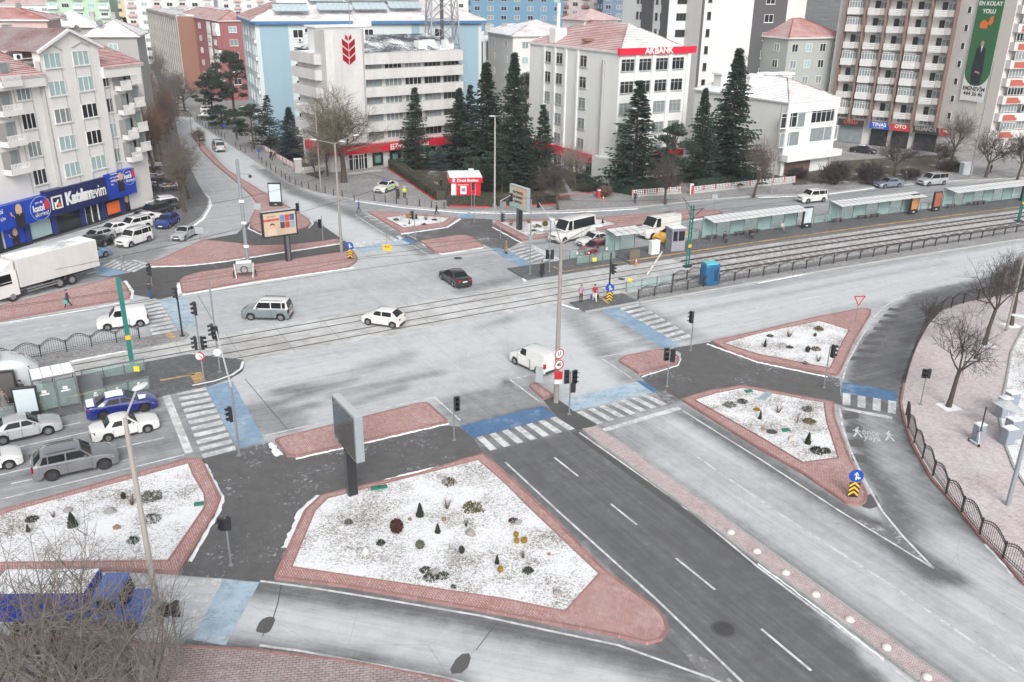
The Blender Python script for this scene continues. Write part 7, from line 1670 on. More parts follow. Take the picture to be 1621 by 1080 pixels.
pb = G(822,364,.14);zt3 = Zof(pb.x,pb.y,297);hd3, wd3 = hfit((822,364),811,293,839,302,zt3);zb3 = Zof(pb.x,pb.y,333)
b3 = bb('tilted billboard with a teal and orange poster in the bed behind the minibus',(822,364),hd3,wd3,zb3,zt3,.5,face_text,(.6,.5),plain('billboard_grey',(.27,.31,.33)))
def citylight(label,base,w,h,heading,post=None,z=.14,blank=True):
 p = G(*base,z);o = thing('poster_box',label,'poster box',p,R_(heading));MB().box((0,0,0),(w,.22,h)).ob('case',DARK,o,bev=.02)
 MB().box((0,-.12,h*.2),(w-.22,.02,h*.74)).ob('poster',post or plain('blank_light_panel',(.50,.58,.62),.3,.08),o);MB().box((0,-.115,h*.08),(.3,.02,.07)).ob('maker_plate',WHITE,o);return o
citylight('illuminated poster box with a blank pale panel on the pink island',(437,326.5),1.75,3.2,2)
ROOFM = plain('snow_dusted_shelter_roof',(.60,.61,.61),.6,.08,2);SHF = plain('shelter_grey',(.16,.16,.17),.4)
def shelter(label,u0,u1,benches,ads=(),w=6.6,ws=8.3,z=.32,hh=2.45):
 c = T((u0+u1)/2,7.3,z);a = Tang((u0+u1)/2);o = thing('tram_shelter',label,'tram shelter',c,a,'glass tram shelters');Ls = u1-u0;n = max(2,round(Ls/.9));wd = 2.1
 rm = MB();rm.add([(-Ls/n*.46,-wd/2,.0),(Ls/n*.46,-wd/2,.0),(Ls/n*.46,wd/2,.28),(-Ls/n*.46,wd/2,.28),(-Ls/n*.46,-wd/2,.04),(Ls/n*.46,-wd/2,.04),(Ls/n*.46,wd/2,.32),(-Ls/n*.46,wd/2,.32)],[(3,2,1,0),(4,5,6,7),(0,1,5,4),(1,2,6,5),(2,3,7,6),(3,0,4,7)]);me = rm.mesh('roof_panel',ROOFM)
 for i in range(n):link('roof_panel',me,o,(-Ls/2+Ls*(i+.5)/n,0,hh))
 rb = MB()
 for i in range(n+1):x = -Ls/2+Ls*i/n;rb.tube((x,-wd/2,hh+.02),(x,wd/2+.12,hh+.32),.035,.035,4)
 rb.ob('roof_ribs',SHF,o);MB().box((0,wd/2,hh+.18),(Ls+.1,.1,.14)).ob('rear_beam',SHF,o)
 k = max(2,round(Ls/2.1))
 for i in range(k+1):x = -Ls/2+Ls*i/k;MB().box((x,wd/2-.05,0),(.07,.07,hh+.2)).ob('post',SHF,o)
 MB().box((-Ls/2,-wd/2+.2,0),(.07,.07,hh)).ob('post',SHF,o)
 for i in range(k):
  x = -Ls/2+Ls*(i+.5)/k;MB().box((x,wd/2-.05,.15),(Ls/k-.1,.02,hh-.1)).ob('glass_panel',TEALGLASS if i%2==0 else SHEETGLASS,o)
 for i in benches:
  x = -Ls/2+Ls*(i+.5)/k;b = MB();b.box((x,.35,.45),(1.7,.42,.06));b.box((x-.6,.35,0),(.06,.3,.45));b.box((x+.6,.35,0),(.06,.3,.45));b.ob('bench',plain('bench_brown',(.10,.08,.07),.6),o)
 MB().box((0,wd/2-.12,hh-.45),(1.2,.05,.4)).ob('station_board',plain('board_green',(.02,.06,.05),.4),o)
 return o
def U(px,py,z=.32):return Tinv(px,py,z)[0]
shelter('first long glass tram shelter with two seated people, right of the green lattice pole',U(1124,385),U(1263,360),(0,2,3))
shelter('second long glass tram shelter in the middle of the right platform',U(1322,357),U(1444,336),(0,2,3));shelter('third long glass tram shelter cut by the right edge of the photo',U(1492,331),U(1608,314),(0,2,3));
o = shelter('short glass shelter with a slatted white roof behind the red car',U(980,411),U(1022,402),());
for lab, px, py, c in[('poster box with a pale map at the right end of the first long shelter',1267,359,None),('poster box with an orange poster at the right end of the second long shelter',1437,338,(.42,.20,.08)),('poster box with a red and yellow poster left of the third long shelter',1474,334,(.30,.10,.06)),('dark poster box at the right edge of the platform',1608,316,(.05,.06,.12))]:
 u = U(px,py);q = T(u,7.2,.32);ob_ = thing('poster_box',lab,'poster box',q,Tang(u));MB().box((0,0,0),(1.45,.25,2.7)).ob('case',DARK,ob_,bev=.02)
 MB().box((0,-.135,.65),(1.2,.02,1.9)).ob('poster',plain('poster_%d'%px,c,.35,.7,2.5)if c else plain('blank_light_panel',(.5,.58,.62)),ob_);MB().box((0,-.13,.25),(.35,.02,.1)).ob('maker_plate',WHITE,ob_)
def railing(label,pts,z,h=1.05,step=1.75,group='glass railings of the tram stop',motif=False):
 q = [Vector((p.x,p.y,z))for p in pts];o = thing('glass_railing',label,'railing',q[0],0,group);b0 = q[0]
 for a, c in zip(q[:-1],q[1:]):
  l = (c-a).length;n = max(1,round(l/step));d = (c-a).normalized();rz = math.atan2(d.y,d.x)
  for i in range(n):
   s, e = a.lerp(c,i/n)-b0, a.lerp(c,(i+1)/n)-b0;m = (s+e)/2
   MB().box((s.x,s.y,0),(.055,.055,h),rz).ob('post',SHF,o);MB().box((m.x,m.y,.12),((e-s).length-.12,.015,h-.22),rz).ob('glass_panel',SHEETGLASS,o)
   if motif:k = MB().box((m.x,m.y,.5),(.3,.03,.12),rz).box((m.x,m.y,.66),(.18,.03,.14),rz);k.ob('white_print',SW,o)
  e = c-b0;MB().box((e.x,e.y,0),(.055,.055,h),rz).ob('post',SHF,o);b = MB();b.tube(a-b0+Vector((0,0,h)),c-b0+Vector((0,0,h)),.025,.025,5);b.ob('hand_rail',SHF,o)
 return o
railing('glass railing with white prints along the road side of the right platform end',[T(U(911,416,.14),8.2),T(U(978,404,.14),8.3)],.14,1.1,motif=True)
railing('glass railing with a yellow plate in front of the short shelter',[T(U(933,430,.14),6.2),T(U(985,417,.14),6.0)],.14,1.1)
railing('glass railing between the booth and the first long shelter',[T(U(1096,389),8.45),T(U(1121,385),8.45)],.32);railing('glass railing between the first and second long shelters',[T(U(1272,359),8.3),T(U(1319,350),8.3)],.32)
railing('glass railing between the two poster boxes of the platform',[T(U(1445,337),8.2),T(U(1468,333),8.2)],.32)
railing('glass railing beside the tracks left of the arched black fence',[G(991,462,.12),G(1063,449,.12)],.12,1.05)
railing('glass railing along the tracks behind the left platform',[G(132,607,.14),G(230,588,.14)],.14,1.1);railing('glass railing beside the blue saloon on the left platform',[G(136,641,.14),G(238,617,.14)],.14,1.1,motif=True)
railing('short glass railing at the left edge behind the silver saloon',[G(-30,672,.14),G(26,660,.14)],.14,1.05,motif=True)
for lab, px, py in[('yellow warning plate on the railing nearest the two pedestrians',997,447),('yellow warning plate on the railing near the platform tip',941,414),('yellow warning plate on the left platform railing',217,588)]:
 z = .75;q = G(px,py,z);tag(MB().box((0,0,0),(.42,.05,.42)).ob('warning_plate',plain('bright_yellow',(.75,.60,.03),.5),None,loc=q),lab,'sign')
def booth():
 u = U(1075,398);q = T(u,6.1,.32);o = thing('ticket_booth','grey glazed booth on the tram platform in front of the yellow taxi','booth',q,Tang(u)-.15);BG = plain('booth_grey',(.30,.30,.34),.5,.06)
 MB().box((0,0,0),(1.7,1.5,1.15)).ob('lower_wall',BG,o)
 for x in(-.8,-.1,.8):
  for y in(-.7,.7):MB().box((x,y,1.15),(.12,.12,1.2)).ob('corner_post',BG,o)
 MB().box((.36,-.71,1.2),(.78,.04,1.05)).ob('window',GLASSD,o);MB().box((-.45,-.71,1.2),(.55,.04,1.05)).ob('window',GLASSD,o);MB().box((-.81,0,1.2),(.04,1.2,1.05)).ob('window',GLASSC,o);MB().box((.81,0,1.2),(.04,1.2,1.05)).ob('window',GLASSC,o)
 MB().box((0,0,2.35),(1.95,1.75,.28)).ob('roof',plain('booth_roof',(.22,.22,.27),.5),o,bev=.03);MB().box((0,0,2.64),(1.8,1.6,.03)).ob('snow_cover',SNOW,o)
booth()
def cabinet(label,base,d,z,mat=None,rz=0.0,cap=True,name='electric_cabinet'):
 q = G(*base,z);o = thing(name,label,'cabinet',q,R_(rz));m = mat or plain('cabinet_blue_grey',(.25,.28,.33),.5,.08)
 MB().box((0,0,0),d).ob('body',m,o,bev=.015);MB().box((0,-d[1]/2-.01,.08),(d[0]*.9,.02,d[2]*.8)).ob('door',m,o)
 if cap:MB().box((0,0,d[2]),(d[0]*1.12,d[1]*1.12,.07)).ob('snowy_lid',snowy('lid_snow',(.4,.42,.45),.85),o,bev=.02)
PZ = .13
cabinet('pale cabinet left of the grey platform booth',(1035,402),(1.1,.6,1.5),.32,WHITE,28);cabinet('tall blue grey cabinet at the back of the plaza cluster',(1596,655),(.8,.6,1.7),PZ,None,15)
cabinet('blue grey cabinet under the white parasol',(1585,660),(.7,.6,1.5),PZ,None,15);cabinet('wide blue grey cabinet in the middle of the plaza cluster',(1601,694),(1.0,.7,1.5),PZ,None,15);cabinet('front blue grey cabinet of the plaza cluster',(1593,703),(.75,.6,1.2),PZ,None,15)
cabinet('single blue grey cabinet with the scooter leaning beside it',(1546,698),(.62,.5,1.25),PZ,None,15);cabinet('pale cabinet at the far kerb beside the leaning mast',(1527,276),(1.6,1.0,1.9),PZ,plain('cabinet_pale',(.42,.46,.50)),10)
cabinet('white square pillar at the end of the red and white railing',(472.5,273),(1.1,1.0,2.1),PZ,CONC,20,name='wall_pillar')
cabinet('dark brown advertising cabinet inside the short platform shelter',(1004,412),(1.4,.2,1.2),.2,plain('cab_brown',(.14,.12,.10)),28,False);cabinet('grey screen panel on the left platform railing',(147,618),(1.5,.12,1.3),.14,plain('slate_panel',(.14,.15,.17)),20,False);cabinet('small grey litter bin by the far kerb',(797,331),(.7,.5,1.0),PZ,plain('bin_grey',(.2,.2,.2)),0,False,'litter_bin')
def parasol():
 q = G(1592,690,PZ);o = thing('parasol','white tilted parasol between the cabinets on the plaza','parasol',q);MB().tube((0,0,0),(-.15,.2,2.3),.03,.03,6).ob('pole',WHITE,o);b = MB();n = 8;c = Vector((-.2,.25,2.6));vs = [c]
 for i in range(n):t = 2*math.pi*i/n;vs.append((c.x+1.05*math.cos(t),c.y+1.05*math.sin(t),c.z-.45-.25*math.cos(t)))
 for k, i in enumerate(range(n)):MB().add([vs[0],vs[1+i],vs[1+(i+1)%n]],[(0,1,2),(2,1,0)]).ob('canopy_panel',plain('parasol_white',(.66,.69,.70),.7),o)
parasol()
def scooter():
 q = G(1541,703,PZ);o = thing('electric_scooter','small white and black electric scooter parked beside the single cabinet','scooter',q,R_(-75));MB().box((0,0,.12),(.75,.16,.07)).ob('deck',plain('scooter_white',(.5,.6,.6)),o);MB().tube((.4,0,.12),(.28,0,1.1),.03,.03,6).ob('stem',WHITE,o);MB().tube((.28,-.25,1.1),(.28,.25,1.1),.025,.025,5).ob('handlebar',DARK,o)
 for x in(-.42,.45):MB().disc((x,0,.11),.11,(0,1,0),14,th=.06).ob('wheel',RUBBER,o)
scooter()
def barrier():
 a = G(1024,435,.15);e = G(1048,399,.9);o = thing('barrier_pole','loose red and white striped barrier pole leaning at the platform edge','barrier pole',a);d = e-a
 for i in range(8):MB().tube(d*(i/8),d*((i+1)/8),.09,.09,6).ob('stripe',SW if i%2==0 else plain('barrier_pinkish',(.62,.52,.50)),o)
barrier()
def cone(label,base,z,s=1.0):
 q = G(*base,z);o = thing('traffic_cone',label,'traffic cone',q);MB().box((0,0,0),(.35*s,.35*s,.04)).ob('foot',ORANGE,o);MB().tube((0,0,.03),(0,0,.7*s),.13*s,.03*s,12).ob('cone',ORANGE,o);MB().tube((0,0,.3*s),(0,0,.45*s),.094*s,.07*s,12).ob('white_band',SW,o)
cone('small orange cone at the short shelter on the platform',(1007,418),.2);cone('red and white cone on the forecourt beside the round bush',(955,317),.13)
def redbooth():
 q = G(948,314,.13);o = thing('parking_barrier','small red parking barrier post in front of the round brown bush','barrier');o.location = q;MB().box((0,0,0),(.35,.3,1.1)).ob('post',SR,o);MB().box((0,0,1.1),(.42,.36,.12)).ob('cap',SW,o)
 e = G(883,313,.9)-q;MB().tube((0,0,.9),(e.x,e.y,.9),.05,.05,6).ob('boom',SR,o)
redbooth()
for pts, grp, lab in[([(561,319),(592.5,318.5),(610,321),(627.5,323),(644.5,325),(664,327),(683,329),(703,331)],'black bollards along the bank forecourt','thin black bollard on the kerb of the bank forecourt'),([(437,274),(446,280),(452,284.5),(459,289.5),(468,293),(478,297),(489,300),(501,303),(515,306),(528,310),(542,312)],'black bollards along the bending kerb','thin black bollard on the bending kerb left of the police car'),([(313,193),(317,196),(321,199),(326,202),(331,205),(336,208),(341,211),(346,214),(351,217),(356,220),(373,232),(381,238),(389,242.5),(399,241),(410,252),(415,258),(422,264),(429,269)],'black bollards up the north west street','thin black bollard up the north west street')]:
 me = smooth(MB().tube((0,0,0),(0,0,.95),.06,.06,8).ball((0,0,.95),.065,8,4).mesh('bollard',DARK))
 for i_, (x,y)in enumerate(pts):tag(link('bollard',me,None,G(x,y,.12)),lab+', '+ORD[i_]+' from the left','bollard',grp)
dm_ = smooth(MB().ball((0,0,0),.23,18,7,0,.72,0.0).mesh('dome_bollard',plain('pale_stone_dome',(.62,.59,.56),.6,.08,4)),60)
DL = ['farthest dome bollard on the brick median','second dome bollard from the far end of the brick median','third dome bollard from the far end of the brick median','fourth dome bollard, in the middle of the brick median row','third dome bollard from the near end of the brick median','second dome bollard from the near end of the brick median','nearest dome bollard at the bottom edge of the photo']
for(x,y), lb in zip([(1157,843),(1198,873),(1243.6,907),(1291,941.5),(1344.7,981),(1403,1025),(1467,1072)],DL):tag(link('dome_bollard',dm_,None,G(x,y,.13)),'white stone '+lb,'bollard')
FM = plain('black_iron',(.03,.03,.032),.5,.1)
def archfence(label,pts,z,h=1.05,rise=.35,bars=12,group='arched black iron fences',arch=True,crest=()):
 q = [G(x,y,z)for x,y in pts];o = thing('iron_fence',label,'fence',q[0],0,group);b0 = q[0];cache = {}
 for i, (a,c)in enumerate(zip(q[:-1],q[1:])):
  s, e = a-b0, c-b0;l = (e-s).length;d = (e-s).normalized();rz = math.atan2(d.y,d.x)
  MB().box((s.x,s.y,0),(.09,.09,h+.05),rz).ob('post',FM,o);k = round(l,1)
  if k not in cache:
   b = MB();n = 10;f = lambda t:h-.12+(rise*math.sin(math.pi*t)if arch else 0)
   for t in range(n):
    t0, t1 = t/n, (t+1)/n
    b.tube((k*t0,0,f(t0)),(k*t1,0,f(t1)),.032,.032,4,cap=False);b.tube((k*t0,0,f(t0)-.14),(k*t1,0,f(t1)-.14),.026,.026,4,cap=False)
   b.tube((0,0,.15),(k,0,.15),.02,.02,4);b.tube((0,0,.3),(k,0,.3),.016,.016,4);r_ = b.mesh('arched_rail',FM);b = MB();m = max(4,round(k/.17))
   for j in range(1,m):t = j/m;b.tube((k*t,0,.1),(k*t,0,f(t)+.1),.015,.015,3,cap=False)
   cache[k] = (r_,b.mesh('bars',FM))
  r_, bm_ = cache[k];x = link('arched_rail',r_,o,s,rz);x.scale = (l/k,1,1);x = link('bars',bm_,o,s,rz);x.scale = (l/k,1,1)
 e = q[-1]-b0;MB().box((e.x,e.y,0),(.09,.09,h+.05)).ob('post',FM,o)
archfence('black iron fence following the kerb down the pink plaza',[(1434,657),(1437,678),(1447,701),(1460,726),(1476.6,753),(1497,782),(1522,811),(1550.6,846),(1587,884),(1622,916),(1668,955)],PZ,1.05,.4)
archfence('black iron fence along the upper kerb of the pink plaza behind the trees',[(1432,606),(1441.5,574),(1451,549),(1468,517),(1489,494),(1505.6,487.5),(1524.7,481),(1547.5,476),(1571,471),(1594,466),(1616,461.6),(1640,457)],PZ,1.05,.4)
archfence('long arched black fence between the tracks and the near avenue',[(1010,474),(1036,468.5),(1063,463.5),(1088,459),(1113,454),(1137.5,449.5),(1162.5,445),(1185,440.5),(1208,437),(1232,433),(1254,429),(1275.7,425.5),(1297,421.5),(1319,417.5),(1340,413.5),(1361,410),(1382,407),(1402,403.5),(1422,400),(1442,396.5),(1461,393),(1480,390),(1499,386.5),(1517,383.5),(1535,380.5),(1553.7,377.5),(1572,374),(1590,371),(1608,368),(1630,364)],.12,1.0,.3)
archfence('short black fence piece behind the blue wrapped box',[(1065,448),(1087,443),(1109,438)],.12,1.0,.3,group=None)
archfence('arched black fence with pointed bars along the left tram track',[(-20,582),(22,573),(65.4,564.5),(106,556.5),(145.7,549),(185,542.5),(221,536)],.10,1.0,.5)
def bluebox():
 q = G(1122,449,.12);o = thing('wrapped_box','tall box wrapped in blue foil standing in the black fence by the tracks','wrapped box',q,R_(25));m = plain('blue_foil',(.012,.10,.22),.3,.55,.9,bmp=.8,spec=.7);b = MB();b.prism([(-.9,-.5),(-.5,-.75),(.6,-.75),(.95,-.4),(.9,.5),(.4,.75),(-.6,.7),(-.95,.4)],0,2.15,bottom=True);b.ob('wrapping',m,o,bev=.12)
 MB().prism([(-.8,-.45),(.55,-.6),(.8,.4),(-.5,.6)],2.1,2.3).ob('cyan_top',plain('cyan_foil',(.08,.48,.56),.35,.2,1.5),o,bev=.05);MB().box((.25,-.77,.5),(.45,.03,1.2)).ob('torn_opening',plain('dark_blue_shade',(.01,.04,.12)),o)
bluebox()
def lowrail(label,pts,z,h=.8,wall=.3,red=True,step=2.2,group=None):
 q = [G(x,y,z)for x,y in pts];o = thing('low_fence',label,'fence',q[0],0,group);b0 = q[0]
 for a, c in zip(q[:-1],q[1:]):
  l = (c-a).length;n = max(1,round(l/step));d = (c-a).normalized();rz = math.atan2(d.y,d.x);m = (a+c)/2-b0
  MB().box((m.x,m.y,0),(l,.25,wall),rz).ob('base_wall',plain('pale_stone_wall',(.40,.39,.38),.85),o)
  for i in range(n+1):
   s = a.lerp(c,i/n)-b0;MB().box((s.x,s.y,wall),(.12,.12,h),rz).ob('post',SR if red else WHITE,o)
  b = MB()
  for hh in(.12,.45,.75):b.box((m.x,m.y,wall+hh*h),(l,.04,.05),rz)
  b.ob('rails',WHITE,o);b = MB();k = int(l/.28)
  for i in range(k):s = a.lerp(c,(i+.5)/k)-b0;b.box((s.x,s.y,wall+.05),(.09,.03,h*.85),rz)
  b.ob('pickets',WHITE,o)
lowrail('low white picket fence with red posts left of the gate gap by the white bank',[(1000,312),(1078,306)],.13);lowrail('long low white picket fence with red posts right of the gate gap',[(1095,306.5),(1150,300.5),(1258,289)],.13)
lowrail('red and white railing down the street beside the bank garden',[(396,224),(420,240),(432,248),(472,272)],.13);lowrail('low wall with a short railing by the dark bed left of the bank',[(480,275),(525,268)],.13,.5,.5,False)
def hedge(label,pts,z,h,w,mat=HEDGE,red=False):
 q = [G(x,y,z)for x,y in pts];o = thing('hedge',label,'hedge',q[0],0);b0 = q[0];rr = random.Random(len(label));b = MB()
 for a, c in zip(q[:-1],q[1:]):
  l = (c-a).length;d = (c-a).normalized();rz = math.atan2(d.y,d.x);m = (a+c)/2-b0;b.box((m.x,m.y,0),(l+w*.5,w*.86,h*.95),rz)
  nn = Vector((-d.y,d.x,0))
  for i in range(int(l*170)):
   s = a+d*rr.uniform(-.2,l+.2)-b0;f = rr.random();
   if f<.45:p = s+nn*rr.uniform(-w/2,w/2)+Vector((0,0,h*rr.uniform(.95,1.06)))
   else:p = s+nn*(w*.5*rr.choice((-1,1)))*rr.uniform(.9,1.1)+Vector((0,0,h*rr.random()))
   e1 = Vector((rr.gauss(0,1),rr.gauss(0,1),rr.gauss(0,1))).normalized()*.11;e2 = e1.orthogonal().normalized()*.08;b.add([p-e1,p+e2,p+e1,p-e2],[(0,1,2,3)])
 b.ob('foliage',mat,o)
 if red:
  for a, c in zip(q[:-1],q[1:]):d = (c-a).normalized();n2 = Vector((-d.y,d.x,0));s = -1 if n2.dot(a)>0 else 1;m = (a+c)/2-b0+n2*s*(w/2+.12);MB().box((m.x,m.y,0),((c-a).length,.14,.16),math.atan2(d.y,d.x)).ob('red_kerb',SR,o)
hedge('long clipped dark hedge with a red kerb from the bank to the red kiosk',[(622,266),(697,316)],.14,1.35,1.5,red=True);hedge('clipped dark hedge in front of the red kiosk',[(712,325),(775,326)],.14,1.25,1.4,red=True);hedge('low dark hedge running right of the lamp post',[(790,325),(878,322)],.14,.9,1.2,red=True)
hedge('dark hedge running back from the pavement beside the path to the white bank',[(880,300),(812,268)],.14,1.3,1.4);hedge('dark green hedge behind the low fence of the white bank',[(975,303),(1000,307),(1060,297)],.14,1.4,1.8,SPRUCE);hedge('dark hedge behind the long fence right of the gate gap',[(1102,300),(1205,288)],.14,1.3,1.6,SPRUCE);hedge('dark green clipped shrubs at the bank windows',[(678,262),(712,258)],.14,1.2,1.5,SPRUCE)
def gate():
 o = thing('gate_post','white gate post painted red at the opening between the two low fences','gate post',G(1094,307,.13));MB().box((0,0,0),(.5,.5,1.5)).ob('post',SW,o);MB().box((.1,-.26,0),(.35,.03,1.3)).ob('red_paint',SR,o)
gate()
def kiosk():
 q = G(713,318,.14);ang = 8;o = thing('bank_kiosk','small red and white cash machine kiosk with a snowy flat roof','kiosk',q,R_(ang));RD = plain('kiosk_red',(.55,.012,.03),.4,.05)
 w, d, h = 4.4, 4.6, 2.5
 MB().box((w/2,d/2,0),(w-.3,d-.3,h)).ob('wall',SW,o);MB().box((w/2,d/2,h),(w+.25,d+.25,.75)).ob('red_fascia',RD,o);MB().box((w/2,d/2,h+.752),(w+.15,d+.15,.06)).ob('snow_cover',SNOW,o);MB().box((w*.72,d*.6,h+.8),(.7,.6,.6)).ob('air_conditioner',SW,o)
 MB().box((w*.58,.11,.1),(w*.78,.1,h-.15)).ob('red_panel',RD,o);MB().box((w*.42,.02,.9),(.85,.1,1.15)).ob('cash_machine',SW,o);MB().box((w*.42,-.04,1.35),(.5,.03,.4)).ob('screen',plain('screen_grey',(.2,.25,.25),.2),o);MB().box((w*.80,-.0,.3),(.03,.14,h-.5)).ob('white_strip',SW,o)
 for i in range(3):MB().box((.1,1.0+i*1.3,1.15),(.1,1.0,1.1)).ob('window',GLASSD,o);MB().box((.08,1.0+i*1.3,.2),(.1,.35,.8)).ob('red_mark',RD,o)
 fx = (math.pi/2,0,0);text_fit('lettering','Ziraat Bankası',3.0,.42,SW,o,(w*.55,-.15,h+.38),fx,.01,.02);text_fit('lettering','Ziraat Bankası',2.8,.4,SW,o,(-.15,d*.5,h+.38),(math.pi/2,0,-math.pi/2),.01,.02);text_fit('lettering','Bankamatik',1.5,.25,SW,o,(w*.42,.04,2.25),fx,.005);MB().box((.5,-.14,h+.15),(.3,.03,.5)).ob('emblem',SW,o)
 MB().box((w/2,-.9,0),(w+.6,1.8,.3)).ob('step',CONC,o)
kiosk()
def leftshelter():
 a, c = G(62,655,.14), G(128,641,.14);d = (c-a).normalized();rz = math.atan2(d.y,d.x);l = (c-a).length;o = thing('tram_shelter','snow roofed glass shelter on the left platform beside the tram','tram shelter',a,rz);hh = 2.5;n = 4;wd = 2.2
 for i in range(n):m = MB();m.box((l*(i+.5)/n,wd/2,hh),(l/n*.95,wd,.06));m.ob('roof_panel',snowy('shelter_snow',(.5,.5,.5),1.0),o)
 for x in(0,l/2,l):
  for y in(0,wd):MB().box((x,y,0),(.08,.08,hh)).ob('post',SHF,o)
 MB().box((l/2,0,hh-.05),(l,.08,.12)).ob('front_beam',SHF,o);MB().box((l/2,wd,hh-.05),(l,.08,.12)).ob('rear_beam',SHF,o)
 for i in range(2):MB().box((l*(i+.5)/2,0,.2),(l/2-.15,.02,hh-.5)).ob('glass_panel',SHEETGLASS,o);k = MB().box((l*(i+.5)/2-.1,-.02,1.3),(.6,.02,.1)).box((l*(i+.5)/2-.1,-.02,1.45),(.3,.02,.22));k.ob('white_print',SW,o)
 MB().box((l*.45,1.0,0),(l*.6,.1,1.15)).ob('grey_screen',plain('slate_panel',(.14,.15,.17)),o)
leftshelter()
citylight('blank poster box at the road edge of the left platform',(47,660),1.55,2.3,16,None,.14);o = citylight('tall dark glass information board at the left edge of the platform',(12,640),1.7,2.6,16,plain('dark_glossy_poster',(.10,.095,.095),.08,.6,.35,spec=.8),.14)
def stalls():
 spec = [(G(222,300,.12),4.5,2.4,'low stall table with brown boxes and white sheet beside the shop corner',SNOW),(G(232,286,.12),5,2.6,'long white covered stall table behind the brown boxes',SNOW),(G(238,268,.12),6,3.0,'large white covered stall table farthest from the parked cars',SNOW),(G(232,318,.12),1.8,2.2,'white covered stall table piled with clothes next to the parked cars',SNOW),(G(250,303,.12),1.6,1.2,'small stall heaped with dark bags',DARK),(G(266,302,.12),1.6,1.4,'small stall with a white box of goods left of the near tree',SW),(G(279,301,.12),1.6,1.4,'small stall with dark goods right behind the near tree',SW),(G(255,288,.12),4,1.4,'stall row with coloured folded clothes',plain('stall_brown',(.22,.13,.10)))]
 for i, (p,w,d,lab,m)in enumerate(spec):
  o = thing('market_stall',lab,'market stall',p,R_(20),'market stalls by the shop');MB().box((0,0,.75),(w,d,.08)).ob('table_top',m,o)
  for x in(-w*.45,w*.45):
   for y in(-d*.4,d*.4):MB().box((x,y,0),(.06,.06,.75)).ob('leg',DARK,o)
  rr = random.Random(i)
  for k in range(7):c = rr.choice([(.25,.05,.05),(.05,.05,.06),(.10,.06,.25),(.3,.2,.12),(.4,.4,.42),(.06,.08,.1)]);MB().box((rr.uniform(-w*.4,w*.4),rr.uniform(-d*.35,d*.35),.83),(rr.uniform(.3,.7),rr.uniform(.25,.5),rr.uniform(.12,.4)),rr.uniform(0,3)).ob('goods',plain('goods_%d'%int(c[0]*100+c[2]*1000),c,.8),o)
 for j, (x,y)in enumerate([(216,300),(218,312),(214,325),(212,290)]):
  o = thing('clothes_rack',['middle clothes rack with dark coats by the shop corner','clothes rack with dark coats second nearest the camera by the shop corner','clothes rack with dark coats nearest the parked cars','farthest clothes rack with dark coats by the shop corner'][j],'clothes rack',G(x,y,.12),R_(70),'clothes racks by the shop corner');MB().box((0,0,1.7),(2.0,.05,.05)).ob('rail',STEEL,o);MB().tube((-1,0,0),(-1,0,1.7),.03,.03,5).ob('upright',STEEL,o);MB().tube((1,0,0),(1,0,1.7),.03,.03,5).ob('upright',STEEL,o)
  for k in range(8):MB().box((-.85+k*.24,0,.5+.1*(k%3)),(.16,.45,1.15-.1*(k%3))).ob('hanging_coat',random.choice([DARK,BROWN,DGREY,plain('coat_plum',(.10,.04,.06))]),o)
stalls()
def cart():
 q = G(388,437,.14);o = thing('tricycle_cart','grey metal box cart on bicycle wheels parked at the foot of the camera mast','cart',q,R_(15));m = plain('cart_grey',(.28,.29,.29),.6,.12)
 MB().box((0,0,.55),(1.9,1.1,.95),top=(.85,.9)).ob('box',m,o,bev=.04);MB().box((0,0,1.5),(1.5,.9,.05)).ob('snow_cover',SNOW,o)
 for x, y in((-1.1,-.3),(1.1,-.3),(0,-.72)):
  b = MB();n = 16
  for i in range(n):a0, a1 = 2*math.pi*i/n, 2*math.pi*(i+1)/n;b.tube((x,y+.34*math.cos(a0),.36+.34*math.sin(a0))if x else(.34*math.cos(a0),y,.9+.34*math.sin(a0)),(x,y+.34*math.cos(a1),.36+.34*math.sin(a1))if x else(.34*math.cos(a1),y,.9+.34*math.sin(a1)),.035,.035,5,cap=False)
  b.ob('wheel',RUBBER,o)
 for s in(-1,1):MB().tube((s*.95,-.5,1.5),(s*.8,-1.2,.1),.04,.04,5).ob('handle',WHITE,o)
cart()
def oncetext():
 W2 = worn('stencil_paint',(.66,.67,.68),.12,.1);a, c = G(1364,690), G(1389,694);d = (c-a);rz = math.atan2(d.y,d.x);
 for tx, px, py in(('önce',1378,685),('yaya',1381,695.5)):
  p = G(px,py,.012);o = text_fit('lettering',tx,d.length*1.05,.82,W2,None,p,(0,0,rz),.0);o['kind'] = 'structure';o.name = 'road_lettering'
 for(px,py)in((1356,687),(1407,693)):
  p = G(px,py+5,.012);b = MB();k = 1.0
  for pts in([(-.12,1.0),(.18,1.0),(.14,1.75),(-.1,1.75)],[(-.05,1.0),(-.35,.0),(-.18,0),(.08,.75)],[(.05,1.0),(.42,.08),(.58,.12),(.18,1.0)],[(.1,1.65),(.42,1.2),(.36,1.1),(.08,1.45)],[(-.06,1.65),(-.36,1.3),(-.3,1.2),(-.04,1.45)],[(.0,1.82),(.2,1.85),(.22,2.1),(.02,2.12)]):b.add([(x*1.0,y*1.05,0)for x,y in pts],[tuple(range(len(pts)))])
  o = b.ob('walking_figure_marking',W2);o.location = p;o.rotation_euler = (0,0,rz);o.scale = (.72,.72,1);struct(o)
  for pl in o.data.polygons:
   if pl.normal.z<0:pl.flip()
oncetext()
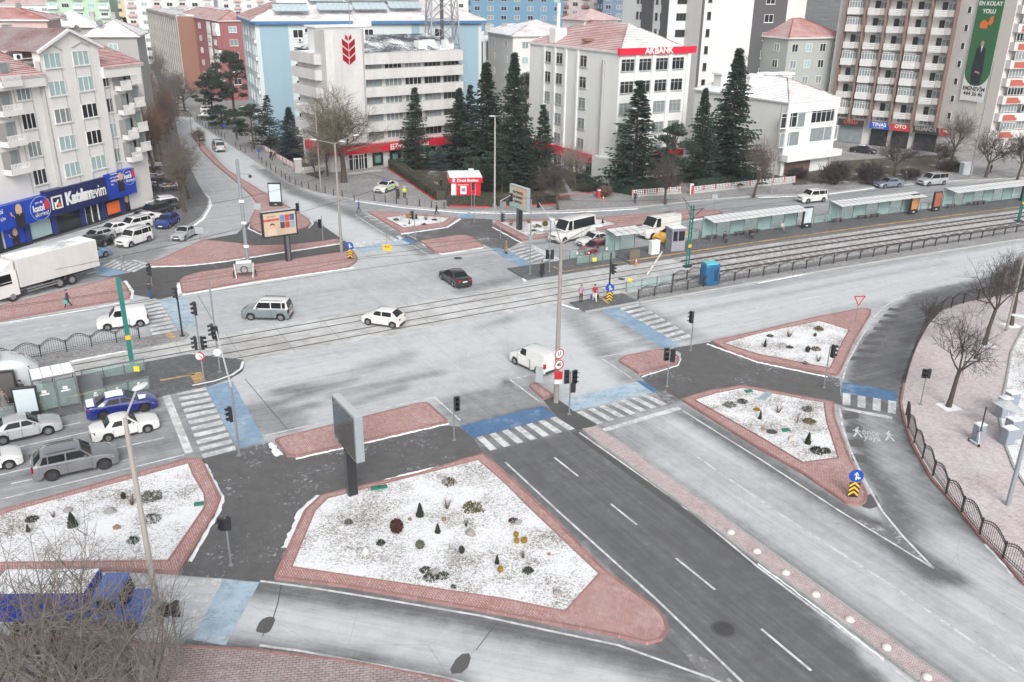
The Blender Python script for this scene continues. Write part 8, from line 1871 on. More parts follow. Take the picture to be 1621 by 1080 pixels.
# ================================================================ VEGETATION
class TB:
 """fast collector of thin tubes and leaf faces (unit-free), for trees"""
 def __init__(s):s.v = [];s.f = []
 def seg(s,a,b,r0,r1,n=3):
  d = b-a
  if d.length<1e-5:return
  d = d.normalized();u = d.orthogonal();u.normalize();w = d.cross(u);o = len(s.v)
  for p, r in((a,r0),(b,r1)):
   for i in range(n):t = 6.2832*i/n;q = p+u*(math.cos(t)*r)+w*(math.sin(t)*r);s.v.append((q.x,q.y,q.z))
  for i in range(n):s.f.append((o+i,o+(i+1)%n,o+n+(i+1)%n,o+n+i))
 def leaf(s,p,e1,e2):
  o = len(s.v);s.v+=[tuple(p-e1),tuple(p+e2),tuple(p+e1),tuple(p-e2)];s.f.append((o,o+1,o+2,o+3))
 def mesh(s,name,mat):me = bpy.data.meshes.new(name);me.from_pydata(s.v,[],s.f);me.materials.append(mat);return me
def bare(seed,H=8.0,trunk=.22,spread=.55,first=.28,depth=5,up=.35,mats=(BARK,TWIG),kids_=(3,4),droop=0.0,stems=1,r0=.14,leaves=0,jit=.18,twl=1.0,tw=.013):
 rr = random.Random(seed);T_ = TB();C = TB()
 def rv():return Vector((rr.gauss(0,1),rr.gauss(0,1),rr.gauss(0,1)))
 def branch(p,d,l,r,k):
  n = 3 if k>1 else 2;q = p;out = []
  for i in range(n):
   d = (d+rv()*jit*.6+Vector((0,0,up*.22 if k>=depth-1 else up*.03))).normalized();e = q+d*(l/n);ra, rb = r*(1-.5*i/n), r*(1-.5*(i+1)/n)
   (C if k<depth else T_).seg(q,e,ra,rb,5 if k>=depth-1 else(4 if r>.02 else 3));out.append((q,e,d,rb));q = e
  if k<=0:
   if leaves:
    for _ in range(leaves):p_ = q+rv()*.25;C.leaf(p_,rv().normalized()*.07,rv().normalized()*.05)
   return
  m = rr.randint(*kids_)
  for j in range(m):
   a, e, dd, rb = out[min(n-1,rr.randint(0 if k<depth else 1,n-1))];t = rr.random();pos_ = a.lerp(e,t)
   side = rv();side = (side-dd*side.dot(dd)).normalized();nd = (dd*rr.uniform(.55,.9)+side*rr.uniform(.55,1.0)*1.15+Vector((0,0,up*(.30 if k>=depth-1 else .08)))).normalized()
   branch(pos_,nd,l*rr.uniform(.55,.78)*(twl if k<=2 else 1),max(tw,r*.55),k-1)
  branch(q,d,l*.72,max(tw,r*.55),k-1)
 for s in range(stems):
  a = 6.28*s/max(1,stems)+rr.uniform(-.3,.3);lean = (.0 if stems==1 else rr.uniform(.15,.5));p0 = Vector((math.cos(a)*.2,math.sin(a)*.2,0))*(stems>1)
  d = Vector((math.cos(a)*lean,math.sin(a)*lean,1)).normalized();hh = H*first;q = p0;n = 4
  for i in range(n):
   d = (d+rv()*.05).normalized();e = q+d*hh/n;T_.seg(q,e,trunk*(1.25-.35*i/n if i else 1.5),trunk*(1.25-.35*(i+1)/n),8);q = e
  m = rr.randint(3,5)if stems==1 else 2
  for j in range(m):
   t = 6.28*j/m+rr.uniform(-.4,.4);nd = (d*.9+Vector((math.cos(t),math.sin(t),.35))*spread).normalized();branch(q,nd,H*rr.uniform(.24,.30),trunk*.55,depth)
  branch(q,d,H*.28,trunk*.6,depth)
 hm = max(v[2]for v in C.v);k = H/hm
 T_.v = [(x*k,y*k,z*k)for x,y,z in T_.v];C.v = [(x*k,y*k,z*k)for x,y,z in C.v]
 return T_.mesh('trunk',mats[0]), C.mesh('crown',mats[1]), H
def spruce(seed,H=12.0,R=2.6,mat=SPRUCE,sparse=1.0,top_=.12,droop=.28,base=.06):
 rr = random.Random(seed);T_ = TB();C = TB();T_.seg(Vector((0,0,0)),Vector((0,0,H*.97)),.02*H,.01,7);z = H*base;up = Vector((0,0,1))
 while z<H*.985:
  t = z/H;Rz = R*1.12*((1-t)**1.05)*rr.uniform(.72,1.15)+.05;n = max(4,int((9+7*(1-t))*sparse))
  for j in range(n):
   a = rr.uniform(0,6.283);Lb = Rz*rr.uniform(.65,1.12);d = Vector((math.cos(a),math.sin(a),0));w = Vector((-d.y,d.x,0));k = max(3,int(Lb/.26))
   zz = z+rr.uniform(-.1,.15)
   prev = Vector((0,0,zz))
   for i in range(1,k+1):
    s = i/k;p = d*(Lb*s)+Vector((0,0,zz-droop*Lb*s+.22*Lb*s*s+rr.uniform(-.04,.04)))
    if i%2==0 or i==k:C.seg(prev,p,.02,.012,3);prev = p
    wd = (.42*(1-s*.55))*rr.uniform(.7,1.2)*(.6+.4*R/2.6)
    for sg in(-1,1):
     e1 = (w*sg*wd+d*wd*.5+up*rr.uniform(-.22,.02))*.55;c = p+e1*.9;C.leaf(c,e1,(d*.09+up*rr.uniform(-.05,.05))*rr.uniform(.8,1.5))
    C.leaf(p,d*.17,up*.07+w*rr.uniform(-.05,.05))
  z+=(.20+.16*(1-t))*(H/12)/sparse
 return T_.mesh('trunk',BARK), C.mesh('crown',mat), H
def pine(seed,H=10.0,R=3.2,mat=PINE,clumps=46,lo=.35):
 rr = random.Random(seed);T_ = TB();C = TB();q = Vector((0,0,0))
 for i in range(6):e = Vector((rr.uniform(-.15,.15)*i*.4,rr.uniform(-.15,.15)*i*.4,H*.92*(i+1)/6));T_.seg(q,e,.24*(1-i/8),.24*(1-(i+1)/8),7);q = e
 for c in range(clumps):
  t = lo+(1-lo)*(c+rr.random())/clumps;a = rr.uniform(0,6.283);rad = R*(math.sin(math.pi*min(1,(t-lo)/(1-lo)*.82+.16))**.7)*rr.uniform(.4,1.0);p = Vector((math.cos(a)*rad,math.sin(a)*rad,H*t));T_.seg(Vector((0,0,H*t*.85)),p,.06,.02,4)
  cr = rr.uniform(.55,1.0)*(R/3.2)**.5
  for _ in range(120):
   v = Vector((rr.gauss(0,1),rr.gauss(0,1),rr.gauss(0,.7))).normalized()*cr*rr.uniform(.55,1.05);v.z*=.65;e1 = Vector((rr.gauss(0,1),rr.gauss(0,1),rr.gauss(0,1)+.6)).normalized()*.19;C.leaf(p+v,e1,e1.orthogonal().normalized()*.055)
 return T_.mesh('trunk',BARK), C.mesh('crown',mat), H
def shrubmesh(seed,kind):
 rr = random.Random(seed);C = TB();n = {'cone':260,'ball':260,'tuft':60,'flat':150}[kind]
 for i in range(n):
  if kind=='cone':t = rr.random();a = rr.uniform(0,6.28);r = .34*(1-t)**.8*rr.uniform(.7,1.05)+.02;p = Vector((r*math.cos(a),r*math.sin(a),t));e = Vector((math.cos(a)*.4,math.sin(a)*.4,.9)).normalized()*.09
  elif kind=='ball':v = Vector((rr.gauss(0,1),rr.gauss(0,1),rr.gauss(0,1))).normalized();p = v*.45*rr.uniform(.85,1.05)+Vector((0,0,.45));e = (v+Vector((rr.gauss(0,.6),rr.gauss(0,.6),rr.gauss(0,.6)))).normalized()*.08
  elif kind=='tuft':a = rr.uniform(0,6.28);s = rr.uniform(.1,.5);tip = Vector((math.cos(a)*s,math.sin(a)*s,rr.uniform(.4,1)));C.seg(Vector((math.cos(a)*.05,math.sin(a)*.05,0)),tip,.012,.004,3);continue
  else:a = rr.uniform(0,6.28);r = .6*math.sqrt(rr.random());p = Vector((r*math.cos(a),r*math.sin(a),rr.uniform(.05,.3)*(1.1-r)));e = Vector((rr.gauss(0,1),rr.gauss(0,1),.8)).normalized()*.1
  C.leaf(p,e,e.orthogonal().normalized()*.045)
 return C
def plant(name,cat,label,meshes,base,top=None,H=None,wpx=None,z=.13,rz=None,group=None,mat=None,sway=(0,0)):
 tm, cm, h0 = meshes;p = G(*base,z);h = H or(Zof(p.x,p.y,top)-z);s = h/h0;wpx = wpx and wpx*(1.55 if name in('spruce_tree','cypress')else 1.25)
 o = thing(name,label,cat,p,random.uniform(0,6.28)if rz is None else rz,group);
 w = s
 if wpx:
  ex = max(abs(v.co.x)for v in cm.vertices);dist = (Vector((p.x,p.y,h/2))-Vector((0,0,HCAM))).dot(FW);w = (wpx/2)*dist/FPX/ex
 for m in(tm,cm):
  c = link(m.name,m,o);c.scale = (w if m is cm else s,w if m is cm else s,s)
  if m is cm and mat:paintslot(c,mat)
 if sway!=(0,0):o.rotation_euler = (R_(sway[0]),R_(sway[1]),0)
 return o
SP = [spruce(1),spruce(2,12,3.0,sparse=1.1),spruce(3,12,2.2,sparse=.8,droop=.15)];SPS = spruce(9,9,2.6,sparse=.55,droop=.05)
PN = [pine(4),pine(5,9,2.6,clumps=36),pine(6,5,2.4,clumps=26,lo=.15)]
plant('spruce_tree','spruce','slim dark spruce standing alone before the red bank sign band',SP[2],(659.5,268),136,wpx=50)
plant('spruce_tree','spruce','dark spruce at the right end of the banded bank',SP[0],(728,266),137,wpx=58)
plant('spruce_tree','spruce','tall dark spruce behind the red kiosk, left of the thin lamp post',SP[0],(770,275),95,wpx=72)
plant('spruce_tree','spruce','largest dark spruce between the lamp post and the white bank',SP[1],(812,292),82,wpx=84)
plant('spruce_tree','spruce','thin topped spruce at the left wall of the white bank',SP[2],(857,300),163,wpx=52)
plant('spruce_tree','spruce','dark spruce in front of the windows of the white bank',SP[2],(1002,300),124,wpx=86)
plant('spruce_tree','spruce','biggest spruce right of the white bank, in front of the low white building',SP[1],(1150,285),75,wpx=98)
plant('spruce_tree','spruce','narrow dark spruce tucked behind the right corner of the white bank',SP[0],(1104,290),137,wpx=52)
plant('pine_tree','pine','broad olive pine at the right corner of the white bank',PN[1],(1063,302),200,wpx=62)
plant('pine_tree','pine','big round dark pine on the left of the pale blue building',PN[0],(372,190),84,wpx=66);plant('pine_tree','pine','smaller round pine left of the big round pine',PN[1],(338,186),118,wpx=50)
plant('pine_tree','pine','low dark pine bush at the street corner below the round pines',PN[2],(352,205),168,wpx=48);plant('spruce_tree','spruce','sparse spruce in front of the light blue panel',SPS,(429,236),150,wpx=46,mat=PINE)
plant('spruce_tree','spruce','blue green spruce at the left edge of the banded bank',SP[0],(463,250),168,wpx=46,mat=plain('blue_green_needles',(.035,.06,.07),.85,.4,.8));plant('pine_tree','pine','dark pine between the round pine and the sparse spruce',PN[1],(402,236),168,wpx=52)
plant('spruce_tree','spruce','little pale blue spruce beside the bank window shrubs',SP[0],(696,268),230,wpx=30,mat=SPRUCEB);plant('pine_tree','pine','bushy dark evergreen left of the lamp post behind the kiosk',PN[2],(750,300),250,wpx=36);plant('cypress','cypress','narrow upright cypress touching the lamp post behind the kiosk',SP[2],(772,303),250,wpx=26)
plant('pine_tree','pine','dark bush between the lamp post and the largest spruce',PN[2],(795,305),262,wpx=34);plant('spruce_tree','spruce','short spruce behind the slope at the white bank corner',SP[0],(835,300),215,wpx=44)
plant('pine_tree','pine','dark evergreen at the left rear corner of the white bank',PN[1],(832,205),118,wpx=34);plant('spruce_tree','spruce','lone dark conifer rising behind the roofs at the upper left',SP[0],(206,90),26,wpx=26)
plant('pine_tree','pine','green pine behind the low white building roof',PN[1],(1160,215),88,wpx=40);plant('spruce_tree','spruce','tall thin spruce between the lamp post and the banded bank',SP[2],(745,262),132,wpx=44)
BT = [bare(11,9,.17,.85,.26,4,up=.4),bare(12,9,.17,.7,.28,4,up=.7),bare(13,9,.19,1.1,.24,4,up=.25),bare(21,8,.16,1.0,.40,4,up=.30,tw=.009)]
YT = plain('yellowish_twig',(.15,.13,.095),.95,.2,3)
big = bare(31,13,.34,.9,.24,5,up=.5,kids_=(3,3),tw=.014)
plant('plane_tree','tree','big bare tree with a yellowish crown in front of the banded bank',big,(544.5,289),118,wpx=150,mat=YT,rz=.4)
def bt(label,i,base,top,wpx,mat=None,z=.13,name='bare_tree',sway=(0,0),rz=None):return plant(name,'tree',label,BT[i],base,top,None,wpx,z,rz,None,mat,sway)
bt('small bare tree left of the big yellowish tree by the bank corner',1,(519,279),205,44);bt('dark bare tree on the pavement right of the tilted billboard',0,(883,332),238,78,TWIGDARK);bt('pale bare tree against the left wall of the white bank',1,(911,300),217,66,plain('pale_twig',(.22,.19,.17)))
bt('leaning dark bare tree on the pavement before the white bank',2,(1053,323),232,66,TWIGDARK);bt('reddish bare tree left of the thin post at the low white building',0,(1193,312),202,62,plain('reddish_twig',(.13,.095,.09)))
bt('wide dark bare tree behind the steel blue saloon',2,(1415,280),203,84,TWIGDARK);bt('dark bare tree behind the silver minivan',0,(1482,266),214,60,TWIGDARK);bt('pale tall bare tree under the printed banner',1,(1504,262),165,66);bt('leaning bare tree at the far kerb right of the leaning mast',2,(1560,281),186,74,TWIGDARK,sway=(0,4));bt('dark bare tree at the right edge of the far kerb',0,(1610,285),190,62,TWIGDARK)
bt('bare tree in front of the shop entrance on the far left pavement, nearest the kerb',1,(292,336),218,84);bt('second bare tree beside the near one, right behind it',0,(299,315),205,90);bt('brown leafed tree at the corner of the gabled apartment block',0,(245,278),128,62,TWIGBROWN);bt('tall brownish bare tree farther up the left pavement',1,(256,250),150,66,TWIGBROWN)
bt('grey bare tree halfway up the left side of the street',0,(264,225),140,56);bt('bare tree left of the far street lamp',2,(272,205),122,56);bt('far bare tree where the street bends away',0,(272,182),100,54,plain('greyish_twig',(.17,.15,.15)));bt('far bare tree in front of the beige office block',1,(262,165),60,50,plain('greyish_twig',(.17,.15,.15)))
bt('brown bare tree between the gabled block and the tall brownish tree',2,(250,262),140,70,TWIGBROWN);bt('grey brown bare tree beside the grey one halfway up the street',1,(268,214),128,62,TWIGBROWN);bt('bare tree on the left pavement just behind the second near tree',2,(282,290),196,80)
bt('bare tree before the maroon apartment block',2,(293,176),108,58);bt('second bare tree before the maroon apartment block',0,(283,158),104,48);bt('far bare tree beyond the brown leafed one',1,(238,190),100,50,TWIGBROWN);bt('thin bare shrub tree behind the middle lamp post up the street',0,(316,232),196,30)
bt('bare tree on the plaza with its trunk near the pedestrian light',3,(1501.5,644),466,118,TWIGDARK,rz=1.0);bt('tall bare tree on the plaza right of the give way sign',3,(1558,546),378,120,TWIGDARK,rz=2.2);bt('tall bare tree behind the plaza lamp post at the right edge',3,(1601,515),366,96,TWIGDARK,rz=3.9);bt('leaning bare tree bending along the upper plaza fence',3,(1455,535),458,84,TWIGDARK,sway=(0,14),rz=.3)
bt('bare tree right of the rail garden, at the dark bed',0,(500,282),222,40,TWIGDARK)
for sx, sy in((1501.5,644),(1558,546),(1601,515)):
 p = G(sx,sy,.137);MB().box((p.x,p.y,.131),(1.3,1.3,.02),.3).ob('tree_pit',SNOW).__setitem__('kind','structure')
fg = bare(55,7.5,.12,.8,.20,4,up=.5,kids_=(1,3),stems=5,jit=.13,twl=1.2,tw=.011)
GT = plain('foreground_twig',(.17,.15,.135),.95,.25,3)
def fgt(label,px,py,top,w,rz):return plant('bare_tree','tree',label,fg,(px,py),None,(Zof(*G(px,py,.13)[:2],top)-.13),w,.13,rz,None,GT)
fgt('nearest many stemmed bare tree filling the bottom left corner',95,1150,858,400,.5);fgt('second many stemmed bare tree at the bottom left, right of the first',215,1190,930,330,2.1);fgt('third many stemmed bare tree cut by the left edge at the bottom',-30,1140,890,260,4.0)
DB = [bare(71,2.4,.03,.9,.05,3,up=.2,kids_=(4,5),stems=9,mats=(TWIGDARK,TWIGDARK),tw=.012),bare(72,2.2,.03,1.0,.05,3,up=.1,kids_=(4,5),stems=8,mats=(TWIGDARK,TWIGDARK),tw=.012)]
for lab, base, top, w, m in[('round dry bush at the far kerb before the low white building',(1320,292),250,56,TWIGDARK),('second dry bush at the far kerb, left of the wide bare tree',(1376,291),252,50,TWIGDARK),('low dry bush between the steel blue saloon and the silver minivan',(1440,284),262,40,TWIGDARK),('round brown bush at the red barrier post',(957,312),292,30,TWIGBROWN),('dry bush left of the pale cabinet',(1503,270),252,40,TWIGDARK),('dark bush on the slope left of the white bank',(930,303),286,38,HEDGE),('dry bush behind the long low fence',(1262,282),262,34,TWIGDARK)]:
 plant('bush','bush',lab,random.choice(DB),base,top,None,w,.14,None,None,m)
for lab, base, w, m in[('dark green bush at the corner of the slope by the white bank',(942,302),30,SPRUCE),('dark green bush behind the first one on the slope',(922,290),28,SPRUCE)]:plant('bush','bush',lab,PN[2],base,None,2.0,w,.14,None,None,m)
def grove():
 rr = random.Random(8);C = TB();D = TB()
 proto = BT[0][1];pts = np.array([v.co[:]for v in proto.vertices]);
 for i in range(150):
  px = rr.uniform(745,1025);y = rr.uniform(235,320);c = at(y,px);h = rr.uniform(7,12)
  for k in range(130):
   v = Vector((rr.gauss(0,1),rr.gauss(0,1),abs(rr.gauss(0,1))*.9)).normalized()*rr.uniform(.6,1);p = Vector((c[0]+v.x*3.4,c[1]+v.y*3.4,h*.35+v.z*h*.65));d = (v+Vector((rr.gauss(0,.3),rr.gauss(0,.3),.5))).normalized()*rr.uniform(.7,1.6);C.seg(p,p+d,.05,.02,3)
 o = link('far_grove',C.mesh('far_grove',plain('far_twig',(.19,.165,.15),.95)));stuff(o,'far brown grove of bare trees above the roofs','grove')
 for i, (px,y)in enumerate([(778,232),(789,236),(800,232),(820,240),(862,236),(880,245),(962,250),(803,262),(770,250)]):
  c = at(y,px);tm, cm, h0 = SP[i%3];o = thing('spruce_tree',ORD[sorted([778,789,800,820,862,880,962,803,770]).index(px)]+' dark conifer from the left in the far grove behind the grey roofs','spruce',c,i,'conifers of the far grove');s = rr.uniform(9,12)/12;link('trunk',tm,o,None,None,(s,s,s));link('crown',cm,o,None,None,(s*1.2,s*1.2,s))
grove()
def core(C,kind):
 b = MB()
 if kind=='cone':b.tube((0,0,0),(0,0,.93),.27,.02,8)
 else:b.ball((0,0,.45),.4,9,6)
 o = len(C.v);C.v+=b.v;C.f+=[tuple(i+o for i in f)for f in b.f];return C
CONE, BALL, TUFT, FLAT = (core(shrubmesh(3,'cone'),'cone').mesh('conical_shrub',SPRUCE),core(shrubmesh(4,'ball'),'ball').mesh('round_shrub',SPRUCE),shrubmesh(5,'tuft').mesh('grass_tuft',TWIG),shrubmesh(6,'flat').mesh('low_shrub',SPRUCE))
def rockmesh(seed):
 rr = random.Random(seed);b = MB();b.ball((0,0,.1),.5,9,6,0,.7);b.v = [(x*rr.uniform(.75,1.2),y*rr.uniform(.75,1.2),z*rr.uniform(.8,1.2))for x,y,z in b.v];return b.mesh('rock',plain('grey_rock',(.30,.29,.285),.9,.25,3,bmp=.5))
RK = [rockmesh(i)for i in range(3)]
DKG = plain('dark_green_leaves',(.03,.04,.025),.9,.4,2);DKR = plain('dark_red_leaves',(.05,.015,.012),.9,.4,2);OLV = plain('olive_leaves',(.12,.10,.04),.9,.4,2);YLW = plain('yellow_leaves',(.30,.19,.02),.9,.3,2);BRN = plain('dry_brown',(.16,.10,.065),.9,.3,2);GRG = plain('grey_green',(.11,.12,.09),.9,.3,2);PALE = plain('pale_rock',(.48,.46,.44),.9,.2,3);BROCK = plain('brown_rock',(.26,.17,.11),.9,.2,3)
def bedplant(kind,px,py,s,h,mat,bed,extra=''):
 me = {'cone':CONE,'ball':BALL,'tuft':TUFT,'flat':FLAT,'rock':RK[int(px)%3]}[kind];nm = {'cone':'conical_shrub','ball':'round_shrub','tuft':'grass_tuft','flat':'low_shrub','rock':'rock'}[kind]
 o = link(nm,me,None,G(px,py,.155),random.uniform(0,6.28),(s*(.68 if kind=='rock' else 1.05),s*(.6 if kind=='rock' else 1.0),h*(.9 if kind=='rock' else 1.1 if kind=='cone' else 1.3)));paintslot(o,mat);mn = mat.name.split('.')[0].replace('_',' ').replace(' leaves','')
 shape = {'cone':'cone shrub','ball':'round shrub','tuft':'grass tuft','flat':'low shrub','rock':'rock'}[kind];return o, mn, shape
BEDS = {'the big front bed':[('ball',628,843,.95,.85,DKR,'in the left half'),('cone',665,818,.8,.95,DKG,'above centre'),('tuft',708,806,.8,.8,BRN,'near the top right of the bed'),('flat',711,766,.9,1.1,OLV,'closest to the top edge'),('flat',748,806,1.2,1.1,OLV,'towards the right edge'),('cone',693,844,.6,.65,DKG,'in the middle'),('ball',665,868,.65,.5,GRG,'below the dark red ball'),('flat',603,862,.5,.9,DKG,'left of the dark red ball'),('rock',579,876,.9,1.2,PALE,'at the left side'),('rock',541,836,.9,.7,PALE,'at the far left by the brick edge'),('flat',552,829,.5,.8,GRG,'next to the leftmost rock'),('rock',745,846,1.2,1.0,None,'right of centre'),('tuft',738,834,.4,.5,DKG,'beside the rock right of centre'),('ball',731,876,.42,.45,DKG,'right of the grey green ball'),('rock',688,908,1.1,.8,None,'in the lower middle'),('flat',673,904,.6,.6,DKG,'left of the lower middle rock'),('flat',682,916,.8,.6,DKG,'below the lower middle rock'),('flat',700,913,.7,.6,DKG,'right of the lower middle rock'),('cone',787,893,.45,.6,DKG,'at the right'),('ball',792,905,.42,.35,YLW,'at the right below the cone'),('rock',820,828,1.0,.6,None,'near the right brick edge'),('flat',813,826,.6,.6,DKR,'beside the rock near the right brick edge'),('ball',817,850,.4,.35,YLW,'uppermost of the three yellow ones'),('ball',830,859,.5,.35,YLW,'rightmost of the three yellow ones'),('ball',818,860,.4,.35,YLW,'lower left of the three yellow ones'),('rock',869,878,.45,.35,BROCK,'alone at the far right'),('flat',836,906,.6,.9,DKG,'in the lower right'),('rock',882,940,.9,.7,None,'in the low right corner'),('rock',649,823,.55,.4,BROCK,'beside the dark cone above centre'),('rock',703,824,.55,.6,BROCK,'in the upper middle'),('tuft',828,884,.5,.6,TWIG,'left of the lone brown rock'),('tuft',765,812,.3,.3,DKG,'right of the olive shrub'),('flat',718,930,.35,.4,DKG,'near the lower brick edge')],'the left front bed':[('ball',196,790,.42,.45,DKG,'left of the lamp post'),('tuft',209,800,.8,.8,BRN,'at the foot of the lamp post'),('flat',240,788,1.3,.9,GRG,'right of the lamp post'),('rock',175,811,1.3,.9,None,'in the upper part'),('rock',108,809,1.1,.7,None,'in the upper left'),('flat',51,824,.7,.8,DKG,'at the far left'),('cone',45,842,.45,.5,DKG,'at the far left below the low one'),('cone',115.5,834,1.0,.95,DKG,'tallest in the bed'),('rock',185,836,.9,.6,BROCK,'below the lamp post base'),('flat',211,858,.7,1.0,DKG,'in the lower right'),('flat',241,823,1.1,.8,GRG,'towards the right side'),('tuft',85,820,.5,.5,TWIG,'between the two left cones')],'the upper right bed':[('flat',1296,523,.8,1.2,OLV,'near the top edge'),('tuft',1249,534,1.0,.7,BRN,'left of centre'),('ball',1290,533,.35,.35,DKG,'in the middle'),('flat',1219,533,.6,.6,DKG,'in the upper left'),('cone',1211,549,.6,.75,DKG,'in the lower left'),('rock',1239,548,1.3,.8,None,'in the lower middle'),('ball',1278,558,.55,.6,DKG,'in the right half'),('flat',1291,554,.9,.9,OLV,'beside the round one'),('tuft',1295,573,.8,.6,GRG,'at the lower right'),('flat',1274,575,.6,.4,DKG,'at the lower edge'),('flat',1250,551,.6,.6,DKG,'beside the big rock')],'the lower right bed':[('tuft',1232,654,.9,.7,BRN,'in the upper middle'),('flat',1278,650,.8,1.0,GRG,'at the upper right'),('cone',1203,664,.45,.75,DKG,'at the left'),('flat',1198,650,.5,.7,YLW,'above the left cone'),('rock',1265,657,.4,.4,None,'small one near the top'),('flat',1281,669,.9,.9,OLV,'at the right edge'),('rock',1208,680,.7,.5,BROCK,'at the lower left'),('rock',1253,696,1.0,.9,PALE,'in the lower middle'),('cone',1279,703,.85,.9,DKG,'big one in the lower part'),('flat',1295,716,1.0,1.1,DKG,'near the lower tip'),('flat',1308,716,.6,1.0,DKG,'closest to the lower tip'),('rock',1302,715,.9,.7,None,'near the lower tip'),('flat',1155,642,1.0,.7,GRG,'in the left part'),('flat',1175,637,.8,.7,DKG,'in the upper left part'),('tuft',1262,670,.3,.8,TWIG,'thin one in the middle')],'the small diamond bed':[('flat',627,349,1.0,1.0,DKG,'at the left'),('ball',646,346,.9,.7,YLW,'at the top'),('cone',659,347,.8,.9,DKG,'right of the signal post'),('tuft',674,349,1.4,1.0,BRN,'in the right half'),('flat',688,349,1.0,.8,DKG,'at the right'),('rock',641,358,1.2,.8,None,'at the lower left'),('cone',648,355,.6,.8,DKG,'in the middle'),('flat',671,356,.9,.8,DKG,'at the lower right')],'the billboard bed':[('flat',850,360,1.6,1.5,OLV,'right of the billboard post'),('ball',863,358,1.3,.8,OLV,'near the minibus'),('tuft',809,357,1.4,.8,BRN,'left of the billboard post'),('tuft',837,354,1.4,1.0,BRN,'behind the tall signal post'),('flat',845,366,1.0,.8,DKG,'at the lower middle'),('rock',847,372,1.2,.7,None,'by the lower brick edge'),('cone',954,354,.8,.8,DKG,'behind the minibus')],}
for bn, items in BEDS.items():
 for(kd,px,py,s,h,m,where)in items:
  s*=.8;h*=.85
  if py<380:s*=.75;h*=.85
  o, mn, shape = bedplant(kd,px,py,s,h,m or MATS['grey_rock'],bn)
  lb = (mn if 'rock' not in mn else mn.replace(' rock',''))+' '+shape+' '+where;lb = lb.replace('of the bed','of '+bn)if 'of the bed' in lb else lb.replace('the bed',bn)if 'the bed' in lb and 'tallest in' in lb else lb.replace('in the bed','')+(' in ' if ' in the ' not in where and ' at the ' not in where else ' of ')+bn
  tag(o,' '.join(lb.split()[:16]),{'rock':'rock'}.get(kd,'plant'))
for(px,py,lab)in[(594,774,'smaller green cover by the billboard post'),(606,772,'larger green cover by the billboard post'),(315,799,'green cover at the right edge of the left front bed'),(1185,620,'green cover at the top edge of the lower right bed'),(1244,682,'teal cover lying in the lower right bed')]:
 tag(MB().box((0,0,0),(.55,.35,.1),.3).ob('valve_cover',plain('cover_green',(.02,.17,.11),.5),None,loc=G(px,py,.16),bev=.02),lab,'valve cover')
tag(MB().box((0,0,0),(1.5,.5,.12),.9).ob('drain_cover',plain('grey_blue_lid',(.3,.36,.40),.3),None,loc=G(1212,628,.16)),'flat grey lid lying at the top of the lower right bed','lid')
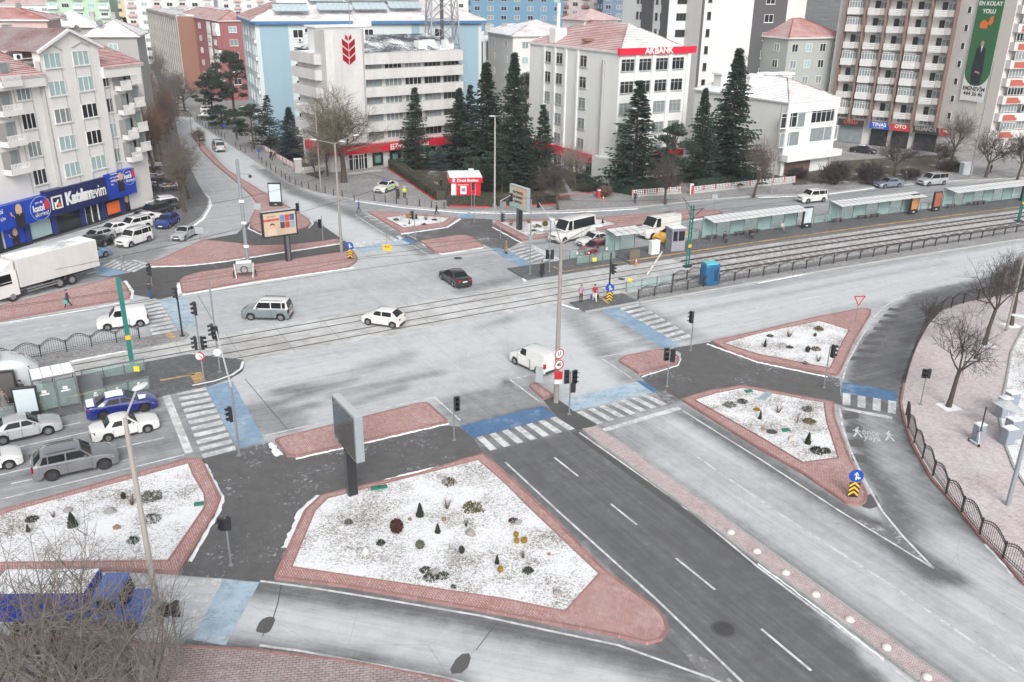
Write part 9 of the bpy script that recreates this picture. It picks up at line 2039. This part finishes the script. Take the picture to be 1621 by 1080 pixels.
# ================================================================ PEOPLE
def skin_person(pose):
 J = {'pel':(0,0,.95,.15),'wst':(0,0,1.10,.135),'chs':(0,0,1.33,.165),'nck':(0,0,1.48,.06),'hd0':(.01,0,1.56,.085),'hd1':(.015,0,1.68,.095),'shl':(0,.17,1.42,.07),'shr':(0,-.17,1.42,.07),'hpl':(0,.09,.90,.10),'hpr':(0,-.09,.90,.10)}
 def leg(s,hip,kx,fx,lift=0.0):
  y = .10*s;J['kn'+hip] = (kx,y,.50+lift*.5,.072);J['an'+hip] = (fx,y,.09+lift,.048);J['ft'+hip] = (fx+.14,y,.035+lift,.04)
 if pose=='walk':leg(1,'l',.16,.26);leg(-1,'r',-.02,-.30,.08);ar = [(.0,.25,1.16),(.14,.26,.94),(.0,-.25,1.16),(-.16,-.24,.96)]
 elif pose=='sit':
  for k in('pel','wst','chs','nck','hd0','hd1','shl','shr','hpl','hpr'):x, y, z, r = J[k];J[k] = (x+(z-.95)*.12,y,z-.43,r)
  for s, h in((1,'l'),(-1,'r')):J['kn'+h] = (.42,.11*s,.52,.075);J['an'+h] = (.46,.11*s,.09,.05);J['ft'+h] = (.60,.11*s,.035,.04)
  ar = [(.08,.23,.74),(.30,.14,.62),(.08,-.23,.74),(.30,-.14,.62)]
 elif pose=='hold':leg(1,'l',.02,.0);leg(-1,'r',.02,-.03);ar = [(.06,.24,1.18),(.28,.08,1.25),(.06,-.24,1.18),(.26,-.08,1.15)]
 else:leg(1,'l',.01,.0);leg(-1,'r',.02,.02);ar = [(-.01,.25,1.16),(.05,.25,.93),(-.01,-.25,1.16),(.06,-.25,.93)]
 dz = 0
 J['ell'] = (*ar[0],.046);J['hal'] = (*ar[1],.038);J['elr'] = (*ar[2],.046);J['har'] = (*ar[3],.038)
 for s, h in(('l',1),('r',-1)):
  x, y, z, r = J['ha'+s];ex, ey, ez, _ = J['el'+s];d = (Vector((x,y,z))-Vector((ex,ey,ez))).normalized();J['pm'+s] = (x+d.x*.08,y+d.y*.08,z+d.z*.08,.03)
 E = [('pel','wst'),('wst','chs'),('chs','nck'),('nck','hd0'),('hd0','hd1'),('chs','shl'),('chs','shr'),('shl','ell'),('ell','hal'),('hal','pml'),('shr','elr'),('elr','har'),('har','pmr'),('pel','hpl'),('pel','hpr'),('hpl','knl'),('knl','anl'),('anl','ftl'),('hpr','knr'),('knr','anr'),('anr','ftr')]
 ks = list(J);me = bpy.data.meshes.new('t');me.from_pydata([J[k][:3]for k in ks],[(ks.index(a),ks.index(b))for a,b in E],[]);o = bpy.data.objects.new('t',me);COL.objects.link(o)
 bm = bmesh.new();bm.from_mesh(me);ly = bm.verts.layers.skin.verify();bm.verts.ensure_lookup_table()
 for i, k in enumerate(ks):bm.verts[i][ly].radius = (J[k][3],J[k][3]);bm.verts[i][ly].use_root = (k=='pel')
 bm.to_mesh(me);bm.free();o.modifiers.new('s','SKIN');sb = o.modifiers.new('b','SUBSURF');sb.levels = 1;dg = bpy.context.evaluated_depsgraph_get();dg.update();m2 = bpy.data.meshes.new_from_object(o.evaluated_get(dg));bpy.data.objects.remove(o)
 m2.name = 'body';m2.materials.clear()
 for mm in(plain('skin_tone',(.42,.27,.21),.6),plain('coat_default',(.03,.03,.03)),plain('trousers_default',(.02,.02,.025)),plain('shoe_black',(.015,.015,.015))):m2.materials.append(mm)
 zoff = -.43 if pose=='sit' else 0;mi = []
 hands = [Vector(J[k][:3])for k in('pml','pmr')]
 for pl in m2.polygons:
  c = pl.center
  if c.z>1.475+zoff or min((c-h).length for h in hands)<.075:k = 0
  elif c.z>.93+zoff and abs(c.y)<.5 and(pose!='sit' or c.x<.25 or c.z>.62):k = 1
  elif c.z<.08:k = 3
  else:k = 2
  mi.append(k)
 m2.polygons.foreach_set('material_index',mi);m2.polygons.foreach_set('use_smooth',[True]*len(mi))
 hz = J['hd1'];b = MB();b.ball((hz[0]-.02,0,hz[2]+.005),.108,10,6,0,1.0,-.15);hair = smooth(b.mesh('hair',plain('dark_hair',(.03,.02,.015),.8)))
 b = MB();f = hz[0]+.088
 b.box((f+.012,0,hz[2]-.045),(.03,.022,.04));nose = b.mesh('nose',MATS['skin_tone']);b = MB()
 for s in(1,-1):b.box((f+.002,s*.034,hz[2]-.008),(.012,.022,.012))
 eyes = b.mesh('eyes',DARK);return m2, hair, nose, eyes
PM = {p:skin_person(p)for p in('walk','stand','sit','hold')}
cb = MB()
for(z0,z1,w0,w1,d0,d1)in((.42,.95,.30,.22,.25,.17),):
 n = 12;vs = []
 for z, w, d in((z0,w0,d0),(z1,w1,d1)):
  for i in range(n):t = 6.283*i/n;vs.append((d*math.cos(t),w*math.sin(t),z))
 cb.add(vs,[(i,(i+1)%n,n+(i+1)%n,n+i)for i in range(n)])
COATM = smooth(cb.mesh('coat_skirt',plain('coat_default',(.03,.03,.03))))
def person(label,foot,heading,pose,top,bot,z=.0,hair=None,s=1.0,coat=False,hat=None,bags=(),extra=None):
 m, h, no, ey = PM[pose];p = G(*foot,z);o = thing('person',label,'person',p,R_(heading));o.scale = (s,s,s);bd = link('body',m,o);tm = plain('cloth_%s'%'_'.join('%d'%(c*100)for c in top),top,.85,.15,6);bm_ = plain('cloth_%s'%'_'.join('%d'%(c*100)for c in bot),bot,.85,.15,6)
 paintslot(bd,tm,1);paintslot(bd,bm_,2);hr = link('hair',h,o)
 if hair:paintslot(hr,plain('hair_%d'%int(hair[0]*1000),hair,.8))
 if hat:paintslot(hr,plain('hat_%d'%int(hat[0]*1000),hat,.7))
 link('nose',no,o);link('eyes',ey,o)
 if coat:c = link('coat_skirt',COATM,o);paintslot(c,tm)
 for(x,y,zz,c)in bags:MB().box((x,y,zz),(.32,.14,.34)).ob('bag',plain('bag_%d'%int(c[0]*100+c[2]*1000),c,.7),o,bev=.03)
 return o
Kk = (.02,.02,.022);NV = (.03,.04,.08)
person('person in a grey purple hoodie walking with a teal bag on the left pink island',(109,487),190,'walk',(.07,.06,.09),Kk,.14,hat=(.07,.06,.09),bags=[(.1,.28,.5,(.08,.35,.33))])
person('person in a dark jacket and blue jeans waiting beside the far left zebra',(238.5,474),60,'stand',(.05,.045,.05),(.04,.08,.17));person('person in a grey hoodie striding across the zebra in front of the parked cars',(196,428),150,'walk',(.20,.21,.23),(.30,.29,.28),hat=(.2,.21,.23))
person('person in a blue jacket walking across the far left corner of the crossing',(568.5,336.5),200,'walk',(.04,.09,.25),(.06,.06,.08),hat=Kk);person('person in a long dark coat standing beside the traffic officer',(630,315.5),90,'stand',(.03,.025,.03),Kk,.13,coat=True)
person('traffic officer in a bright yellow jacket and white cap by the police car',(640.5,314.5),110,'stand',(.50,.62,.03),Kk,.13,hat=(.7,.7,.7));person('person in a dark coat with a blue bag at the window of the red kiosk',(694.5,309),60,'stand',(.02,.02,.03),(.03,.03,.04),.13,bags=[(.1,-.25,.55,(.12,.25,.4))]);person('second person in black at the kiosk window',(698,300),80,'stand',(.02,.02,.025),Kk,.14)
person('person in a black jacket crossing the road below the red kiosk',(691.5,341.5),180,'walk',Kk,(.03,.03,.035));person('person in a camel coat walking on the blue lane at the far zebra',(801,402.5),20,'stand',(.28,.18,.11),Kk,coat=True,hair=(.08,.04,.03));person('person in a long black coat standing at the tip of the right platform',(858,438.5),-60,'stand',Kk,Kk,.14,coat=True)
o = person('person in a lilac top carrying a small child in pink',(919.5,478.5),-110,'hold',(.25,.20,.30),Kk,.12,hair=(.15,.09,.06));MB().ball((.28,.0,1.35),.12,8,6).ob('child_head',plain('pink_hat',(.55,.25,.32)),o);MB().ball((.26,.0,1.12),.17,8,6,0,1.3).ob('child_body',plain('pink_coat',(.5,.22,.30)),o)
person('person in a red and black jacket and white trousers carrying two bags',(941,477.5),-80,'walk',(.30,.02,.03),(.6,.58,.57),.12,hair=(.05,.03,.03),bags=[(.0,.34,.35,Kk),(.1,-.34,.35,(.10,.05,.22))]);person('person in dark clothes walking past the low white fence',(1005,323),-100,'walk',(.02,.025,.04),NV,.13)
person('person seated under the first long shelter, leftmost',(1146,383),-75,'sit',(.04,.04,.045),Kk,.32);person('person seated in black in the middle of the first long shelter',(1187,377),-70,'sit',Kk,Kk,.32,hair=(.3,.18,.08));person('person seated in a pale top and jeans near the pale map box',(1237,366.5),-70,'sit',(.5,.42,.42),(.12,.16,.22),.32)
person('person in dark clothes standing behind the steel blue saloon',(1432,288.5),-100,'stand',(.03,.02,.02),Kk,.13,hair=(.15,.05,.02));person('person in black walking beside the leaning tree at the far kerb',(1567,275.5),190,'walk',Kk,Kk,.13);person('person in a black coat with a bag walking down the street by the railing',(430,254),-60,'walk',Kk,Kk,.13,bags=[(.1,-.3,.5,Kk)]);person('person in brown walking near the brick wall up the street',(375.5,223),120,'walk',(.07,.03,.03),Kk,.13)
person('person in a long grey coat waiting at the door of the tram',(10,652),100,'stand',(.16,.145,.13),(.1,.1,.1),.14,coat=True,hair=(.15,.09,.05));person('person in a dark coat about to board the tram',(38,637),80,'stand',(.04,.035,.035),Kk,.14)
for i, (x,y)in enumerate([(219,276),(223,273),(228,271),(235,268)]):person(['person in black at the left end of the group by the far stall','second person in black of the group by the far stall','third person in black of the group by the far stall','rightmost person of the dark group by the far stall'][i],(x,y),200+i*30,'stand',Kk,Kk,.12)
# ================================================================ HAZE
def haze():
 b = MB();x0, x1, y0, y1, z0, z1 = -1450, 1450, -110, 1560, -1.1, 135;b.add([(x0,y0,z0),(x1,y0,z0),(x1,y1,z0),(x0,y1,z0),(x0,y0,z1),(x1,y0,z1),(x1,y1,z1),(x0,y1,z1)],[(3,2,1,0),(4,5,6,7),(0,1,5,4),(1,2,6,5),(2,3,7,6),(3,0,4,7)])
 m = bpy.data.materials.new('haze');m.use_nodes = True;nt = m.node_tree;nt.nodes.remove(nt.nodes['Principled BSDF']);v = nt.nodes.new('ShaderNodeVolumePrincipled');v.inputs['Color'].default_value = (.93,.95,.98,1);v.inputs['Density'].default_value = HAZE;v.inputs['Anisotropy'].default_value = .2
 nt.links.new(v.outputs[0],nt.nodes['Material Output'].inputs['Volume']);o = b.ob('haze',m);o['kind'] = 'stuff'
HAZE = .0003
haze()
